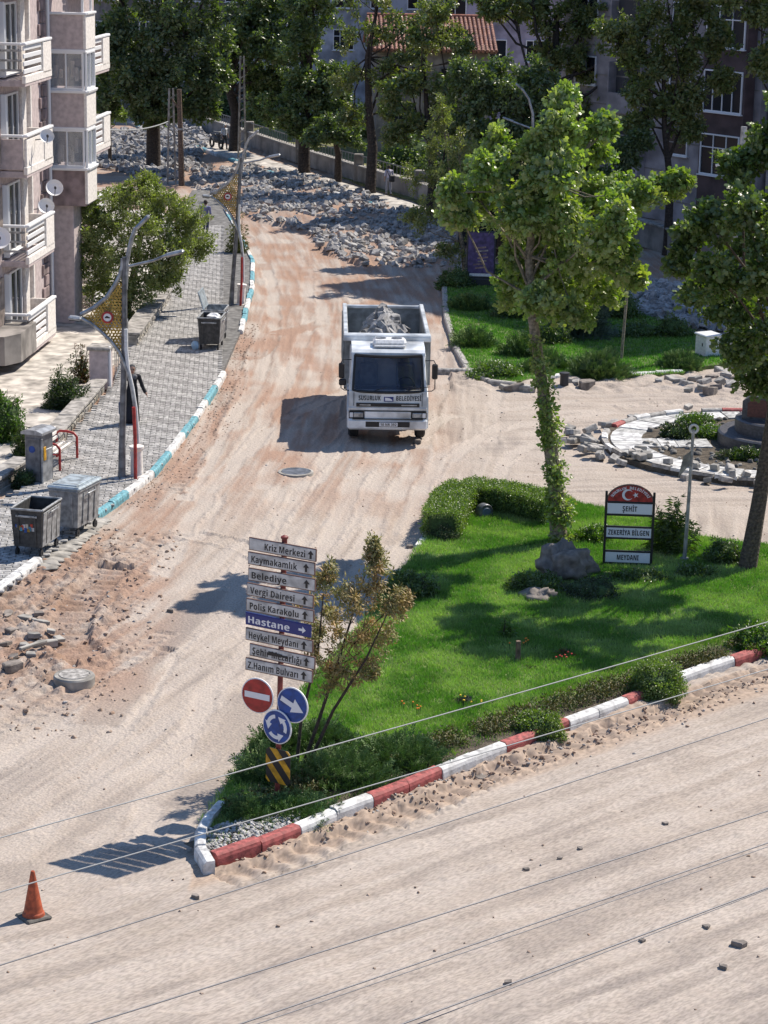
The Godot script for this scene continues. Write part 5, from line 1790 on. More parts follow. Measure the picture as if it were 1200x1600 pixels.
	# glazed bay
	for k in 5:
		var y := 4.24 + 2.6 * k
		var w := 1.27
		g = Geo.new()
		g.box(Vector3(w / 2, y + 0.56, -0.05), Vector3(w - 0.02, 1.12, 0.10), 0.01)
		g.box(Vector3(w / 2, y - 0.04, -0.75), Vector3(w, 0.10, 1.5))
		var bay := part("bay_parapet", g, M.quoin if k == 0 else M.mauve, t)
		g = Geo.new()
		g.box(Vector3(w + 0.02, y + 0.56, -0.78), Vector3(0.10, 1.16, 1.6), 0.015)
		part("bay_side", g, M.cream, bay)
		g = Geo.new()
		g.box(Vector3(w / 2 + 0.03, y + 1.16, -0.03), Vector3(w + 0.14, 0.08, 0.22), 0.015)
		g.box(Vector3(w + 0.03, y + 1.162, -0.8), Vector3(0.2, 0.08, 1.5), 0.015)
		part("bay_sill", g, M.frame, bay)
		if k < 2 or k > 2:
			window_at(t, Vector3(w / 2, y + 1.86, -0.05), w - 0.04, 1.28, X, Zv, 1, false, "bay_window", null, M.glass)
			window_at(t, Vector3(w, y + 1.86, -0.8), 1.45, 1.28, Vector3(0, 0, -1), X, 1, false, "bay_window", null, M.glass)
			g = Geo.new()
			g.box(Vector3(0.06, y + 1.9, -0.75), Vector3(0.06, 1.25, 1.3))
			g.box(Vector3(w / 2, y + 1.9, -1.55), Vector3(w, 1.3, 0.06))
			part("room", g, M.room, bay)
			g = Geo.new()
			var r := RandomNumberGenerator.new()
			r.seed = k + 50
			for q in 6:
				g.box(Vector3(0.2 + q * 0.17, y + 1.45 + r.randf() * 0.5, -0.35 - r.randf() * 0.5), Vector3(0.12, r.randf_range(0.3, 0.8), 0.08), 0.02)
			part("clutter", g, M.curtain if k % 2 else M.stuccogrey, bay)
		else:
			g = Geo.new()
			for q in [[0.05, -0.05], [w - 0.05, -0.05], [w - 0.05, -1.45]]:
				g.box(Vector3(q[0], y + 1.86, q[1]), Vector3(0.08, 1.3, 0.08), 0.01)
			part("bay_post", g, M.frame, bay)
		g = Geo.new()
		g.box(Vector3(w / 2 + 0.02, y + 2.53, -0.75), Vector3(w + 0.06, 0.10, 1.56), 0.01)
		part("bay_head", g, M.frame, bay)
	g = Geo.new()
	g.box(Vector3(0.4, 2.1, -0.8), Vector3(0.8, 4.1, 1.3), 0.02)
	part("bay_foot", g, M.mauve, t)
	# satellite dishes
	var spots := [[Vector3(-10.82, 7.06, -73.00), 0.21, "satellite dish on the side of the balcony with a solid front"], [Vector3(-11.28, 4.91, -77.60), 0.27, "satellite dish below the lowest bay window"], [Vector3(-11.36, 4.47, -76.20), 0.25, "satellite dish half hidden behind the slatted balcony rail"], [Vector3(-12.00, 4.16, -70.60), 0.33, "large satellite dish cut by the left picture edge"]]
	for s in spots:
		var d := thing("satellite_dish", s[2], "satellite dish", s[0], 14.0)
		var R: float = s[1] * 1.08
		var tl := Basis(Vector3.RIGHT, PI / 2 - 0.45)
		g = Geo.new()
		g.lathe(Vector3.ZERO, [Vector2(0, -0.06), Vector2(R * 0.6, -0.03), Vector2(R, 0.04), Vector2(R * 0.985, 0.055), Vector2(R * 0.6, -0.012), Vector2(0, -0.04)], 26, tl)
		part("dish", g, M.frame, d)
		g = Geo.new()
		g.tube([tl * Vector3(0, -0.02, R * 0.95), tl * Vector3(0, R * 0.95, R * 0.35)], [0.015], 6)
		part("arm", g, M.galvdark, d)
		g = Geo.new()
		g.box(tl * Vector3(0, R * 0.95, R * 0.3), Vector3(0.07, 0.10, 0.10), 0.02)
		part("receiver", g, M.dark, d)
		g = Geo.new()
		g.tube([Vector3(0, 0, -0.05), Vector3(-0.1, -0.1, -0.25), Vector3(-0.5, -0.15, -0.3)], [0.02], 6)
		part("mount", g, M.galvdark, d)

func build_yard() -> void:
	var g := Geo.new()
	g.slab([Vector3(-10.89, 0.00, -49.75), Vector3(-9.50, 0.00, -55.18), Vector3(-8.83, 0.00, -57.26), Vector3(-8.72, 0.00, -60.97), Vector3(-8.73, 0.00, -67.93), Vector3(-8.65, 0.00, -71.79), Vector3(-8.52, 0.00, -75.39), Vector3(-8.22, 0.00, -86.70), Vector3(-8.72, 0.00, -101.66), Vector3(-11.05, 0.00, -110.86), Vector3(-16.77, 0.00, -109.97), Vector3(-19.55, 0.00, -91.12)], -0.1, 0.06)
	struct("yard", g, M.yard)
	# low stone walls with coping slabs
	var walls := [[[Vector3(-8.96, 0.00, -60.02), Vector3(-8.61, 0.00, -67.74)], 0.46, 0.38, "low stone wall with wide coping between the bench and the gate pillar", 6], [[Vector3(-8.48, 0.00, -74.81), Vector3(-8.28, 0.00, -84.30)], 0.62, 0.52, "low stone wall with wide coping along the footpath under the small-leaved tree", 6], [[Vector3(-10.09, 0.00, -53.25), Vector3(-9.27, 0.00, -57.36)], 0.45, 0.40, "dark stone wall end behind the bins at the left edge", 5]]
	for w in walls:
		var a: Vector3 = w[0][0]
		var b: Vector3 = w[0][1]
		var t := thing("garden_wall", w[3], "wall", a, 0.0)
		var d := (b - a)
		var l := d.length()
		d /= l
		var x := Vector3.UP.cross(d)
		var hh: float = w[2]
		var r := RandomNumberGenerator.new()
		r.seed = int(l * 100)
		g = Geo.new()
		g.box(d * l / 2 + x * 0.0 + Vector3.UP * (hh - 0.08) / 2, Vector3(w[1] - 0.16, hh - 0.08, l), 0.0, Basis(x, Vector3.UP, d))
		part("core", g, M.concrete, t)
		for side in [-1.0, 1.0]:
			var s := 0.02
			while s < l - 0.1:
				var pw := r.randf_range(0.22, 0.4)
				var yy := 0.0
				while yy < hh - 0.16:
					var ph := minf(r.randf_range(0.15, 0.26), hh - 0.09 - yy)
					g = Geo.new()
					g.box(Vector3.ZERO, Vector3(0.09, ph - 0.02, pw - 0.02), 0.03)
					var st := part("stone", g, [M.stonewall, M.coping, M.concrete][r.randi() % 3], t)
					st.transform = Transform3D(Basis(x, Vector3.UP, d), d * (s + pw / 2) + x * side * (w[1] / 2 - 0.09 + r.randf_range(-0.012, 0.012)) + Vector3.UP * (yy + ph / 2))
					yy += ph
				s += pw
		var n: int = w[4]
		for k in n:
			g = Geo.new()
			g.box(Vector3.ZERO, Vector3(w[1] + 0.05, 0.09, l / n - 0.015), 0.015)
			var cp := part("coping_slab", g, M.coping, t)
			cp.transform = Transform3D(Basis(x, Vector3.UP, d), d * (k + 0.5) * l / n + Vector3.UP * (hh - 0.03 + r.randf_range(-0.008, 0.008)))
	var gp := thing("gate_pillar", "cream gate pillar with flat cap between the two stone walls", "pillar", Vector3(-8.62, 0.00, -68.32), -6.0)
	g = Geo.new()
	g.box(Vector3(0, 0.6, 0), Vector3(0.58, 1.2, 0.6), 0.02)
	part("shaft", g, M.mauve, gp)
	g = Geo.new()
	g.box(Vector3(0, 1.25, 0), Vector3(0.72, 0.12, 0.74), 0.03)
	part("cap", g, M.coping, gp)
	g = Geo.new()
	g.box(Vector3(0.32, 0.66, 0.2), Vector3(0.07, 1.32, 0.1), 0.015)
	part("gate_post", g, M.frame, gp)
	var gt := thing("garden_gate", "barred iron gate between the cream pillar and the far stone wall", "gate", Vector3(-8.29, 0.00, -69.14), 0.0)
	var ga := Vector3(0, 0, 0)
	var gb: Vector3 = Vector3(-8.45, 0.00, -74.01) - Vector3(-8.29, 0.00, -69.14)
	for k in 9:
		g = Geo.new()
		var p := ga.lerp(gb, k / 8.0)
		g.tube([p + Vector3.UP * 0.12, p + Vector3.UP * 1.15], [0.014], 6)
		part("bar", g, M.galv, gt)
	g = Geo.new()
	for y in [0.15, 1.1]:
		g.beam(ga + Vector3.UP * y, gb + Vector3.UP * y, 0.03, 0.04)
	part("rail", g, M.galv, gt)
	# stair with white rails beside the flats
	var st := thing("entrance_stair", "entrance steps with white rails beside the mauve flats", "steps", Vector3(-11.80, 0.00, -82.75), -4.0)
	for k in 6:
		g = Geo.new()
		g.box(Vector3(0.2, 0.1 + 0.17 * k, -0.3 * k), Vector3(1.5, 0.2 + 0.34 * k * 0.0, 0.34), 0.012)
		part("step", g, M.cream, st)
	g = Geo.new()
	g.box(Vector3(0.2, 0.5, -3.0), Vector3(1.5, 1.0, 2.4))
	part("landing", g, M.cream, st)
	for s in [-0.6, 1.0]:
		g = Geo.new()
		for k in 4:
			g.tube([Vector3(s, 0.2 + 0.28 * k, -0.5 * k), Vector3(s, 1.1 + 0.28 * k, -0.5 * k)], [0.022], 6)
		g.tube([Vector3(s, 1.1, 0), Vector3(s, 1.95, -1.5), Vector3(s, 1.95, -3.8)], [0.028], 6)
		g.tube([Vector3(s, 0.7, 0), Vector3(s, 1.5, -1.5), Vector3(s, 1.5, -3.8)], [0.02], 6)
		part("hand_rail", g, M.frame, st)

func flats(called: String, label: String, at: Vector3, yaw: float, w: float, dep: float, h: float, m: Material, cols: int, y0: float, fh := 2.9) -> Node3D:
	var t := thing(called, label, "building", at, yaw)
	var g := Geo.new()
	g.box(Vector3(0, h / 2, -dep / 2), Vector3(w, h, dep))
	part("wall", g, m, t)
	g = Geo.new()
	g.box(Vector3(0, h + 0.12, -dep / 2), Vector3(w + 0.6, 0.24, dep + 0.6), 0.03)
	part("roof", g, M.concrete, t)
	var fl := int((h - y0) / fh)
	for j in fl:
		for i in cols:
			window_at(t, Vector3(-w / 2 + w * (i + 0.5) / cols, y0 + fh * j + 1.5, 0), minf(1.5, w / cols * 0.6), 1.45, Vector3.RIGHT, Vector3.BACK, 1 + (i + j) % 2, (i + j) % 3 == 0)
	return t

func build_far_buildings() -> void:
	# tiled house behind the trees
	var h0: Vector3 = Vector3(2.26, 0.00, -132.98)
	var t := thing("tiled_house", "grey-beige house with red tiled roof behind the roadside trees", "building", Vector3(2.4, 0, -138.0), 3.0)
	var g := Geo.new()
	g.box(Vector3(0, 3.1, -4), Vector3(6.6, 6.2, 8.0))
	part("wall", g, M.stuccogrey, t)
	for p in [[-2.3, 4.7, 0.8, 1.5], [-0.9, 4.7, 0.8, 1.5], [0.9, 4.7, 1.0, 1.3], [2.3, 4.7, 0.8, 1.3], [-2.0, 1.9, 1.0, 1.5], [1.6, 1.9, 1.0, 1.5]]:
		window_at(t, Vector3(p[0], p[1], 0), p[2], p[3], Vector3.RIGHT, Vector3.BACK, 1, false, "window", M.galvdark)
	g = Geo.new()
	g.box(Vector3(0, 6.24, -4), Vector3(7.4, 0.12, 8.8), 0.02)
	var rf := part("roof", g, M.wood, t)
	# tile courses: overlapping rows of rounded tiles on both slopes
	var r := RandomNumberGenerator.new()
	r.seed = 66
	for side in [1.0, -1.0]:
		for k in 15:
			g = Geo.new()
			var f0 := k / 15.0
			var zc: float = -4.0 + side * 4.5 * (1 - f0)
			var y := 6.3 + 1.75 * f0
			for i in 30:
				var c := Color(0.43, 0.215, 0.155).lerp(Color(0.30, 0.155, 0.12), r.randf())
				g.tint = c
				var x := -3.75 + i * 0.255
				g.tube([Vector3(x, y + 0.05, zc), Vector3(x, y + 0.05 + 0.14, zc - side * 0.34)], [0.115, 0.09], 6)
			part("tile_course", g, M.clay, rf)
	g = Geo.new()
	g.tint = Color(0.36, 0.14, 0.09)
	g.tube([Vector3(-3.8, 8.14, -4), Vector3(3.8, 8.14, -4)], [0.14], 8)
	part("ridge", g, M.clay, rf)
	flats("apartment_building", "pale apartment block standing far behind the roadside trees", Vector3(-3.5, 0, -166), 4.0, 13.0, 10.0, 17.0, mat(lin(0.52, 0.54, 0.60), 0.9, 0, "patch", 0.2), 5, 1.0)
	flats("apartment_building", "lilac apartment block directly behind the red tiled roof", Vector3(8.2, 0, -156), -3.0, 11.0, 9.0, 18.0, mat(lin(0.42, 0.38, 0.47), 0.9, 0, "patch", 0.2), 4, 1.0)
	flats("apartment_building", "sand coloured block behind the dark trees at the top left", Vector3(-21, 0, -172), 8.0, 22.0, 10.0, 15.0, M.stuccogrey, 7, 1.0)
	flats("apartment_building", "grey block at the far end behind the dark tree crowns", Vector3(22, 0, -170), -8.0, 24.0, 10.0, 20.0, M.stuccogrey, 7, 1.0)
	# shaded flats on the right
	t = thing("apartment_building", "grey-mauve flats in shade with a brown window bay, upper right", "building", Vector3(14.5, 0, -109), -55.2)
	var lil := mat(lin(0.37, 0.345, 0.36), 0.9, 0, "patch", 0.25, "bfine", 0.3)
	var brown := mat(lin(0.11, 0.075, 0.075), 0.85, 0, "patch", 0.3)
	g = Geo.new()
	g.box(Vector3(-3.3, 9.5, -5), Vector3(14.4, 19, 10))
	part("wall", g, lil, t)
	for k in 9:    # joints between the cladding courses
		g = Geo.new()
		g.box(Vector3(-3.3, 1.0 + 1.4 * k, 0.012), Vector3(14.2, 0.06, 0.03))
		part("string_course", g, M.stuccogrey, t)
	g = Geo.new()
	g.box(Vector3(2.0, 9.4, 0.3), Vector3(2.9, 18.8, 0.6), 0.02)
	var bay := part("window_bay", g, brown, t)
	for k in 5:
		var y := 3.55 + 2.9 * k
		window_at(t, Vector3(2.0, y, 0.6), 2.6, 1.9, Vector3.RIGHT, Vector3.BACK, 3 if k % 2 else 2, k % 2 == 0, "bay_window")
		window_at(t, Vector3(-1.6, y + 0.3, 0), 1.5, 1.3, Vector3.RIGHT, Vector3.BACK, 0, false)
		window_at(t, Vector3(-8.6, y + 0.3, 0), 1.6, 1.4, Vector3.RIGHT, Vector3.BACK, 1, false)
		g = Geo.new()
		g.box(Vector3(-5.1, y - 0.1, 0.01), Vector3(2.3, 2.0, 0.03))
		var lg := part("loggia", g, M.room, t)
		g = Geo.new()
		g.box(Vector3(-5.1, y - 1.05, 0.45), Vector3(2.5, 0.9, 0.08), 0.01)
		g.box(Vector3(-5.1, y - 1.5, 0.25), Vector3(2.5, 0.12, 0.5))
		for s in [-1.0, 1.0]:
			g.box(Vector3(-5.1 + s * 1.2, y - 0.3, 0.25), Vector3(0.09, 2.3, 0.5), 0.01)
		part("loggia_rail", g, lil, lg)
	t = thing("apartment_building", "cream flats in shade at the right edge, next to the brown bay", "building", Vector3(14.5, 0, -109) + Vector3(0.57, 0, 0.82) * 13.2, -55.2)
	g = Geo.new()
	g.box(Vector3(0.2, 15.5, -5.3), Vector3(18.4, 31, 10))
	part("wall", g, mat(lin(0.46, 0.42, 0.40), 0.9, 0, "patch", 0.25), t)
	for k in 8:
		for i in 5:
			window_at(t, Vector3(-7.3 + i * 3.6, 3.9 + 2.9 * k, -0.3), 1.4, 1.4, Vector3.RIGHT, Vector3.BACK, 1, false)
	# low walls and street edge in front of them
	var fw := thing("garden_wall", "low grey wall in front of the shaded flats", "wall", Vector3(10.36, 0.00, -104.36))
	g = Geo.new()
	var e: Vector3 = Vector3(12.89, 0.00, -96.76) - Vector3(10.36, 0.00, -104.36)
	g.beam(Vector3(0, 0.55, 0), e + Vector3(0, 0.55, 0), 0.25, 1.1, 0.02)
	part("wall", g, M.stuccogrey, fw)
	g = Geo.new()
	g.beam(Vector3(0, 1.14, 0), e + Vector3(0, 1.14, 0), 0.4, 0.1, 0.02)
	part("coping", g, M.coping, fw)
	kerb_run("kerb", [Vector3(9.80, 0.00, -92.82), Vector3(11.89, 0.00, -88.83), Vector3(13.98, 0.00, -85.46)], 1.1, 2, [M.kbare, M.kcyan, M.kbare], "weathered kerb of the shaded street behind the flower island", 0.22, 0.16)
	# long wall with railing on the far footpath
	var path := [Vector3(-16.91, 0.00, -165.49), Vector3(-8.75, 0.00, -143.67), Vector3(-5.27, 0.00, -134.06), Vector3(-1.73, 0.00, -125.09), Vector3(1.49, 0.00, -117.50), Vector3(3.86, 0.00, -110.20)]
	var w := thing("roadside_wall", "long grey wall with iron railing behind the far footpath", "wall", path[0])
	for i in path.size() - 1:
		var a: Vector3 = path[i] - path[0]
		var b: Vector3 = path[i + 1] - path[0]
		g = Geo.new()
		g.beam(a + Vector3(0, 0.42, 0), b + Vector3(0, 0.42, 0), 0.3, 0.84, 0.0)
		part("wall_panel", g, M.stuccogrey, w)
		g = Geo.new()
		g.beam(a + Vector3(0, 0.88, 0), b + Vector3(0, 0.88, 0), 0.42, 0.08, 0.01)
		part("coping", g, M.coping, w)
		g = Geo.new()
		g.box(b + Vector3(0, 0.75, 0), Vector3(0.5, 1.5, 0.5), 0.03)
		part("pillar", g, M.stuccogrey, w)
		var n := int(a.distance_to(b) / 0.45)
		for k in n:
			g = Geo.new()
			var p := a.lerp(b, (k + 0.5) / n)
			g.tube([p + Vector3.UP * 0.9, p + Vector3.UP * 1.45], [0.02], 5)
			part("railing_bar", g, M.galvdark, w)
		g = Geo.new()
		g.beam(a + Vector3(0, 1.42, 0), b + Vector3(0, 1.42, 0), 0.04, 0.05)
		part("railing_rail", g, M.galvdark, w)
	g = Geo.new()
	g.slab([Vector3(-16.29, 0.00, -159.35), Vector3(-5.09, 0.00, -129.62), Vector3(1.61, 0.00, -114.08), Vector3(4.46, 0.00, -105.69), Vector3(4.66, 0.00, -103.55), Vector3(0.96, 0.00, -111.22), Vector3(-2.97, 0.00, -119.55), Vector3(-7.58, 0.00, -130.52), Vector3(-12.79, 0.00, -144.52), Vector3(-17.89, 0.00, -157.99)], -0.1, 0.1)
	struct("far_pavement", g, M.yard)
	kerb_run("kerb", [Vector3(-17.83, 0.00, -157.51), Vector3(-12.75, 0.00, -144.11), Vector3(-7.56, 0.00, -130.19), Vector3(-2.96, 0.00, -119.27), Vector3(0.96, 0.00, -110.97), Vector3(4.50, 0.00, -103.11)], 1.2, 2, [M.kbare, M.kcyan, M.kwhite], "faded kerb along the far footpath", 0.22, 0.16)
	g = Geo.new()
	g.slab([Vector3(-9.49, 0.00, -149.03), Vector3(-1.71, 0.00, -123.87), Vector3(1.47, 0.00, -115.89), Vector3(4.65, 0.00, -110.81), Vector3(9.01, 0.00, -111.46), Vector3(10.34, 0.00, -150.88), Vector3(-2.31, 0.00, -162.44), Vector3(-10.24, 0.00, -160.68)], -0.1, 0.05)
	struct("park_lawn", g, mat(lin(0.20, 0.20, 0.07), 1.0, 0, "rock", 0.3))

# ---------- traffic island plants, far island, roundabout ----------
func build_plants() -> void:
	var small := clump(1, 9, 0.075, 0.09)
	var tiny := clump(2, 12, 0.05, 0.08)
	var slim := clump(5, 8, 0.16, 0.08, false, 0.2)
	var frond := spray(3, 6, 0.24)
	var fine_frond := spray(4, 7, 0.17)
	var boxg := [Color(0.120, 0.232, 0.032), Color(0.080, 0.168, 0.029), Color(0.176, 0.272, 0.056)]
	var jun := [Color(0.120, 0.208, 0.056), Color(0.080, 0.144, 0.048), Color(0.192, 0.272, 0.080)]
	var dark := [Color(0.10, 0.16, 0.05), Color(0.13, 0.19, 0.06), Color(0.17, 0.22, 0.09)]
	var clipg := [Color(0.20, 0.29, 0.09), Color(0.15, 0.23, 0.065), Color(0.26, 0.34, 0.12)]
	# clipped hedge at the far corner
	var r := RandomNumberGenerator.new()
	r.seed = 19
	var hp := [Vector3(1.34, 0.30, -51.43), Vector3(1.59, 0.30, -53.29), Vector3(2.02, 0.30, -54.51), Vector3(2.94, 0.30, -54.14), Vector3(4.07, 0.30, -52.99)]
	var t := thing("hedge", "clipped green hedge bending round the far corner of the island", "hedge", hp[0] * Vector3(1, 0, 1))
	var g := Geo.new()
	var xs := []
	var cs := []
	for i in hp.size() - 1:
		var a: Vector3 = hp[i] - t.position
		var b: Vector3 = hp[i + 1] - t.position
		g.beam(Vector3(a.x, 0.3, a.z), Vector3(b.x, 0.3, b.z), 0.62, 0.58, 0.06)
		var d := (b - a).normalized()
		var x := Vector3.UP.cross(d)
		for k in int(a.distance_to(b) * 900):
			var f := r.randf_range(-0.04, 1.04)
			var face := r.randf()
			var o := a.lerp(b, f)
			var lump := 0.02 * sin(f * 23.0 + i) + 0.022 * r.randfn()
			if face < 0.5:
				o += x * r.randf_range(-0.44, 0.44)
				o.y = 0.66 + lump
			else:
				o += x * (0.40 + lump) * (1.0 if face < 0.75 else -1.0)
				o.y = r.randf_range(0.08, 0.68)
			xs.append(turn(r, o, r.randf_range(0.5, 0.85)))
			cs.append(mixc(r, clipg))
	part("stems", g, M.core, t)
	scatter("foliage", small, M.leaf, xs, cs, t)
	# round clipped bushes along the near kerb and other shrubs
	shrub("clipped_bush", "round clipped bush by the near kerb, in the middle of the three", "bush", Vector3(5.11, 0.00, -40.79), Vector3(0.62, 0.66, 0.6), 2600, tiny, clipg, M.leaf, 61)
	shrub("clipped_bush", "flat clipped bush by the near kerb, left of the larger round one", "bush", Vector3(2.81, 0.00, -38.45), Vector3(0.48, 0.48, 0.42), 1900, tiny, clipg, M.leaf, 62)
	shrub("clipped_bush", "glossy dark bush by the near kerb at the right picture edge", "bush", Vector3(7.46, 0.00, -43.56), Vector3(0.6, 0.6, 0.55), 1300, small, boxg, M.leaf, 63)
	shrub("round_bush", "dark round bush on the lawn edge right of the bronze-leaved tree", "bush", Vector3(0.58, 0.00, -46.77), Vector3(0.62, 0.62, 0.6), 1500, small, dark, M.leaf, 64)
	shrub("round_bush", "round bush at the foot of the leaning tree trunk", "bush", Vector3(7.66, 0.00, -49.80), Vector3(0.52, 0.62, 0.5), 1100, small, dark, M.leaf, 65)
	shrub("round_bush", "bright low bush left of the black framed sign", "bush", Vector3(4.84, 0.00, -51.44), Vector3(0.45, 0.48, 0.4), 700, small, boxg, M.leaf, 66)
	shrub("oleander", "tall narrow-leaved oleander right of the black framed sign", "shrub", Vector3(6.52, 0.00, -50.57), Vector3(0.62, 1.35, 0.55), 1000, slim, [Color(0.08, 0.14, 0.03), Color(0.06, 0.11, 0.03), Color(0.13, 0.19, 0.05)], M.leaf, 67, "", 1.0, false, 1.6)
	shrub("low_shrub", "low dark shrub under the black framed sign", "shrub", Vector3(5.61, 0.00, -48.22), Vector3(0.85, 0.28, 0.45), 700, small, dark, M.leaf, 68)
	shrub("low_shrub", "low grey-green shrub spreading beside the boulder", "shrub", Vector3(4.46, 0.00, -47.03), Vector3(0.75, 0.5, 0.65), 1100, tiny, [Color(0.05, 0.075, 0.04), Color(0.07, 0.095, 0.055)], M.leafdull, 69)
	shrub("low_shrub", "tangled low shrub left of the boulder", "shrub", Vector3(3.26, 0.00, -47.43), Vector3(0.75, 0.42, 0.6), 900, small, dark, M.leaf, 70)
	shrub("low_shrub", "dry low shrub between pole foot and leaning trunk", "shrub", Vector3(6.85, 0.00, -48.66), Vector3(0.5, 0.3, 0.35), 420, small, dark, M.leaf, 76)
	shrub("corner_shrub", "grey-green shrub at the outer foot of the hedge", "shrub", Vector3(1.43, 0.00, -51.41), Vector3(0.42, 0.42, 0.42), 800, tiny, [Color(0.08, 0.11, 0.055), Color(0.06, 0.085, 0.04)], M.leafdull, 71)
	shrub("lavender", "silvery lavender tuft on the lawn", "shrub", Vector3(1.52, 0.00, -39.87), Vector3(0.20, 0.26, 0.2), 420, slim, [Color(0.13, 0.145, 0.125), Color(0.09, 0.10, 0.10)], M.leafdull, 72, "", 0.5, false, 2.0)
	shrub("rose_bush", "thin rose stems left of the wooden post", "shrub", Vector3(2.50, 0.00, -43.87), Vector3(0.2, 0.55, 0.2), 110, small, boxg, M.leaf, 73, "", 0.9, false)
	shrub("rose_bush", "small bronze rose on the lawn right of the wooden post", "shrub", Vector3(3.57, 0.00, -42.76), Vector3(0.2, 0.26, 0.2), 90, small, [Color(0.2, 0.06, 0.05), Color(0.1, 0.1, 0.03)], M.leaf, 74, "", 0.8, false)
	shrub("small_tuft", "small bushy tuft at the foot of the wooden post", "shrub", Vector3(2.83, 0.00, -41.89), Vector3(0.18, 0.2, 0.18), 160, slim, boxg, M.leaf, 75, "", 0.5, false, 1.0)
	for q in [[Vector3(0.53, 0.00, -39.26), "orange marigolds on the lawn behind the bronze-leaved tree", 0.0], [Vector3(3.52, 0.00, -42.36), "small red flowers beside the bronze rose", 1.0], [Vector3(2.67, 0.00, -43.18), "orange flower left of the wooden post top", 0.0], [Vector3(1.64, 0.00, -39.66), "yellow flowers at the foot of the lavender tuft", 2.0]]:
		var fl := thing("flower_plant", q[1], "flowers", q[0] + Vector3(0, 0.1, 0))
		var fg := Geo.new()
		var hg := Geo.new()
		for k in 7:
			var o := Vector3(r.randf_range(-0.2, 0.2), 0, r.randf_range(-0.2, 0.2))
			fg.tube([o, o + Vector3(0.01, 0.13, 0)], [0.006], 4)
			hg.blob(o + Vector3(0.01, 0.15, 0), Vector3(0.02, 0.015, 0.02), k, 0.3, 7)
		part("stems", fg, M.core, fl)
		part("blossoms", hg, mat([lin(0.75, 0.22, 0.02), lin(0.6, 0.05, 0.04), lin(0.75, 0.5, 0.03)][int(q[2])], 0.7), fl)
	# dry weeds along the kerb strip
	xs = []; cs = []
	for k in 2600:
		var a := r.randf_range(1.0, 15.0)
		var o := r.randf_range(-1.05, -0.45)
		var p := Vector2(-2.6, -33.0) + Vector2(0.72, -0.69) * a + Vector2(0.69, 0.72) * o
		if N1.get_noise_2d(a * 0.5, 8.0) < -0.25:
			continue
		xs.append(turn(r, Vector3(p.x, 0.12 + r.randf() * 0.16, p.y), r.randf_range(0.5, 0.9)))
		cs.append(mixc(r, [Color(0.16, 0.13, 0.05), Color(0.10, 0.10, 0.035), Color(0.06, 0.09, 0.025)]))
	tag(scatter("dry_weeds", small, M.leafdull, xs, cs, self, "stuff"), "dry weeds in the earth strip behind the red and white kerb", "weeds")
	# sprawling evergreen shrubs at the island tip
	var tips := [[395,1232,0.55,0.6,"sprawling dark evergreen at the island tip, left of the striped plate"], [450,1262,0.7,0.2,"sprawling dark evergreen in front of the striped plate"], [535,1225,0.95,0.50,"sprawling evergreen at the foot of the bronze-leaved tree"], [625,1196,0.9,0.40,"low evergreen spreading along the kerb right of the bronze-leaved tree"], [372,1290,0.4,0.3,"low dark evergreen beside the white gravel"], [412,1185,0.5,0.5,"dark evergreen behind the striped plate"], [500,1172,0.7,0.42,"evergreen on the lawn behind the bronze-leaved tree stems"]]
	var tp := [Vector3(-1.84, 0.00, -35.85), Vector3(-1.39, 0.00, -34.50), Vector3(-0.60, 0.00, -35.94), Vector3(0.35, 0.00, -36.86), Vector3(-2.06, 0.00, -34.22), Vector3(-1.79, 0.00, -37.24), Vector3(-1.03, 0.00, -37.53)]
	for i in tips.size():
		var q: Array = tips[i]
		shrub("spreading_evergreen", q[4], "shrub", tp[i], Vector3(q[2], q[3], q[2] * 0.9), int(1500 * q[2]), frond, [Color(0.09, 0.16, 0.045), Color(0.12, 0.20, 0.06), Color(0.16, 0.24, 0.08)], M.needle, 80 + i, "", 0.85, true, 0.5)
	# boulder, post, meter
	g = Geo.new()
	g.blob(Vector3(0, 0.3, 0), Vector3(0.62, 0.50, 0.5), 9, 0.8, 30, 1.1, true)
	single("boulder", g, M.stone, "large grey-brown boulder under the ivy-clad tree", "boulder", "", Vector3(4.02, 0.00, -48.46), 20)
	g = Geo.new()
	g.blob(Vector3(0, 0.1, 0), Vector3(0.35, 0.2, 0.3), 15, 0.8, 20, 1.1, true)
	single("boulder", g, M.stone, "smaller dark stone left of the large boulder", "boulder", "", Vector3(3.31, 0.00, -46.72), 50)
	var po := thing("wooden_post", "short weathered wooden post standing on the lawn", "post", Vector3(2.64, 0.00, -42.38))
	g = Geo.new()
	g.tube([Vector3(0, -0.1, 0), Vector3(0.0, 0.5, 0)], [0.055, 0.05], 9)
	part("shaft", g, M.wood, po)
	var mt := thing("garden_reel", "grey drum-shaped hose box on the lawn in front of the hedge", "hose box", Vector3(2.40, 0.00, -53.47), 30)
	g = Geo.new()
	g.lathe(Vector3(0, 0.2, 0), [Vector2(0, -0.1), Vector2(0.19, -0.1), Vector2(0.2, -0.08), Vector2(0.2, 0.08), Vector2(0.19, 0.1), Vector2(0, 0.1)], 18, Basis(Vector3.RIGHT, PI / 2))
	part("drum", g, M.galvdark, mt)
	g = Geo.new()
	g.lathe(Vector3(0, 0.2, 0.1), [Vector2(0.12, 0), Vector2(0.11, 0.02), Vector2(0, 0.02)], 16, Basis(Vector3.RIGHT, PI / 2))
	part("hub", g, mat(lin(0.1, 0.15, 0.22), 0.5), mt)
	# thin pole with a ring and a tilted plate
	var fp := thing("thin_pole", "thin grey pole with a small tilted plate right of the black framed sign", "pole", Vector3(6.76, 0.00, -49.84))
	g = Geo.new()
	g.tube([Vector3(0, -0.1, 0), Vector3(0.03, 1.6, 0), Vector3(0.05, 3.1, 0)], [0.05, 0.04, 0.035], 8)
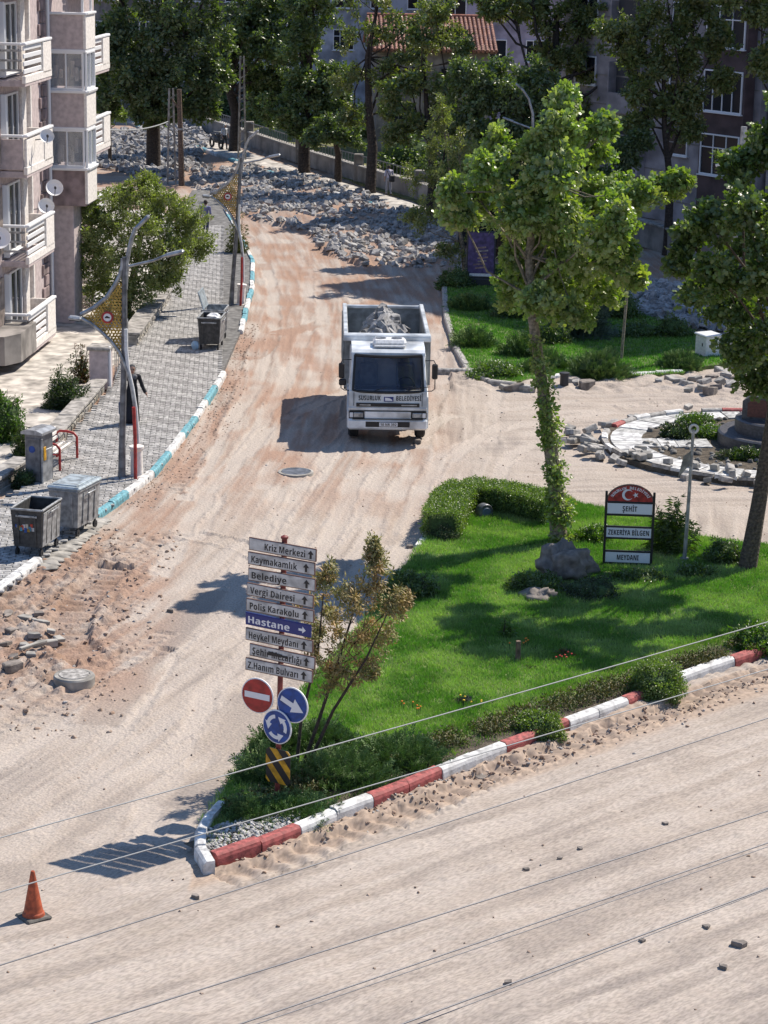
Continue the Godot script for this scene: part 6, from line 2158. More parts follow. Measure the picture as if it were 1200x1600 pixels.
	g.lathe(Vector3(0, 0, 0), [Vector2(0.1, 0), Vector2(0.1, 0.16), Vector2(0.0, 0.18)], 10)
	part("shaft", g, M.galv, fp)
	g = Geo.new()
	var ring := []
	for k in 13:
		ring.append(Vector3(0.06 + cos(TAU * k / 12) * 0.09, 3.12 + sin(TAU * k / 12) * 0.09, 0))
	g.tube(ring, [0.03], 6, false)
	part("ring", g, M.cream, fp)
	g = Geo.new()
	g.prism([Vector2(-0.26, -0.3), Vector2(-0.02, 0.0), Vector2(0.0, 0.32), Vector2(-0.16, 0.2)], -0.01, 0.01)
	var pl := part("plate", g, M.stonewall, fp)
	pl.position = Vector3(0.02, 2.3, 0.02)

func build_far_island() -> void:
	var g := Geo.new()
	g.slab(NEISLE, -0.1, 0.12)
	struct("far_lawn_ground", g, M.lawnbase)
	kerb_run("kerb", [Vector3(2.18, 0.00, -90.52), Vector3(2.09, 0.00, -81.58), Vector3(2.28, 0.00, -75.60), Vector3(2.61, 0.00, -71.23), Vector3(3.13, 0.00, -69.96), Vector3(3.90, 0.00, -69.63)], 0.9, 1, [M.kbare], "worn kerb round the left corner of the far planted island", 0.2, 0.16)
	kerb_run("kerb", [Vector3(5.09, 0.00, -70.96), Vector3(6.24, 0.00, -71.80)], 1.0, 1, [M.kwhite], "short white kerb piece by the grey bollard stub", 0.2, 0.16)
	kerb_run("kerb", [Vector3(7.70, 0.00, -71.53), Vector3(9.36, 0.00, -72.11)], 0.9, 1, [M.kwhite], "white kerb below the flat evergreen bush", 0.2, 0.18)
	kerb_run("kerb", [Vector3(1.60, 0.00, -71.76), Vector3(2.63, 0.00, -71.65)], 0.5, 1, [M.kbare], "grey kerb stones lying beside the truck", 0.2, 0.16)
	var fine_frond := spray(4, 7, 0.2)
	var frond := spray(3, 6, 0.34)
	var small := clump(1, 9, 0.10, 0.12)
	var jun := [Color(0.120, 0.208, 0.056), Color(0.080, 0.144, 0.048), Color(0.192, 0.272, 0.080)]
	var dk := [Color(0.10, 0.15, 0.05), Color(0.14, 0.20, 0.07)]
	var blue := [Color(0.096, 0.136, 0.096), Color(0.144, 0.192, 0.144)]
	var list := [[932,590,1.05,0.85,2600,"spray","domed evergreen bush by the kerb in front of the flagpole",jun], [1062,580,0.75,0.6,1500,"spray","flat-topped evergreen bush left of the white cabinet",jun], [775,592,0.95,0.55,900,"small","mixed low hedge at the near left corner of the far island",jun], [840,585,0.7,0.45,500,"spray","bright low juniper behind the ivy-clad trunk",jun], [740,545,0.75,0.5,600,"spray","spreading juniper on the left edge of the far island, nearer one",jun], [735,487,0.85,0.5,600,"spray","spreading juniper on the left edge of the far island, farther one",jun], [712,452,0.8,0.9,700,"small","dark rounded bush beside the advertising panel",dk], [790,440,0.9,0.6,500,"small","dark shrub right of the advertising panel",dk], [905,530,1.3,2.3,1500,"spray","blue-green spruce behind the main tree crown",blue], [860,540,0.8,1.1,700,"small","dark shrub under the main tree crown",dk], [1000,545,0.9,0.7,500,"small","dark shrub in shade by the blue rubble",dk], [1055,545,0.8,0.9,500,"small","black-green shrub behind the white cabinet",dk], [0,0,1.0,0.9,700,"small","rounded shrub left of the ivy-clad trunk on the far lawn",dk], [0,0,0.7,0.7,600,"spray","domed evergreen right behind the ivy-clad trunk",jun], [0,0,1.1,1.2,800,"small","tall dark shrub at the back of the far lawn by the slender pole",dk], [0,0,0.9,1.5,700,"small","dark shrub under the right side of the main crown",dk], [0,0,0.7,0.6,600,"spray","small domed evergreen between ivy-clad trunk and bollard stub",jun]]
	var pts := [Vector3(6.62, 0.00, -71.42), Vector3(9.40, 0.00, -72.75), Vector3(3.43, 0.00, -70.90), Vector3(4.78, 0.00, -71.76), Vector3(2.89, 0.00, -76.01), Vector3(3.02, 0.00, -83.48), Vector3(2.61, 0.00, -88.64), Vector3(4.65, 0.00, -90.83), Vector3(6.60, 0.00, -78.21), Vector3(5.52, 0.00, -76.88), Vector3(8.71, 0.00, -78.44), Vector3(9.87, 0.00, -78.57), Vector3(4.46, 0.00, -81.85), Vector3(4.42, 0.00, -74.44), Vector3(8.30, 0.00, -82.28), Vector3(7.48, 0.00, -83.57), Vector3(5.26, 0.00, -72.34)]
	for i in list.size():
		var q: Array = list[i]
		shrub("evergreen_bush" if q[5] == "spray" else "dark_bush", q[6], "bush", pts[i], Vector3(q[2], q[3], q[2] * 0.85), q[4], (frond if i in [4, 5, 8, 13] else fine_frond) if q[5] == "spray" else small, q[7], M.needle if q[5] == "spray" else M.leaf, 140 + i, "", 1.0, true, 0.5 if q[5] == "spray" else 0.0)
	# lawn tufts
	var r := RandomNumberGenerator.new()
	r.seed = 55
	var tg := Geo.new()
	for k in 8:
		var o := Vector3(r.randf_range(-0.1, 0.1), 0, r.randf_range(-0.1, 0.1))
		var d := Vector3(r.randf_range(-0.7, 0.7), 1, r.randf_range(-0.7, 0.7)).normalized()
		var sd := d.cross(rdir(r)).normalized() * 0.014
		tg.tri(o - sd, o + sd, o + d * r.randf_range(0.06, 0.11))
	var xs := []
	var cs := []
	for k in 26000:
		var p := Vector2(r.randf_range(2, 16), r.randf_range(-98, -69))
		if inside(p, NEISLE):
			xs.append(Transform3D(Basis(Vector3.UP, r.randf() * TAU).scaled(Vector3.ONE * r.randf_range(0.8, 1.3)), Vector3(p.x, 0.11, p.y)))
			cs.append(mixc(r, [Color(0.13, 0.27, 0.045), Color(0.24, 0.36, 0.09)]))
	tag(scatter("grass", tg.mesh(), M.grass, xs, cs, self, "stuff"), "shaded lawn of the far planted island", "grass")
	# flagpole, cabinet, camera post, stub
	var t := thing("flagpole", "slender white pole standing in the far island lawn", "pole", Vector3(7.64, 0.00, -74.10))
	g = Geo.new()
	g.tube([Vector3(0, -0.1, 0), Vector3(0.1, 2.4, 0), Vector3(0.2, 4.6, 0)], [0.05, 0.045, 0.035], 8)
	part("shaft", g, M.barkpale, t)
	t = thing("white_cabinet", "white utility cabinet with sloping lid on the far island", "cabinet", Vector3(10.59, 0.00, -75.08), 32)
	g = Geo.new()
	g.box(Vector3(0, 0.42, 0), Vector3(0.64, 0.72, 0.56), 0.02)
	part("body", g, M.white, t)
	g = Geo.new()
	g.box(Vector3(0, 0.81, 0), Vector3(0.72, 0.07, 0.64), 0.025, Basis(Vector3.RIGHT, 0.06))
	part("lid", g, M.white, t)
	g = Geo.new()
	g.box(Vector3(0, 0.03, 0), Vector3(0.8, 0.1, 0.72), 0.02)
	part("plinth", g, M.concrete, t)
	g = Geo.new()
	g.box(Vector3(-0.325, 0.5, 0.1), Vector3(0.02, 0.1, 0.04), 0.005)
	part("lock", g, M.dark, t)
	t = thing("camera_post", "tall grey camera post rising behind the right tree crown", "pole", Vector3(11.30, 0.00, -75.15), 0)
	g = Geo.new()
	g.tube([Vector3(0, -0.1, 0), Vector3(0, 3.0, 0)], [0.16, 0.15], 12)
	g.tube([Vector3(0, 3.0, 0), Vector3(0.08, 7.6, 0)], [0.13, 0.10], 12)
	part("shaft", g, M.galv, t)
	for k in 2:
		g = Geo.new()
		g.tube([Vector3(0.05, 6.3, 0), Vector3(-0.3 - k * 0.25, 6.35, 0.15)], [0.03], 6)
		var arm := part("camera_arm", g, M.white, t)
		g = Geo.new()
		g.beam(Vector3(-0.25 - k * 0.3, 6.42, 0.12), Vector3(-0.5 - k * 0.3, 6.28 + k * 0.1, 0.4), 0.12, 0.12, 0.03)
		part("camera", g, M.white, arm)
	t = thing("bollard_stub", "short dark bollard stub in the dirt by the short white kerb", "bollard", Vector3(5.47, 0.00, -69.68), 0)
	g = Geo.new()
	g.lathe(Vector3.ZERO, [Vector2(0.14, 0), Vector2(0.13, 0.4), Vector2(0.16, 0.42), Vector2(0.16, 0.48), Vector2(0, 0.5)], 12)
	part("shaft", g, M.dark, t)
	# rubble along the edge of the cross road
	var spots := [Vector3(9.67, 0.00, -71.10), Vector3(9.89, 0.00, -70.51), Vector3(10.23, 0.00, -71.26), Vector3(10.42, 0.00, -70.77), Vector3(10.80, 0.00, -71.63), Vector3(10.96, 0.00, -71.02), Vector3(9.69, 0.00, -69.70), Vector3(9.30, 0.00, -70.26), Vector3(10.19, 0.00, -69.74), Vector3(11.29, 0.00, -71.88), Vector3(10.68, 0.00, -70.19), Vector3(11.30, 0.00, -70.85), Vector3(9.11, 0.00, -70.64), Vector3(5.87, 0.00, -70.12), Vector3(6.14, 0.00, -69.75), Vector3(5.69, 0.00, -70.31), Vector3(4.22, 0.00, -68.97), Vector3(3.93, 0.00, -68.95), Vector3(3.64, 0.00, -69.11), Vector3(4.84, 0.00, -69.43), Vector3(11.73, 0.00, -72.14), Vector3(8.89, 0.00, -70.82), Vector3(8.50, 0.00, -70.58), Vector3(9.87, 0.00, -69.13), Vector3(9.26, 0.00, -69.26), Vector3(10.73, 0.00, -72.25), Vector3(11.21, 0.00, -72.51)]
	for i in spots.size():
		var o := single("broken_stone", chunk_mesh(400 + i % 9), [M.concrete, M.kbare, M.stone][i % 3], "broken kerb stone or slab lying on the edge of the cross road", "broken stone", "broken stones on the edge of the cross road", spots[i] + Vector3(0, 0.1, 0), r.randf() * 360)
		o.scale = Vector3.ONE * r.randf_range(0.3, 0.62)
		o.rotation_degrees.z = r.randf_range(-20, 20)
	# advertising panel and bus shelter behind
	t = thing("advertising_panel", "dark framed advertising panel beside the far island", "advertising panel", Vector3(3.56, 0.00, -88.76), -3)
	g = Geo.new()
	g.box(Vector3(0, 1.32, -0.08), Vector3(1.12, 1.86, 0.12), 0.02)
	g.box(Vector3(0, 0.2, -0.05), Vector3(0.95, 0.42, 0.2), 0.02)
	part("frame", g, M.dark, t)
	g = Geo.new()
	g.box(Vector3(0, 1.40, -0.014), Vector3(1.0, 1.6, 0.012))
	var po := part("poster", g, mat(lin(0.10, 0.07, 0.20), 0.5, 0, "rock", 0.7), t)
	for k in 7:
		g = Geo.new()
		g.tint = [Color(0.35, 0.25, 0.22), Color(0.4, 0.36, 0.34), Color(0.28, 0.2, 0.2)][k % 3]
		g.box(Vector3(r.randf_range(-0.16, 0.12), 1.62 - k * 0.13, -0.006), Vector3(r.randf_range(0.3, 0.55), 0.06, 0.004), 0.0, Basis(Vector3.BACK, 0.12))
		part("print_block", g, M.clay, po)
	g = Geo.new()
	g.box(Vector3(0, 0.56, -0.004), Vector3(0.86, 0.11, 0.01))
	part("white_strip", g, M.white, po)
	t = thing("bus_shelter", "small grey shelter behind the advertising panel", "bus shelter", Vector3(4.12, 0.00, -96.90), -6)
	g = Geo.new()
	g.box(Vector3(0, 2.45, 0), Vector3(3.0, 0.14, 1.5), 0.03, Basis(Vector3.RIGHT, 0.08))
	part("roof", g, M.galv, t)
	for s in [-1.3, 1.3]:
		g = Geo.new()
		g.box(Vector3(s, 1.2, -0.55), Vector3(0.1, 2.4, 0.1), 0.01)
		part("post", g, M.galvdark, t)
	g = Geo.new()
	g.box(Vector3(0, 1.3, -0.6), Vector3(2.6, 1.9, 0.03))
	part("back_panel", g, M.darkpane, t)
	g = Geo.new()
	g.box(Vector3(0, 0.45, -0.3), Vector3(2.2, 0.06, 0.4), 0.01)
	part("seat", g, M.wood, t)

func build_roundabout() -> void:
	var C: Vector3 = Vector3(10.35, 0.00, -61.83)
	var r := RandomNumberGenerator.new()
	r.seed = 23
	var g := Geo.new()
	g.lathe(C + Vector3(0, -0.1, 0), [Vector2(4.45, 0), Vector2(4.4, 0.2), Vector2(0, 0.2)], 60)
	var bed := struct("roundabout_soil", g, M.soil)
	# ring of paving slabs
	var slabm := [mat(lin(0.60, 0.60, 0.58), 0.85, 0, "patch", 0.9, "bfine", 0.3), mat(lin(0.52, 0.52, 0.50), 0.85, 0, "rock", 0.9, "bfine", 0.3), mat(lin(0.66, 0.66, 0.65), 0.85, 0, "patch", 1.1, "bfine", 0.3)]
	var n := 44
	for k in n:
		var a0 := TAU * k / n + 0.006
		var a1 := TAU * (k + 1) / n - 0.006
		g = Geo.new()
		var q := []
		for p in [[3.3, a0], [4.15, a0], [4.15, a1], [3.3, a1]]:
			q.append(Vector3(cos(p[1]) * p[0], 0, sin(p[1]) * p[0]))
		g.slab(q, 0.06, 0.135)
		var o := part("paving_slab", g, slabm[r.randi() % 3], bed)
		o.position = C + Vector3(0, r.randf_range(-0.01, 0.01), 0)
	for arm in [[PI * 0.985, 3.3, 1.4], [PI * 1.32, 2.0, 0.0]]:    # slab path to the monument
		if arm[2] == 0.0:
			continue
		for k in 4:
			g = Geo.new()
			var d := Vector3(cos(arm[0]), 0, sin(arm[0]))
			var x := Vector3.UP.cross(d)
			var s := 1.45 + k * 0.47
			g.slab([d * s - x * 0.5, d * (s + 0.45) - x * 0.5, d * (s + 0.45) + x * 0.5, d * s + x * 0.5], 0.06, 0.135)
			var o := part("paving_slab", g, slabm[r.randi() % 3], bed)
			o.position = C
	# outer kerb, partly red, partly knocked out
	var path := []
	for k in 49:
		var an := TAU * k / 48
		path.append(C + Vector3(cos(an), 0, sin(an)) * 4.32)
	kerb_run("kerb", path, 0.62, 1, [M.kbare, M.kwhite, M.kbare, M.kbare, M.kred, M.kbare, M.kwhite], "red and pale kerb round the roundabout bed", 0.18, 0.2, 0.03, [17, 18, 24, 30])
	# loose bricks and kerb stones
	var bm := Geo.new()
	bm.box(Vector3.ZERO, Vector3(0.42, 0.16, 0.2), 0.018)
	var bmesh := bm.mesh()
	var mats := [M.kbare, M.concrete, M.kbare, M.coping, M.yard]
	for k in 56:
		var an := r.randf_range(0.42, 1.12) * PI
		var rad := 4.62 + absf(r.randfn(0.0, 0.28))
		var h := 0.07 + (0.14 if r.randf() < 0.3 else 0.0)
		if k < 14:
			an = r.randf_range(0.55, 0.95) * PI
			rad = r.randf_range(3.7, 4.3)
			h = 0.22
		elif k < 20:
			an = r.randf_range(1.12, 1.5) * PI
			rad = 4.6
		elif k < 42:
			an = r.randf_range(0.86, 1.06) * PI
			rad = 4.75 + absf(r.randfn(0.0, 0.33))
			h = 0.08 + r.randf() * 0.2
		var o := single("loose_kerb_stone", bmesh if k % 3 else chunk_mesh(700 + k % 5), mats[r.randi() % 5], "loose grey kerb stone strewn round the edge of the roundabout", "kerb stone", "loose kerb stones round the roundabout", C + Vector3(cos(an) * rad, h, sin(an) * rad), r.randf() * 360)
		o.scale = Vector3(r.randf_range(0.5, 1.05), r.randf_range(0.7, 1.2), r.randf_range(0.7, 1.1)) * (1.0 if k % 3 else 0.45)
		o.rotation_degrees.x = r.randf_range(-22, 22)
		o.rotation_degrees.z = r.randf_range(-18, 18)
	# monument
	var t := thing("monument", "dark stone memorial with a slanted red plaque on round steps", "monument", C + Vector3(0.55, 0.1, -0.1), 0)
	g = Geo.new()
	g.lathe(Vector3.ZERO, [Vector2(1.75, -0.1), Vector2(1.75, 0.32), Vector2(1.7, 0.36), Vector2(0, 0.36)], 40)
	part("lower_step", g, M.granite, t)
	g = Geo.new()
	g.lathe(Vector3(0, 0.36, 0), [Vector2(1.3, 0), Vector2(1.3, 0.34), Vector2(1.25, 0.38), Vector2(0, 0.38)], 36)
	part("upper_step", g, M.granite, t)
	g = Geo.new()
	g.prism([Vector2(-0.85, 0), Vector2(0.85, 0), Vector2(0.85, 0.32), Vector2(0.2, 0.62), Vector2(-0.6, 0.66), Vector2(-0.85, 0.5)], -0.35, 0.35, Transform3D(Basis(Vector3.UP, -0.35), Vector3(-0.25, 0.74, 0.2)))
	var bl := part("block", g, M.granite, t)
	g = Geo.new()
	g.prism([Vector2(-0.7, 0.08), Vector2(0.7, 0.08), Vector2(0.7, 0.28), Vector2(0.15, 0.54), Vector2(-0.55, 0.58), Vector2(-0.7, 0.45)], 0.35, 0.37, Transform3D(Basis(Vector3.UP, -0.35), Vector3(-0.25, 0.74, 0.2)))
	part("plaque", g, mat(lin(0.14, 0.04, 0.035), 0.4, 0, "rock", 2.0), bl)
	# planting
	var small := clump(1, 9, 0.085, 0.1)
	var gr := [Color(0.120, 0.208, 0.048), Color(0.096, 0.160, 0.048), Color(0.160, 0.240, 0.064)]
	shrub("bed_shrub", "dark rounded shrub in the left bed of the roundabout", "shrub", Vector3(8.10, 0.00, -62.43), Vector3(0.5, 0.55, 0.45), 800, small, [Color(0.04, 0.07, 0.03), Color(0.06, 0.09, 0.04)], M.leaf, 501)
	shrub("bed_shrub", "leafy shrub behind the dark one in the left bed of the roundabout", "shrub", Vector3(8.87, 0.00, -64.31), Vector3(0.7, 0.45, 0.5), 700, small, gr, M.leaf, 502)
	shrub("bed_hedge", "low green hedge curving before the memorial", "shrub", Vector3(9.12, 0.00, -62.92), Vector3(0.6, 0.4, 0.7), 900, small, gr, M.leaf, 503)
	shrub("bed_hedge", "low hedge right in front of the memorial steps", "shrub", Vector3(9.65, 0.00, -60.09), Vector3(0.75, 0.4, 0.45), 800, small, [Color(0.05, 0.09, 0.025), Color(0.08, 0.12, 0.03)], M.leaf, 504)
	shrub("bed_shrub", "spiky pale plant in the right bed of the roundabout", "shrub", Vector3(9.08, 0.00, -60.04), Vector3(0.3, 0.4, 0.3), 220, clump(5, 8, 0.16, 0.08, false, 0.2), [Color(0.13, 0.16, 0.09)], M.leafdull, 505, "", 0.8, false, 1.5)
	var xs := []
	var cs := []
	for k in 240:
		var an := r.randf() * TAU
		var rad := r.randf_range(1.9, 3.25)
		xs.append(turn(r, C + Vector3(cos(an) * rad, 0.11, sin(an) * rad), r.randf_range(0.08, 0.28)))
		var w := r.randf_range(0.12, 0.38)
		cs.append(Color(w, w * 0.95, w * 0.85))
	tag(scatter("bed_stones", clod_mesh(5), M.rubble, xs, cs, self, "stuff"), "stones scattered in the roundabout beds", "stones")

func build_rubble() -> void:
	var r := RandomNumberGenerator.new()
	r.seed = 404
	var meshes := []
	for k in 8:
		meshes.append(chunk_mesh(600 + k))
	var tones := []
	for k in 5:
		var w: float = [0.32, 0.38, 0.44, 0.52, 0.41][k]
		tones.append(mat(lin(w, w * 0.98, w * 0.95), 0.95, 0, "rock", 1.2, "bpatch", 1.0))
	var all := []
	for k in 15000:
		var p := Vector2(r.randf_range(-13, 8), r.randf_range(-137, -94))
		if inside(p, HEAP) and N1.get_noise_2d(p.x * 0.35, p.y * 0.22 + 70.0) > r.randf_range(-0.45, 0.0):
			all.append(p)
	all.sort_custom(func(a, b): return a.y > b.y)
	var xs := []
	var cs := []
	for i in all.size():
		var p: Vector2 = all[i]
		var s := 0.13 + 0.40 * pow(r.randf(), 2.0)
		var at := Vector3(p.x, ground_at(p.x, p.y).x + s * 0.15, p.y)
		if i % 4 == 0 and i < 1195:
			var o := single("rubble_piece", meshes[r.randi() % 8], tones[r.randi() % 5], "grey broken paving piece in the heap across the far end of the road", "rubble", "broken paving heaped across the road", at, r.randf() * 360)
			o.scale = Vector3.ONE * s * 1.1
			o.rotation_degrees.x = r.randf_range(-35, 35)
			o.rotation_degrees.z = r.randf_range(-35, 35)
		else:
			xs.append(turn(r, at, s))
			var w := r.randf_range(0.30, 0.55)
			cs.append(Color(w, w * 0.98, w * 0.95))
	tag(scatter("rubble", meshes[2], M.rubble, xs, cs, self, "stuff"), "heap of grey broken paving across the far road", "rubble")
	# shaded rubble street behind the far island, and dark rubble at the far left
	for q in [[[Vector3(9.49, 0.00, -92.27), Vector3(11.94, 0.00, -88.21), Vector3(13.89, 0.00, -84.87), Vector3(13.17, 0.00, -80.19), Vector3(11.12, 0.00, -79.96), Vector3(9.35, 0.00, -82.40), Vector3(8.58, 0.00, -86.59)], 2200, "rubble covering the shaded street behind the far island"], [[Vector3(-19.88, 0.00, -146.89), Vector3(-13.50, 0.00, -157.47), Vector3(-11.28, 0.00, -145.65), Vector3(-11.19, 0.00, -130.55), Vector3(-11.58, 0.00, -123.10), Vector3(-16.49, 0.00, -129.59)], 2600, "dark rubble under the trees at the far left"]]:
		xs = []; cs = []
		var lo := Vector2(1e9, 1e9)
		var hi := -lo
		for p in q[0]:
			lo = lo.min(Vector2(p.x, p.z)); hi = hi.max(Vector2(p.x, p.z))
		for k in q[1]:
			var p := Vector2(r.randf_range(lo.x, hi.x), r.randf_range(lo.y, hi.y))
			if inside(p, q[0]):
				xs.append(turn(r, Vector3(p.x, r.randf() * 0.25, p.y), r.randf_range(0.25, 0.6)))
				var w := r.randf_range(0.26, 0.5)
				cs.append(Color(w, w * 0.98, w * 0.97))
		tag(scatter("rubble", meshes[5], M.rubble, xs, cs, self, "stuff"), q[2], "rubble")

func build_trees() -> void:
	var plane := clump(7, 9, 0.145, 0.18, true)
	var far := clump(8, 12, 0.22, 0.28, false, 0.6)
	var tiny := clump(9, 12, 0.13, 0.17, false, 0.5)
	var willow := clump(10, 9, 0.11, 0.11, false, 0.38)
	var fresh := [Color(0.28, 0.40, 0.13), Color(0.38, 0.46, 0.19), Color(0.20, 0.31, 0.09), Color(0.48, 0.50, 0.25)]
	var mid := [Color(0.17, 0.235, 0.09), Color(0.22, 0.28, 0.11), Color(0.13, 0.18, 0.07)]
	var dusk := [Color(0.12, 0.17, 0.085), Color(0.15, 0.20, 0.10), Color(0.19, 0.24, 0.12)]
	var olive := [Color(0.30, 0.345, 0.15), Color(0.22, 0.27, 0.11), Color(0.38, 0.41, 0.19)]
	var dry := [Color(0.24, 0.25, 0.10), Color(0.19, 0.23, 0.09), Color(0.33, 0.31, 0.13)]
	# main plane tree on the island
	var tr := tree("plane_tree", "young plane tree with ivy-clad trunk on the island, largest bright crown", "tree", [Vector3(4.06, -0.01, -51.30), Vector3(3.92, 1.39, -51.30), Vector3(3.58, 3.48, -51.30), Vector3(3.27, 5.23, -51.30), Vector3(3.12, 6.68, -51.30), Vector3(3.33, 8.39, -51.30), Vector3(3.74, 9.94, -51.30)], [0.21, 0.18, 0.14, 0.115, 0.095, 0.06, 0.03], [[Vector3(3.82, 10.05, -51.30), Vector3(0.28, 0.39, 0.28)], [Vector3(3.58, 9.50, -50.80), Vector3(0.61, 0.47, 0.46)], [Vector3(4.51, 9.10, -52.20), Vector3(0.55, 0.57, 0.47)], [Vector3(4.67, 9.61, -51.10), Vector3(0.31, 0.28, 0.25)], [Vector3(2.17, 8.69, -50.70), Vector3(0.50, 0.50, 0.43)], [Vector3(2.33, 9.13, -51.50), Vector3(0.28, 0.37, 0.28)], [Vector3(1.88, 7.99, -52.10), Vector3(0.55, 0.46, 0.43)], [Vector3(1.54, 7.66, -51.00), Vector3(0.37, 0.37, 0.31)], [Vector3(1.33, 8.18, -50.40), Vector3(0.25, 0.28, 0.22)], [Vector3(3.46, 8.73, -50.10), Vector3(0.69, 0.49, 0.50)], [Vector3(3.96, 7.67, -52.70), Vector3(0.88, 0.58, 0.62)], [Vector3(4.88, 8.08, -51.80), Vector3(0.80, 0.66, 0.62)], [Vector3(5.49, 8.18, -50.80), Vector3(0.56, 0.34, 0.38)], [Vector3(6.17, 8.31, -51.30), Vector3(0.45, 0.28, 0.31)], [Vector3(6.39, 8.40, -51.10), Vector3(0.20, 0.20, 0.17)], [Vector3(4.47, 7.38, -50.00), Vector3(0.97, 0.64, 0.68)], [Vector3(3.68, 6.88, -52.50), Vector3(0.76, 0.64, 0.60)], [Vector3(3.00, 7.26, -52.30), Vector3(0.58, 0.58, 0.49)], [Vector3(5.05, 6.80, -50.70), Vector3(0.56, 0.51, 0.46)], [Vector3(5.44, 6.29, -51.10), Vector3(0.31, 0.20, 0.22)], [Vector3(4.09, 6.20, -51.70), Vector3(0.84, 0.58, 0.60)], [Vector3(4.72, 5.77, -52.20), Vector3(0.76, 0.41, 0.50)], [Vector3(2.84, 5.76, -52.50), Vector3(0.38, 0.53, 0.39)], [Vector3(4.11, 5.53, -50.70), Vector3(0.63, 0.32, 0.40)], [Vector3(2.80, 6.69, -51.70), Vector3(0.32, 0.43, 0.32)], [Vector3(4.88, 7.71, -49.70), Vector3(0.50, 0.58, 0.46)], [Vector3(3.26, 8.13, -51.10), Vector3(0.51, 0.48, 0.42)], [Vector3(3.40, 7.68, -50.80), Vector3(0.76, 0.62, 0.59)], [Vector3(4.23, 6.67, -51.00), Vector3(0.88, 0.63, 0.64)], [Vector3(3.54, 6.26, -52.20), Vector3(0.50, 0.53, 0.43)], [Vector3(3.15, 8.99, -50.90), Vector3(0.42, 0.42, 0.36)], [Vector3(2.68, 7.77, -50.50), Vector3(0.48, 0.56, 0.44)], [Vector3(3.37, 5.82, -50.40), Vector3(0.48, 0.37, 0.36)]], 22, 5, plane, fresh, M.barkpale, M.leaf, 1001, 1.0, "", 0.55)
	# ivy on its trunk
	var r := RandomNumberGenerator.new()
	r.seed = 32
	var ivx := []
	var ivc := []
	var tp := [Vector3(4.08, 0.05, -51.20), Vector3(3.95, 1.26, -51.20), Vector3(3.67, 2.91, -51.20), Vector3(3.36, 4.67, -51.20), Vector3(3.27, 5.18, -51.20)]
	for k in 1150:
		var f := pow(r.randf(), 1.9) * 3.99
		if N2.get_noise_2d(f * 1.3, 40.0) < r.randf_range(-0.35, 0.25):
			continue
		var i := int(f)
		var p: Vector3 = tp[i].lerp(tp[i + 1], f - i)
		var an := r.randf() * TAU
		var lump := 0.55 + 0.9 * maxf(0.0, N1.get_noise_2d(f * 1.6, an))
		var rad := (0.24 - 0.025 * f) * lump + (0.16 if an < PI * 0.6 and f < 2.6 else 0.0) * r.randf()
		ivx.append(turn(r, p + Vector3(cos(an) * rad, r.randf_range(-0.1, 0.1), sin(an) * rad) - tr.position, r.randf_range(0.7, 1.2)))
		ivc.append(mixc(r, fresh))
	scatter("ivy", clump(12, 7, 0.10, 0.10, false, 0.8), M.leaf, ivx, ivc, tr)
	tree("plane_tree", "leaning plane tree at the right edge of the island with a broad shaded crown", "tree", [Vector3(8.08, -0.09, -49.30), Vector3(8.26, 1.53, -49.30), Vector3(8.48, 3.37, -49.50), Vector3(8.65, 5.35, -49.60), Vector3(8.72, 7.31, -49.60), Vector3(8.55, 8.95, -49.60)], [0.21, 0.17, 0.15, 0.13, 0.10, 0.04], [[Vector3(7.52, 8.91, -49.60), Vector3(0.63, 0.52, 0.49)], [Vector3(8.18, 9.46, -49.60), Vector3(0.68, 0.65, 0.56)], [Vector3(6.78, 7.87, -48.70), Vector3(0.65, 0.54, 0.50)], [Vector3(7.44, 8.18, -47.40), Vector3(0.79, 0.65, 0.61)], [Vector3(8.07, 7.02, -51.60), Vector3(0.86, 0.72, 0.67)], [Vector3(6.48, 7.40, -49.60), Vector3(0.33, 0.33, 0.28)], [Vector3(6.25, 6.89, -49.30), Vector3(0.25, 0.28, 0.22)], [Vector3(6.89, 6.94, -47.20), Vector3(0.79, 0.66, 0.62)], [Vector3(7.48, 6.20, -51.20), Vector3(0.71, 0.63, 0.57)], [Vector3(8.19, 6.16, -50.20), Vector3(0.93, 0.85, 0.75)], [Vector3(7.74, 7.15, -46.80), Vector3(0.78, 0.71, 0.63)], [Vector3(7.34, 5.88, -48.80), Vector3(0.60, 0.50, 0.47)], [Vector3(7.60, 5.45, -47.40), Vector3(0.80, 0.51, 0.56)], [Vector3(8.01, 4.66, -50.50), Vector3(0.40, 0.32, 0.30)], [Vector3(8.32, 4.66, -49.10), Vector3(0.69, 0.42, 0.47)], [Vector3(8.72, 8.58, -48.10), Vector3(0.93, 1.05, 0.84)], [Vector3(8.88, 7.20, -46.60), Vector3(1.04, 1.04, 0.88)], [Vector3(9.57, 4.94, -51.20), Vector3(1.01, 0.87, 0.80)], [Vector3(9.78, 7.80, -48.10), Vector3(0.80, 0.93, 0.74)], [Vector3(10.17, 5.77, -52.40), Vector3(1.17, 1.03, 0.94)], [Vector3(9.31, 8.86, -52.00), Vector3(1.00, 0.85, 0.79)], [Vector3(10.77, 6.67, -48.60), Vector3(0.95, 0.95, 0.81)], [Vector3(8.01, 4.42, -48.80), Vector3(0.44, 0.25, 0.29)], [Vector3(8.55, 10.04, -49.60), Vector3(0.82, 0.67, 0.63)], [Vector3(6.90, 6.09, -50.50), Vector3(0.45, 0.45, 0.39)], [Vector3(9.71, 5.45, -47.60), Vector3(0.94, 0.68, 0.69)], [Vector3(10.81, 7.91, -50.60), Vector3(0.84, 0.84, 0.71)]], 22, 6, plane, mid + [Color(0.10, 0.16, 0.03)], M.bark, M.leaf, 1002, 1.0, "", 0.5)
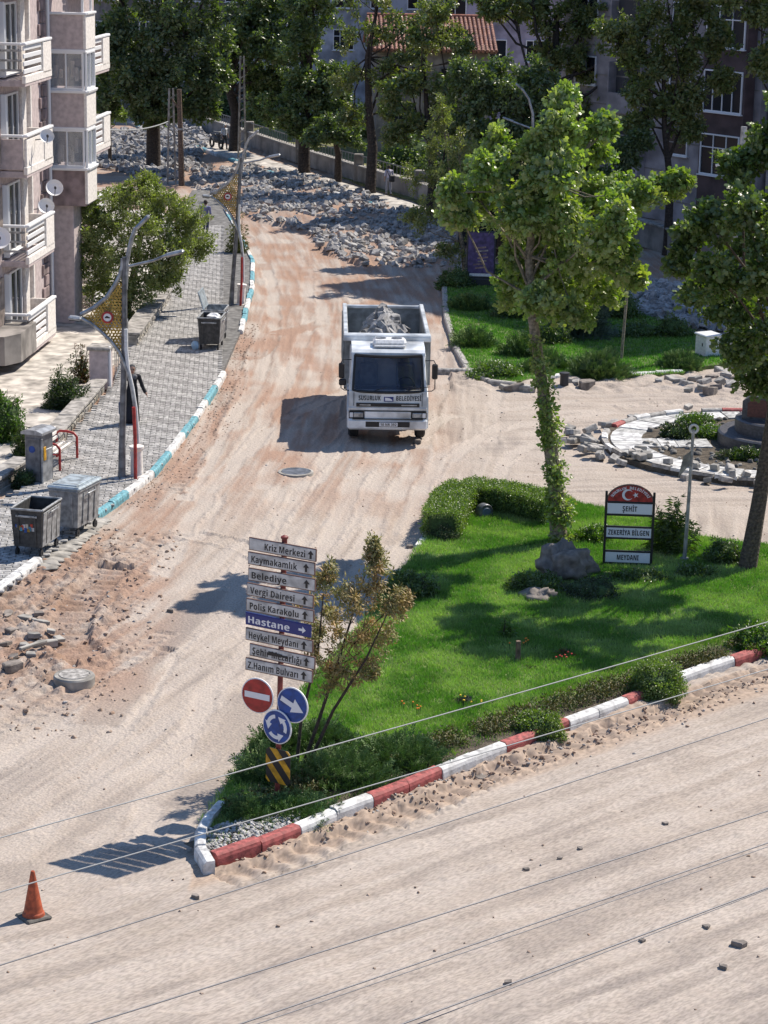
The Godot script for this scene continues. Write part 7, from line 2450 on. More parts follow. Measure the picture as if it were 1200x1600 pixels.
	# bronze-leaved multi-stem tree behind the direction post
	var bt := tree("ornamental_tree", "slender multi-stemmed tree with olive and bronze leaves behind the direction post", "tree", [Vector3(-1.33, -0.00, -36.30), Vector3(-1.00, 1.05, -36.30), Vector3(-0.64, 2.28, -36.30), Vector3(-0.30, 3.47, -36.40)], [0.036, 0.03, 0.022, 0.01], [[Vector3(-0.93, 3.41, -36.40), Vector3(0.38, 0.35, 0.31)], [Vector3(-0.44, 3.18, -36.10), Vector3(0.47, 0.41, 0.38)], [Vector3(-0.09, 3.53, -36.40), Vector3(0.25, 0.49, 0.32)], [Vector3(-0.18, 3.89, -36.40), Vector3(0.15, 0.26, 0.17)], [Vector3(-1.03, 2.71, -36.70), Vector3(0.36, 0.42, 0.33)], [Vector3(-0.54, 2.43, -36.20), Vector3(0.53, 0.44, 0.41)], [Vector3(0.04, 2.48, -36.60), Vector3(0.38, 0.44, 0.35)], [Vector3(-0.80, 1.87, -36.20), Vector3(0.34, 0.38, 0.30)], [Vector3(-0.21, 1.79, -36.30), Vector3(0.40, 0.36, 0.32)], [Vector3(0.22, 3.10, -36.20), Vector3(0.25, 0.33, 0.25)], [Vector3(-1.12, 2.27, -36.30), Vector3(0.21, 0.44, 0.28)]], 20, 7, willow, [Color(0.24, 0.25, 0.10), Color(0.42, 0.28, 0.13), Color(0.50, 0.30, 0.15), Color(0.20, 0.26, 0.09), Color(0.42, 0.38, 0.21)], M.barkdark, M.leafdull, 1003, 0.72, "", 0.5)
	var sg := Geo.new()
	for q in [[Vector3(-1.40, -0.04, -36.30), Vector3(-1.32, 0.93, -36.30), Vector3(-1.04, 2.28, -36.30), Vector3(-0.97, 3.16, -36.30)], [Vector3(-1.26, 0.04, -36.20), Vector3(-0.78, 1.23, -36.10), Vector3(-0.25, 2.17, -36.00), Vector3(0.08, 2.94, -36.00)]]:
		var lp := []
		for p in q:
			lp.append(p - bt.position)
		sg.tube(lp, [0.034, 0.027, 0.018, 0.008], 8)
	part("stem", sg, M.barkdark, bt)
	# small-leaved tree on the left
	tree("garden_tree", "broad olive-green garden tree between the flats and the footpath", "tree", [Vector3(-9.25, 0.00, -80.30), Vector3(-9.25, 0.00, -80.30) + Vector3(0.2, 1.2, 0), Vector3(-8.93, 2.10, -81.50), Vector3(-8.69, 3.70, -81.50)], [0.16, 0.13, 0.09, 0.04], [[Vector3(-9.20, 4.20, -81.00), Vector3(1.03, 0.72, 0.74)], [Vector3(-8.04, 4.08, -80.70), Vector3(1.12, 0.80, 0.82)], [Vector3(-7.18, 3.45, -81.00), Vector3(0.95, 0.81, 0.75)], [Vector3(-8.42, 3.44, -80.00), Vector3(1.34, 0.89, 0.94)], [Vector3(-10.08, 3.42, -80.80), Vector3(0.99, 0.81, 0.76)], [Vector3(-10.50, 2.55, -80.50), Vector3(0.94, 0.90, 0.78)], [Vector3(-9.30, 2.45, -79.80), Vector3(1.22, 1.03, 0.96)], [Vector3(-7.78, 2.53, -80.20), Vector3(1.34, 0.90, 0.95)], [Vector3(-6.98, 2.51, -81.30), Vector3(0.77, 0.59, 0.58)], [Vector3(-10.30, 1.52, -80.60), Vector3(0.95, 0.81, 0.75)], [Vector3(-8.88, 1.42, -80.00), Vector3(1.16, 0.90, 0.88)], [Vector3(-7.93, 1.57, -80.60), Vector3(0.77, 0.63, 0.60)], [Vector3(-9.48, 0.47, -80.20), Vector3(0.99, 0.68, 0.71)], [Vector3(-10.74, 3.97, -80.80), Vector3(0.54, 0.45, 0.42)], [Vector3(-8.49, 4.64, -81.20), Vector3(0.49, 0.40, 0.38)]], 40, 9, tiny, olive, M.bark, M.leaf, 1004, 1.0, "", 0.4)
	# sparse tree in front of the rubble heap
	tree("slender_tree", "sparse slender tree beside the advertising panel", "tree", [Vector3(3.02, 0.20, -90.00), Vector3(2.86, 1.61, -90.00), Vector3(2.40, 3.85, -90.00), Vector3(1.92, 6.79, -90.00)], [0.10, 0.085, 0.06, 0.025], [[Vector3(1.93, 6.60, -90.00), Vector3(0.44, 0.83, 0.54)], [Vector3(1.59, 5.44, -90.00), Vector3(0.64, 0.74, 0.59)], [Vector3(2.57, 5.25, -89.60), Vector3(0.69, 0.88, 0.67)], [Vector3(1.25, 4.16, -90.30), Vector3(0.90, 0.74, 0.70)], [Vector3(2.23, 4.02, -89.50), Vector3(0.99, 0.79, 0.76)], [Vector3(3.12, 3.61, -90.00), Vector3(0.65, 0.84, 0.63)], [Vector3(1.52, 2.87, -89.70), Vector3(0.95, 0.74, 0.72)], [Vector3(2.66, 2.46, -90.20), Vector3(1.00, 0.80, 0.77)], [Vector3(1.03, 2.45, -90.00), Vector3(0.65, 0.60, 0.53)], [Vector3(3.42, 1.87, -90.00), Vector3(0.45, 0.70, 0.49)], [Vector3(2.31, 1.25, -89.80), Vector3(0.65, 0.45, 0.47)]], 17, 7, tiny, olive + dry, M.barkpale, M.leaf, 1005, 1.0, "", 0.4)
	# big trees along the far footpath
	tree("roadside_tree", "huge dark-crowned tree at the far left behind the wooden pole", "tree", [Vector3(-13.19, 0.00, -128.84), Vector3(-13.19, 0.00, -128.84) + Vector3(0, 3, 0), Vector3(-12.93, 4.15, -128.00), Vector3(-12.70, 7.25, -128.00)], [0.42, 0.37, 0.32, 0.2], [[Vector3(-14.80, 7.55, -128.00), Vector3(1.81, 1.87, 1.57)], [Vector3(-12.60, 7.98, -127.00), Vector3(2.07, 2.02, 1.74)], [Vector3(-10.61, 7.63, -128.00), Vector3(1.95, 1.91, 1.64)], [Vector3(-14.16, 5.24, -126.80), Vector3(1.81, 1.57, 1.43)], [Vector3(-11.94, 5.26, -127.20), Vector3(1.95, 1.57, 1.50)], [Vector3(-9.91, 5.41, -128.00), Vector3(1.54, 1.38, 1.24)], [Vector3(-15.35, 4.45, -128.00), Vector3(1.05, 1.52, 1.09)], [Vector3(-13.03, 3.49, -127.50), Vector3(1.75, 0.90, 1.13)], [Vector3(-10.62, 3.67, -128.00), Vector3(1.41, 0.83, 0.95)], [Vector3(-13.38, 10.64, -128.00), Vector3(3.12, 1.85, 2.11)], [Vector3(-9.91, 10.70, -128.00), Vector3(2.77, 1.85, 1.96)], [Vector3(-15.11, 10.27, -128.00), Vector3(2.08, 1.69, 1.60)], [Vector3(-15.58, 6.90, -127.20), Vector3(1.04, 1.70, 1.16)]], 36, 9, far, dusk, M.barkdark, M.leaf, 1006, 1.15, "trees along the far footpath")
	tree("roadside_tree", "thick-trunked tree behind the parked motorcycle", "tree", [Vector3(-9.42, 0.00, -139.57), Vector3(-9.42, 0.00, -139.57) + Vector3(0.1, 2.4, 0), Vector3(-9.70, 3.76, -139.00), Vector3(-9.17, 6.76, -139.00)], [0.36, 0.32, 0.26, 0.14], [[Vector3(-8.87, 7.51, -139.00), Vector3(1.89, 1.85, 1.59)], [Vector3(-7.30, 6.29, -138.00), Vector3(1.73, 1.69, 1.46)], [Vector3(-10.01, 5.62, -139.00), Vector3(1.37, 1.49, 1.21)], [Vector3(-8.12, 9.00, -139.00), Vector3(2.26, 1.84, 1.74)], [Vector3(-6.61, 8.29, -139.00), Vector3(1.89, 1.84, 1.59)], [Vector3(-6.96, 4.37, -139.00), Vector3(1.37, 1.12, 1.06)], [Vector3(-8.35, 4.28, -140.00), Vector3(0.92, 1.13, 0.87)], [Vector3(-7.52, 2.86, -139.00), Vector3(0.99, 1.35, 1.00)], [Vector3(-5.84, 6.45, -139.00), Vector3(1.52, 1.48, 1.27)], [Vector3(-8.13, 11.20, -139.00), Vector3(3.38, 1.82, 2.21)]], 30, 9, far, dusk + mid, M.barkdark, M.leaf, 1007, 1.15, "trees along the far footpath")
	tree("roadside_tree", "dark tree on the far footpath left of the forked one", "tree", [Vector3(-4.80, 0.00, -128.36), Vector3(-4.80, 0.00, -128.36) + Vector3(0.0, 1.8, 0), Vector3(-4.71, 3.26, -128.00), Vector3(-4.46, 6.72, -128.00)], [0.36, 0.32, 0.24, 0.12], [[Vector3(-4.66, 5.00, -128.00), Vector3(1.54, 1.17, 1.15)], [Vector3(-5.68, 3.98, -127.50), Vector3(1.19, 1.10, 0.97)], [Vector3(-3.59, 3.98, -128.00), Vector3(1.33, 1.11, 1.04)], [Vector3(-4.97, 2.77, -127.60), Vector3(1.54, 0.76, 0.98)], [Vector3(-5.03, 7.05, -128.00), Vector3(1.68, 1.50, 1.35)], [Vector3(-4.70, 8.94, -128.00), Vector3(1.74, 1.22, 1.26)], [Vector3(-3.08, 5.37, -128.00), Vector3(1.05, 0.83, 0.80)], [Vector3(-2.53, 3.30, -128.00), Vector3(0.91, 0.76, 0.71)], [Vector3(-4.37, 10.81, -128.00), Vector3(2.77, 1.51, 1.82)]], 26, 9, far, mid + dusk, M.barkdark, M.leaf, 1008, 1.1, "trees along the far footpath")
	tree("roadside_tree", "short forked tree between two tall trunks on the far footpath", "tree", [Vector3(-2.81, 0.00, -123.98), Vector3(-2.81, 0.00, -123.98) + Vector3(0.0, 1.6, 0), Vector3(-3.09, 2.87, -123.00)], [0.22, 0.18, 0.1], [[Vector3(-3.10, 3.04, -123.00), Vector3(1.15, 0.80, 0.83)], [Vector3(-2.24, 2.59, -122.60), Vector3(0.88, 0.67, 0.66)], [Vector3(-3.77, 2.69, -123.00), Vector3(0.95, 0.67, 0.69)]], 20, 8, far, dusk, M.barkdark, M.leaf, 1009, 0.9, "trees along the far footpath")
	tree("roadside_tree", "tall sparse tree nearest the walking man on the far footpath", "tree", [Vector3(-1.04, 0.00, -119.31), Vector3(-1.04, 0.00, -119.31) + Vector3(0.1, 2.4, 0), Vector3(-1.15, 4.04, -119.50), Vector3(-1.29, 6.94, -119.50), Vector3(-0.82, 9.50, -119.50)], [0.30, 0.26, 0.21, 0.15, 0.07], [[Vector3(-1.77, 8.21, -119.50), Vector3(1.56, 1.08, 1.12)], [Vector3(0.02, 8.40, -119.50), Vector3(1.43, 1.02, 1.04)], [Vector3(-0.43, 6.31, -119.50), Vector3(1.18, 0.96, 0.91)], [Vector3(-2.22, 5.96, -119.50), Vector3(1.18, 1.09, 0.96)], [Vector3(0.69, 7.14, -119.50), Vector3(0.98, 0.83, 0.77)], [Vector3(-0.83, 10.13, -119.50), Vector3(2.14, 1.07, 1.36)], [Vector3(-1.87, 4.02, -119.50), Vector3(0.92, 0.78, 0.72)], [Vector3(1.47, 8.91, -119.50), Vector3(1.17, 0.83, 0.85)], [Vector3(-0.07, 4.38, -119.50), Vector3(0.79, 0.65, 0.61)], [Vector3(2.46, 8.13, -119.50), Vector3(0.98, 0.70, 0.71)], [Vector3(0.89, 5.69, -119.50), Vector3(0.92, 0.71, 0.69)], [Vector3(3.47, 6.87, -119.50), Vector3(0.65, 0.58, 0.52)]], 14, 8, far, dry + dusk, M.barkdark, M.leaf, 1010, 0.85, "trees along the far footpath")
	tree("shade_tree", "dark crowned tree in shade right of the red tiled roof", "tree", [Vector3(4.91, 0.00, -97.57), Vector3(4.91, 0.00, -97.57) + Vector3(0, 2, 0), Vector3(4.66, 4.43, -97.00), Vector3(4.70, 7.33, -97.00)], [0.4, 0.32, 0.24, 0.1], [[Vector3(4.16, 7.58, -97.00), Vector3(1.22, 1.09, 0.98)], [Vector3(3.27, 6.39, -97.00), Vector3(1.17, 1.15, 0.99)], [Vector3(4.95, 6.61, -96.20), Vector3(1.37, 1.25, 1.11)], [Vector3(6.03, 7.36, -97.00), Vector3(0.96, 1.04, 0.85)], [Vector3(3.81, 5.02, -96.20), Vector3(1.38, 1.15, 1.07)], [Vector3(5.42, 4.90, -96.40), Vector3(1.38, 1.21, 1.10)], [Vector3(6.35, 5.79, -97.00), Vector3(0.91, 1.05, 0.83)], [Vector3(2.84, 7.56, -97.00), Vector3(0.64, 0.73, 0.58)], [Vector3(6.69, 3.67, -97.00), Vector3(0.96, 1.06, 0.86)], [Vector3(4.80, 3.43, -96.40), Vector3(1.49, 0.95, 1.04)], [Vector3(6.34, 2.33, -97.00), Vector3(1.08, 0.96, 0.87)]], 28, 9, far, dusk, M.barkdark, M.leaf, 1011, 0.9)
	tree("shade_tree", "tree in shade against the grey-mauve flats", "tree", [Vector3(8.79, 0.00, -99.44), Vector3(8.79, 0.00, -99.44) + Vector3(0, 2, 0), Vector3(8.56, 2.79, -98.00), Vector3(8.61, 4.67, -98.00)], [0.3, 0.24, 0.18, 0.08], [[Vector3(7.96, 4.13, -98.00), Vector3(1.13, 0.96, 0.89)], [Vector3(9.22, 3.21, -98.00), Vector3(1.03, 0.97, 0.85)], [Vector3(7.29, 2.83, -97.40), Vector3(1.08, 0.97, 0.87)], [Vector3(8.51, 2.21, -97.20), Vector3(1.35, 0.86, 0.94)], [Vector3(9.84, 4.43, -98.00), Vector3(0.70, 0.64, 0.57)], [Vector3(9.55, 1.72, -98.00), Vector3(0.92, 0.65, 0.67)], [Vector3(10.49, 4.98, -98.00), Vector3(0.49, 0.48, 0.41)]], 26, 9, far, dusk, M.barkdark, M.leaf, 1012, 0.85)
	tree("tall_tree", "yellowing tall crown over the gap between house and shaded flats", "tree", [Vector3(8.18, 0.00, -113.82), Vector3(8.18, 0.00, -113.82) + Vector3(0, 4, 0), Vector3(8.02, 6.38, -116.00), Vector3(8.03, 9.49, -116.00)], [0.4, 0.34, 0.26, 0.12], [[Vector3(5.82, 9.60, -116.00), Vector3(1.45, 0.86, 0.98)], [Vector3(7.73, 9.17, -116.00), Vector3(1.45, 1.11, 1.09)], [Vector3(9.48, 8.74, -116.00), Vector3(1.26, 1.23, 1.06)], [Vector3(7.79, 7.47, -116.00), Vector3(1.14, 0.93, 0.88)], [Vector3(9.23, 7.19, -116.00), Vector3(0.89, 0.93, 0.77)], [Vector3(4.56, 9.88, -116.00), Vector3(1.26, 0.80, 0.87)], [Vector3(6.72, 11.00, -116.00), Vector3(2.51, 1.22, 1.59)], [Vector3(9.90, 10.14, -116.00), Vector3(1.57, 1.23, 1.19)], [Vector3(10.84, 6.59, -116.00), Vector3(1.08, 1.18, 0.96)], [Vector3(9.94, 5.17, -116.00), Vector3(0.89, 1.06, 0.83)], [Vector3(11.72, 8.01, -116.00), Vector3(0.95, 1.11, 0.88)]], 20, 8, far, dry + mid, M.barkdark, M.leaf, 1013, 1.0)
	tree("tall_tree", "tall dull crown hanging before the brown window bay at the top right", "tree", [Vector3(12.02, 0.00, -99.29), Vector3(12.02, 0.00, -99.29) + Vector3(0, 3, 0), Vector3(11.61, 5.45, -99.00), Vector3(11.37, 9.18, -99.00)], [0.2, 0.16, 0.12, 0.06], [[Vector3(10.51, 9.69, -99.00), Vector3(1.18, 1.10, 0.97)], [Vector3(12.00, 9.45, -99.00), Vector3(1.18, 1.21, 1.02)], [Vector3(11.26, 8.12, -99.00), Vector3(0.97, 0.90, 0.80)], [Vector3(10.02, 8.49, -99.00), Vector3(0.70, 0.74, 0.61)], [Vector3(12.77, 10.26, -99.00), Vector3(1.24, 0.89, 0.90)], [Vector3(11.37, 11.28, -99.00), Vector3(2.14, 1.04, 1.35)], [Vector3(12.47, 8.14, -99.00), Vector3(0.54, 0.64, 0.50)], [Vector3(12.54, 6.81, -99.00), Vector3(0.81, 0.69, 0.64)], [Vector3(10.50, 7.04, -99.00), Vector3(0.81, 0.80, 0.69)], [Vector3(13.64, 8.96, -99.00), Vector3(0.97, 0.95, 0.82)], [Vector3(11.76, 6.26, -99.00), Vector3(1.09, 0.80, 0.80)], [Vector3(13.99, 7.64, -99.00), Vector3(0.70, 0.80, 0.64)], [Vector3(9.31, 9.40, -99.00), Vector3(0.97, 0.90, 0.79)], [Vector3(10.56, 5.69, -99.00), Vector3(0.71, 0.64, 0.57)], [Vector3(12.61, 5.46, -99.00), Vector3(0.65, 0.59, 0.53)]], 22, 8, far, mid + dry, M.barkdark, M.leaf, 1014, 0.9)
	tree("tall_tree", "thin crown hanging in from beyond the top right corner", "tree", [Vector3(16.78, 0.00, -95.81), Vector3(16.78, 0.00, -95.81) + Vector3(0, 3, 0), Vector3(16.29, 7.10, -96.00), Vector3(15.65, 10.18, -96.00)], [0.2, 0.16, 0.12, 0.05], [[Vector3(13.91, 11.04, -96.00), Vector3(1.30, 0.66, 0.83)], [Vector3(14.98, 10.42, -96.00), Vector3(0.89, 0.56, 0.61)], [Vector3(15.16, 8.37, -96.00), Vector3(0.47, 0.87, 0.57)], [Vector3(16.09, 9.42, -96.00), Vector3(1.04, 1.28, 0.99)]], 20, 8, far, mid + dry, M.barkdark, M.leaf, 1016, 0.9)
	tree("roadside_tree", "loose leafy tree in front of the red tiled house", "tree", [Vector3(1.94, 0.00, -110.88), Vector3(1.94, 0.00, -110.88) + Vector3(0.1, 2.0, 0), Vector3(1.70, 4.58, -110.00), Vector3(1.45, 7.55, -110.00)], [0.24, 0.2, 0.14, 0.06], [[Vector3(0.81, 6.65, -110.00), Vector3(1.02, 0.95, 0.84)], [Vector3(2.34, 5.79, -110.00), Vector3(1.02, 0.83, 0.79)], [Vector3(1.15, 4.72, -110.00), Vector3(0.97, 0.84, 0.77)], [Vector3(2.94, 8.17, -110.00), Vector3(0.90, 0.82, 0.73)], [Vector3(-0.01, 5.74, -110.00), Vector3(0.78, 0.83, 0.69)], [Vector3(1.37, 8.43, -110.00), Vector3(1.08, 0.76, 0.78)], [Vector3(2.68, 4.30, -110.00), Vector3(0.91, 0.78, 0.72)], [Vector3(3.67, 6.70, -110.00), Vector3(0.72, 0.71, 0.61)], [Vector3(0.41, 3.96, -110.00), Vector3(0.85, 0.66, 0.64)], [Vector3(1.94, 9.61, -110.00), Vector3(1.19, 0.82, 0.85)]], 15, 8, far, dry + mid, M.barkdark, M.leaf, 1017, 0.9)
	tree("young_tree", "bright green sapling beside the far end of the mauve flats", "tree", [Vector3(-15.88, 0.00, -131.06), Vector3(-15.88, 0.00, -131.06) + Vector3(0, 1.5, 0), Vector3(-15.47, 3.58, -128.00)], [0.12, 0.1, 0.05], [[Vector3(-15.25, 4.17, -128.00), Vector3(0.35, 0.76, 0.47)], [Vector3(-15.54, 3.06, -128.00), Vector3(0.77, 0.56, 0.57)], [Vector3(-14.98, 3.14, -128.00), Vector3(0.42, 0.49, 0.39)]], 12, 8, far, fresh, M.bark, M.leaf, 1015, 0.7)
	# background greenery behind the wall
	var bsh := [[Vector3(-8.33, 0.00, -158.10), Vector3(2.2, 3.6, 2.0), "pale green weeping shrub behind the far railing"], [Vector3(-3.36, 0.00, -150.28), Vector3(2.6, 3.0, 2.0), "green shrub behind the far wall between the trunks"], [Vector3(1.07, 0.00, -130.06), Vector3(2.2, 2.4, 1.8), "shrub in front of the tiled house"], [Vector3(3.03, 0.00, -121.11), Vector3(2.4, 3.0, 2.0), "dark shrub at the corner of the tiled house"], [Vector3(-12.81, 0.00, -165.35), Vector3(3.0, 3.2, 2.2), "dark shrub behind the far end of the railing"]]
	for i in bsh.size():
		shrub("park_shrub", bsh[i][2], "shrub", bsh[i][0], bsh[i][1], 700, far, [olive, mid, mid, dusk, dusk][i], M.leaf, 700 + i, "", 0.9)
	# garden shrubs on the left
	var small := clump(1, 9, 0.09, 0.11)
	shrub("rose_bush", "tall rose bush behind the low stone wall left of the gate pillar", "shrub", Vector3(-9.29, 0.00, -65.10), Vector3(0.72, 1.3, 0.65), 1300, small, [Color(0.05, 0.085, 0.03), Color(0.07, 0.11, 0.035), Color(0.04, 0.065, 0.03)], M.leaf, 721, "", 0.9, false)
	shrub("climbing_rose", "thin red-stemmed climber beside the gate pillar", "shrub", Vector3(-9.27, 0.00, -68.85), Vector3(0.4, 1.35, 0.35), 330, small, [Color(0.05, 0.085, 0.03), Color(0.14, 0.06, 0.04)], M.leaf, 722, "", 0.9, false)
	shrub("yard_shrub", "bright green shrub at the left picture edge above the stone wall", "shrub", Vector3(-10.36, 0.00, -60.83), Vector3(0.75, 1.5, 0.7), 1100, small, [Color(0.10, 0.19, 0.03), Color(0.08, 0.15, 0.03)], M.leaf, 723, "", 1.1)
	shrub("yard_shrub", "weedy plants behind the grey electricity cabinet", "shrub", Vector3(-9.42, 0.00, -59.01), Vector3(0.5, 0.95, 0.45), 420, clump(5, 8, 0.16, 0.08, false, 0.2), [Color(0.08, 0.12, 0.04), Color(0.06, 0.09, 0.03)], M.leaf, 724, "", 1.0, false, 0.8)
	shrub("yard_shrub", "small bush at the foot of the grey electricity cabinet", "shrub", Vector3(-8.98, 0.00, -55.75), Vector3(0.32, 0.5, 0.3), 320, small, [Color(0.07, 0.11, 0.05), Color(0.05, 0.08, 0.03)], M.leaf, 725, "", 0.8)
	shrub("yard_shrub", "low plants by the entrance steps under the flats", "shrub", Vector3(-11.78, 0.00, -86.42), Vector3(0.9, 0.9, 0.8), 500, small, mid, M.leaf, 726)
	shrub("thin_sapling", "thin yellowish sapling beside the far lamp post", "shrub", Vector3(-6.42, 0.00, -96.81), Vector3(0.6, 1.9, 0.5), 260, clump(5, 8, 0.16, 0.08, false, 0.25), [Color(0.18, 0.19, 0.07), Color(0.12, 0.14, 0.05)], M.leafdull, 727, "", 1.1, false, 0.8)

# ---------- figures: one smooth surface round a posed skeleton ----------
func figure(bones: Array, cell: float, blend := 0.035) -> Geo:   # bone: from, to, radius, radius, colour
	var lo := Vector3.ONE * 99.0
	var hi := -lo
	for b in bones:
		var m := maxf(b[2], b[3]) + cell * 2.0
		lo = lo.min(b[0] - Vector3.ONE * m).min(b[1] - Vector3.ONE * m)
		hi = hi.max(b[0] + Vector3.ONE * m).max(b[1] + Vector3.ONE * m)
	var n := Vector3i(((hi - lo) / cell).ceil()) + Vector3i.ONE
	var f := PackedFloat32Array()
	f.resize(n.x * n.y * n.z)
	f.fill(1.0)
	for b in bones:
		var a: Vector3 = b[0]
		var d: Vector3 = b[1] - a
		var dd := maxf(d.length_squared(), 1e-9)
		var m: float = maxf(b[2], b[3]) + cell * 2.0 + blend
		var l0 := Vector3i(((a.min(b[1]) - Vector3.ONE * m - lo) / cell).floor()).clamp(Vector3i.ZERO, n - Vector3i.ONE)
		var l1 := Vector3i(((a.max(b[1]) + Vector3.ONE * m - lo) / cell).ceil()).clamp(Vector3i.ZERO, n - Vector3i.ONE)
		for z in range(l0.z, l1.z + 1):
			for y in range(l0.y, l1.y + 1):
				for x in range(l0.x, l1.x + 1):
					var p := lo + Vector3(x, y, z) * cell
					var t := clampf((p - a).dot(d) / dd, 0, 1)
					var s: float = p.distance_to(a + d * t) - lerpf(b[2], b[3], t)
					var i := (z * n.y + y) * n.x + x
					var h := maxf(blend - absf(f[i] - s), 0.0) / blend
					f[i] = minf(f[i], s) - h * h * blend * 0.25
	var at := {}
	var col := {}
	for z in n.z - 1:
		for y in n.y - 1:
			for x in n.x - 1:
				var i := (z * n.y + y) * n.x + x
				var sum := Vector3.ZERO
				var cnt := 0
				var q := [f[i], f[i + 1], f[i + n.x], f[i + n.x + 1], f[i + n.x * n.y], f[i + n.x * n.y + 1], f[i + n.x * n.y + n.x], f[i + n.x * n.y + n.x + 1]]
				for e in [[0, 1], [2, 3], [4, 5], [6, 7], [0, 2], [1, 3], [4, 6], [5, 7], [0, 4], [1, 5], [2, 6], [3, 7]]:
					var u: float = q[e[0]]
					var v: float = q[e[1]]
					if (u < 0.0) != (v < 0.0):
						var k := u / (u - v)
						var pa := Vector3(e[0] & 1, (e[0] >> 1) & 1, e[0] >> 2)
						var pb := Vector3(e[1] & 1, (e[1] >> 1) & 1, e[1] >> 2)
						sum += pa.lerp(pb, k)
						cnt += 1
				if cnt:
					var p := lo + (Vector3(x, y, z) + sum / cnt) * cell
					at[i] = p
					var best := 1e9
					var c := Color.WHITE
					for b in bones:
						var d: Vector3 = b[1] - b[0]
						var t := clampf((p - b[0]).dot(d) / maxf(d.length_squared(), 1e-9), 0, 1)
						var s: float = p.distance_to(b[0] + d * t) - lerpf(b[2], b[3], t)
						if s < best:
							best = s
							c = b[4]
					col[i] = c
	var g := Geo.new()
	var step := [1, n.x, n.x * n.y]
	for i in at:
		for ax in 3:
			var u: int = step[(ax + 1) % 3]
			var w: int = step[(ax + 2) % 3]
			var s: int = step[ax]
			if i + s < f.size() and (f[i] < 0.0) != (f[i + s] < 0.0) and at.has(i - u) and at.has(i - w) and at.has(i - u - w):
				var a: Vector3 = at[i - u - w]
				var b: Vector3 = at[i - w]
				var c: Vector3 = at[i]
				var d: Vector3 = at[i - u]
				g.tint = col[i]
				if f[i] < 0.0:
					g.quad(a, b, c, d)
				else:
					g.quad(d, c, b, a)
	return g

func hand(g: Geo, o: Vector3, d: Vector3, side: Vector3, s: float, skin: Color) -> void:   # palm, four fingers and a thumb, slightly curled
	g.tint = skin
	var nn := d.cross(side).normalized()
	g.tube([o - d * 0.02, o + d * 0.045 * s, o + d * 0.085 * s], [0.024 * s, 0.036 * s, 0.03 * s], 8)
	for k in 4:
		var b := o + d * 0.08 * s + side * (k - 1.5) * 0.018 * s
		var l: float = [0.065, 0.078, 0.075, 0.058][k] * s
		g.tube([b - d * 0.02, b + d * l * 0.5 + nn * 0.008, b + d * l * 0.9 + nn * 0.03 * s], [0.0095 * s, 0.0085 * s, 0.007 * s], 6)
	var tb := o + d * 0.03 * s - side * 0.03 * s
	g.tube([tb, tb + (d * 0.7 - side).normalized() * 0.035 * s, tb + (d - side * 0.5).normalized() * 0.065 * s], [0.012 * s, 0.010 * s, 0.008 * s], 6)

func head_bones(c: Vector3, fwd: Vector3, skin: Color, hair: Color, covered: bool) -> Array:
	var up := Vector3.UP
	var rt := fwd.cross(up)
	var o := [[c + up * 0.02 - fwd * 0.015, c + up * 0.05 - fwd * 0.01, 0.098, 0.095, hair], [c - up * 0.03 + fwd * 0.035, c + up * 0.04 + fwd * 0.04, 0.066, 0.068, skin], [c - up * 0.075 + fwd * 0.055, c - up * 0.06 + fwd * 0.05, 0.03, 0.04, skin], [c + fwd * 0.10 + up * 0.012, c + fwd * 0.115 - up * 0.018, 0.008, 0.013, skin]]
	for s in [-1.0, 1.0]:
		o.append([c + fwd * 0.098 + rt * s * 0.032 + up * 0.022, c + fwd * 0.099 + rt * s * 0.034 + up * 0.022, 0.011, 0.011, Color(0.03, 0.025, 0.02)])
		if not covered:
			o.append([c + rt * s * 0.082, c + rt * s * 0.084 + up * 0.03, 0.014, 0.016, skin])
	o.append([c + fwd * 0.096 - up * 0.05 - rt * 0.018, c + fwd * 0.096 - up * 0.05 + rt * 0.018, 0.008, 0.008, Color(0.30, 0.12, 0.10)])
	return o

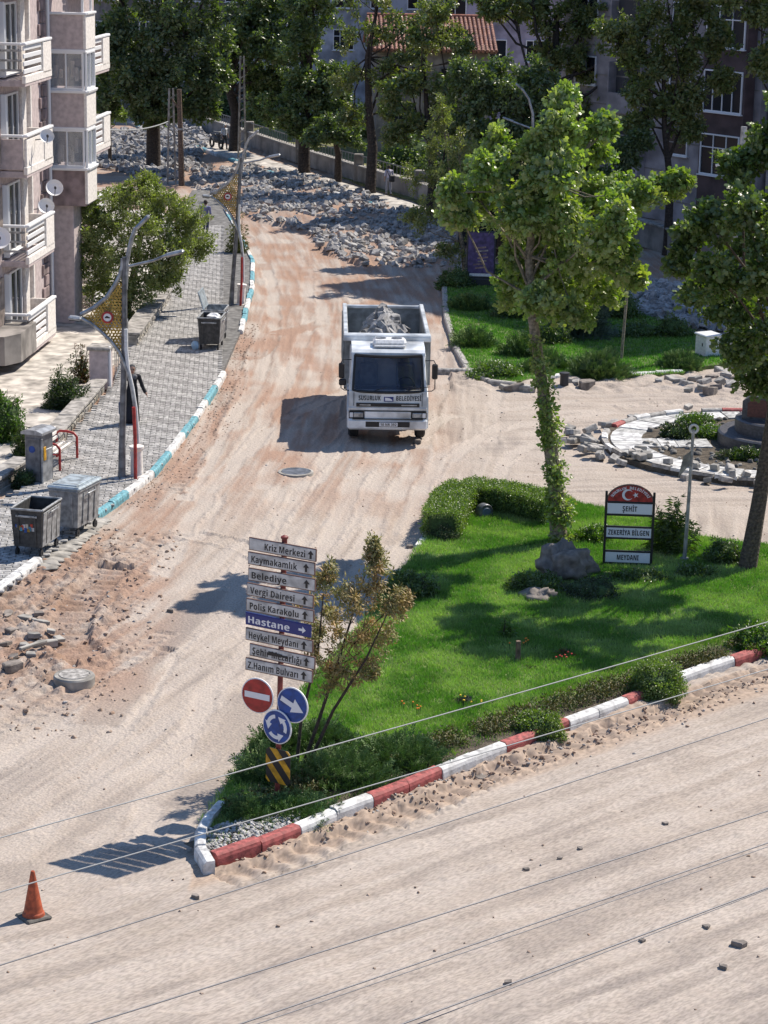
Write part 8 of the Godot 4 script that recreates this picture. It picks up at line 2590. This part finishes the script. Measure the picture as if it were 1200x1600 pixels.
func build_people() -> void:
	var skin := Color(0.42, 0.26, 0.19)
	var blk := Color(0.014, 0.014, 0.017)
	var navy := Color(0.018, 0.018, 0.028)
	var F := Vector3(0, 0, 1)
	# woman in a long dark coat
	var bones := [[Vector3(-0.15, 1.36, 0), Vector3(0.15, 1.36, 0), 0.068, 0.068, blk], [Vector3(0, 1.32, 0), Vector3(0, 1.02, 0), 0.135, 0.125, blk], [Vector3(0, 1.28, 0.05), Vector3(0, 1.12, 0.05), 0.10, 0.10, blk], [Vector3(0, 1.0, 0), Vector3(-0.05, 0.55, -0.02), 0.15, 0.18, blk], [Vector3(-0.05, 0.55, -0.02), Vector3(-0.09, 0.20, -0.06), 0.18, 0.21, navy], [Vector3(0.03, 0.85, 0.02), Vector3(0.07, 0.16, 0.10), 0.13, 0.13, blk], [Vector3(0, 1.36, 0), Vector3(0, 1.48, 0.01), 0.07, 0.065, Color(0.10, 0.10, 0.11)], [Vector3(-0.07, 1.40, 0.05), Vector3(0.08, 1.36, 0.08), 0.055, 0.055, Color(0.13, 0.13, 0.14)], [Vector3(0.0, 1.34, 0.11), Vector3(-0.03, 1.2, 0.12), 0.04, 0.03, Color(0.12, 0.12, 0.13)],
		[Vector3(0.19, 1.35, 0), Vector3(0.27, 1.10, 0.0), 0.06, 0.05, blk], [Vector3(0.27, 1.10, 0.0), Vector3(0.35, 0.93, 0.08), 0.05, 0.05, blk], [Vector3(-0.19, 1.35, 0), Vector3(-0.24, 1.08, -0.02), 0.06, 0.05, blk], [Vector3(-0.24, 1.08, -0.02), Vector3(-0.24, 0.86, 0.08), 0.05, 0.05, blk],
		[Vector3(0.07, 0.2, 0.10), Vector3(0.07, 0.06, 0.12), 0.045, 0.04, navy], [Vector3(0.07, 0.035, 0.10), Vector3(0.075, 0.03, 0.24), 0.038, 0.032, blk], [Vector3(-0.08, 0.1, -0.1), Vector3(-0.08, 0.035, -0.06), 0.04, 0.036, blk], [Vector3(-0.08, 0.035, -0.1), Vector3(-0.08, 0.03, 0.02), 0.036, 0.03, blk]]
	bones += head_bones(Vector3(0, 1.555, 0.02), F, skin, Color(0.055, 0.055, 0.06), true)
	var g := figure(bones, 0.017)
	hand(g, Vector3(0.355, 0.925, 0.09), Vector3(0.5, -0.75, 0.3).normalized(), F, 1.0, skin)
	hand(g, Vector3(-0.24, 0.85, 0.09), Vector3(0.0, -0.9, 0.3).normalized(), -F, 1.0, skin)
	single("person", g, M.body, "person in a long black coat and grey headscarf walking past the near lamp post", "person", "", Vector3(-7.07, 0.00, -62.89) + Vector3(0, 0.1, 0), 8)
	g = Geo.new()
	g.tint = Color(0.10, 0.13, 0.2)
	g.box(Vector3(0, -0.15, 0), Vector3(0.10, 0.34, 0.28), 0.03)
	g.tube(arc_pts(Vector3(0, 0.0, -0.1), Vector3(0, 0.0, 0.1), Vector3(0, 0.2, 0)), [0.01], 5)
	single("carried_bag", g, M.body, "blue-grey bag hanging from the hand of the person in black", "bag", "", Vector3(-7.14, 0.00, -62.88) + Vector3(-0.25, 0.72, 0.1), 8)
	# man seen from behind on the far footpath
	var stand := func(shirt: Color, leg: Color, hair: Color) -> Array:
		var o := [[Vector3(-0.17, 1.42, 0), Vector3(0.17, 1.42, 0), 0.075, 0.075, shirt], [Vector3(0, 1.38, 0), Vector3(0, 1.0, 0), 0.15, 0.14, shirt], [Vector3(0, 0.98, 0), Vector3(0, 0.92, 0), 0.15, 0.15, leg], [Vector3(0, 1.42, 0), Vector3(0, 1.54, 0.01), 0.06, 0.055, skin]]
		for s in [-1.0, 1.0]:
			var st: float = 0.12 * s
			o += [[Vector3(s * 0.09, 0.9, 0), Vector3(s * 0.1, 0.5, st * 0.5 + 0.03), 0.095, 0.07, leg], [Vector3(s * 0.1, 0.5, st * 0.5 + 0.03), Vector3(s * 0.1, 0.09, st), 0.068, 0.05, leg], [Vector3(s * 0.1, 0.04, st - 0.04), Vector3(s * 0.11, 0.035, st + 0.12), 0.042, 0.036, Color(0.04, 0.035, 0.03)], [Vector3(s * 0.21, 1.41, 0), Vector3(s * 0.25, 1.15, -0.02), 0.06, 0.052, shirt], [Vector3(s * 0.25, 1.15, -0.02), Vector3(s * 0.25, 0.92, 0.07), 0.042, 0.032, skin]]
		o += head_bones(Vector3(0, 1.64, 0.02), Vector3(0, 0, 1), skin, hair, false)
		return o
	g = figure((stand as Callable).call(Color(0.52, 0.50, 0.60), Color(0.30, 0.31, 0.35), Color(0.05, 0.04, 0.035)), 0.022)
	for s in [-1.0, 1.0]:
		hand(g, Vector3(s * 0.25, 0.91, 0.08), Vector3(0, -0.95, 0.2).normalized(), F * s, 1.0, skin)
	single("person", g, M.body, "person in a pale shirt walking along the far footpath by the wall", "person", "", Vector3(-0.08, 0.00, -118.62) + Vector3(0, 0.1, 0), 200).scale = Vector3.ONE * 0.85
	g = Geo.new()
	g.box(Vector3(0, 0, 0), Vector3(0.30, 0.36, 0.14), 0.05)
	g.tube([Vector3(-0.12, 0.1, 0), Vector3(-0.32, 0.42, 0.05), Vector3(-0.3, 0.4, 0.25)], [0.02], 5)
	single("shoulder_bag", g, M.dark, "dark shoulder bag carried by the person in the pale shirt", "bag", "", Vector3(-0.08, 0.00, -118.62) + Vector3(0.16, 0.95, 0.2), 20)
	g = figure((stand as Callable).call(Color(0.62, 0.65, 0.70), Color(0.05, 0.055, 0.07), Color(0.6, 0.6, 0.58)), 0.024)
	for s in [-1.0, 1.0]:
		hand(g, Vector3(s * 0.25, 0.91, 0.08), Vector3(0, -0.95, 0.2).normalized(), F * s, 1.0, skin)
	single("person", g, M.body, "person in white standing beside the motorcycle under the far trees", "person", "", Vector3(-10.05, 0.00, -140.23) + Vector3(0, 0.1, 0), 40).scale = Vector3.ONE * 0.85
	g = figure((stand as Callable).call(Color(0.16, 0.17, 0.30), Color(0.04, 0.05, 0.10), Color(0.04, 0.035, 0.03)), 0.022)
	for s in [-1.0, 1.0]:
		hand(g, Vector3(s * 0.25, 0.91, 0.08), Vector3(0, -0.95, 0.2).normalized(), F * s, 1.0, skin)
	single("person", g, M.body, "person in dark blue half hidden behind the garden tree on the footpath", "person", "", Vector3(-8.10, 0.00, -101.33) + Vector3(0, 0.1, 0), 170).scale = Vector3.ONE * 0.92
	# motorcycle
	var t := thing("motorcycle", "dark parked motorcycle on the far footpath under the trees", "motorcycle", Vector3(-10.60, 0.00, -140.90) + Vector3(0, 0.1, 0), 30)
	for z in [-0.62, 0.62]:
		g = Geo.new()
		g.lathe(Vector3(0, 0.3, z), [Vector2(0.2, -0.05), Vector2(0.3, -0.05), Vector2(0.3, 0.05), Vector2(0.2, 0.05), Vector2(0.2, -0.05)], 16, Basis(Vector3.BACK, PI / 2))
		part("wheel", g, M.rubber, t)
	g = Geo.new()
	g.blob(Vector3(0, 0.55, 0.05), Vector3(0.16, 0.24, 0.42), 3, 0.3, 10)
	g.blob(Vector3(0, 0.82, 0.28), Vector3(0.14, 0.13, 0.26), 4, 0.2, 10)
	g.tube([Vector3(0, 0.95, 0.42), Vector3(0, 0.3, 0.62)], [0.05], 6)
	part("body", g, M.dark, t)
	g = Geo.new()
	g.box(Vector3(0, 0.82, -0.3), Vector3(0.24, 0.10, 0.62), 0.04)
	part("seat", g, M.black, t)
	g = Geo.new()
	g.tube([Vector3(-0.34, 1.05, 0.3), Vector3(0, 1.0, 0.42), Vector3(0.34, 1.05, 0.3)], [0.018], 6)
	part("handlebar", g, M.galv, t)

func build_wires() -> void:
	var rows := [[Vector3(-3.27, 6.20, -18.60), Vector3(4.46, 6.20, -25.48), 0.006, "pale wire crossing the island lawn, uppermost of the foreground wires"], [Vector3(-3.28, 5.70, -18.58), Vector3(4.46, 5.70, -25.26), 0.006, "pale wire running along the red and white kerb"], [Vector3(-3.01, 5.80, -16.94), Vector3(4.14, 5.80, -23.29), 0.006, "thin dark wire over the near road just below the kerb"], [Vector3(-2.11, 6.00, -15.59), Vector3(3.64, 6.00, -20.14), 0.006, "thin dark wire over the middle of the near road"], [Vector3(-1.00, 6.00, -15.64), Vector3(3.52, 6.00, -19.37), 0.006, "dark wire of the pair over the near road, upper one"], [Vector3(-0.91, 5.90, -15.82), Vector3(3.55, 5.90, -19.52), 0.004, "thinner wire just below the upper dark one, near road"], [Vector3(0.17, 6.10, -15.47), Vector3(3.32, 6.10, -18.14), 0.0065, "dark wire nearest the bottom right corner"], [Vector3(0.33, 6.05, -15.61), Vector3(3.33, 6.05, -18.22), 0.004, "thinner wire touching the one nearest the bottom right corner"]]
	for k in rows.size():
		var a: Vector3 = rows[k][0]
		var b: Vector3 = rows[k][1]
		var d := (b - a).normalized()
		a -= d * 16.0
		b += d * 22.0
		var pts := []
		for i in 31:
			var f := i / 30.0
			pts.append(a.lerp(b, f) + Vector3.UP * (0.25 * 4.0 * ((f - 0.5) * (f - 0.5)) - 0.03))
		var g := Geo.new()
		g.tube(pts, [rows[k][2]], 6)
		single("overhead_wire", g, M.wirepale if k < 2 else M.wire, rows[k][3], "wire")
	# wooden pole, lattice posts and the line to the flats
	var t := thing("wooden_pole", "weathered wooden utility pole at the far left of the road", "utility pole", Vector3(-10.98, 0.00, -121.70))
	var g := Geo.new()
	g.tube([Vector3(0, -0.2, 0), Vector3(-0.05, 2.4, 0), Vector3(-0.12, 5.0, 0)], [0.17, 0.14, 0.12], 10)
	part("shaft", g, M.wood, t)
	g = Geo.new()
	g.beam(Vector3(-0.5, 4.5, 0), Vector3(-0.1, 3.9, 0), 0.08, 0.08)
	part("strut", g, M.wood, t)
	g = Geo.new()
	g.lathe(Vector3(-0.06, 2.9, 0), [Vector2(0.18, 0), Vector2(0.18, 0.1)], 10)
	part("band", g, M.galv, t)
	var spots := [[Vector3(-11.56, 0.00, -122.19), "concrete lattice post left of the wooden pole", 5.0], [Vector3(-8.64, 0.00, -134.51), "concrete lattice post on the far footpath behind the far lamp", 6.0]]
	for s in spots:
		t = thing("lattice_post", s[1], "utility pole", s[0], 15)
		g = Geo.new()
		var hh: float = s[2]
		for q in [-1.0, 1.0]:
			g.beam(Vector3(q * 0.22, -0.1, 0), Vector3(q * 0.10, hh, 0), 0.09, 0.09)
		part("chord", g, M.concrete, t)
		for k in 9:
			g = Geo.new()
			var y := 0.4 + k * (hh - 0.5) / 9.0
			g.beam(Vector3(-0.2, y, 0), Vector3(0.2, y + 0.25, 0), 0.05, 0.05)
			part("lacing", g, M.concrete, t)
	g = Geo.new()
	g.tube(arc_pts(Vector3(-10.83, 6.42, -83.50), Vector3(-11.63, 3.38, -121.00), Vector3(0, -0.25, 0), 14), [0.03], 6)
	single("overhead_wire", g, M.wirepale, "pale line from the lattice post to the mauve flats", "wire")

func _ready() -> void:
	# camera, sky, sun, exposure
	var cam := Camera3D.new()
	cam.name = "camera"
	add_child(cam)
	cam.fov = 25.0576
	cam.near = 0.5
	cam.far = 900.0
	cam.position = Vector3(0, 14, 0)
	cam.rotation = Vector3(-atan(933.0 / 3600.0), 0, deg_to_rad(1.1))
	cam.current = true
	var env := Environment.new()
	env.background_mode = Environment.BG_SKY
	var sm := ProceduralSkyMaterial.new()
	sm.sky_top_color = Color(0.36, 0.48, 0.66)
	sm.sky_horizon_color = Color(0.70, 0.75, 0.80)
	sm.ground_horizon_color = Color(0.66, 0.72, 0.76)
	sm.ground_bottom_color = Color(0.35, 0.31, 0.27)
	sm.sky_curve = 0.12
	var sky := Sky.new()
	sky.sky_material = sm
	env.sky = sky
	env.tonemap_mode = Environment.TONE_MAPPER_LINEAR
	env.tonemap_exposure = 1.46
	env.sdfgi_enabled = true
	env.ssao_enabled = true
	env.ssil_enabled = true
	var we := WorldEnvironment.new()
	we.name = "environment"
	we.environment = env
	add_child(we)
	var sun := DirectionalLight3D.new()
	sun.name = "sun"
	sun.light_energy = 1.5
	sun.light_color = Color(1.0, 0.96, 0.91)
	sun.light_angular_distance = 0.5
	sun.shadow_enabled = true
	add_child(sun)
	sun.look_at_from_position(Vector3(0.492, 0.766, -0.413) * 50.0, Vector3.ZERO)
	materials()
	build_ground()
	build_walk()
	build_island()
	build_left_flats()
	build_yard()
	build_far_buildings()
	build_far_island()
	build_roundabout()
	build_trees()
	build_truck()
	build_direction_post()
	square_sign()
	build_lamps()
	build_bins()
	build_bench()
	build_plants()
	build_rubble()
	build_clods()
	build_cone_and_cover()
	build_people()
	build_wires()
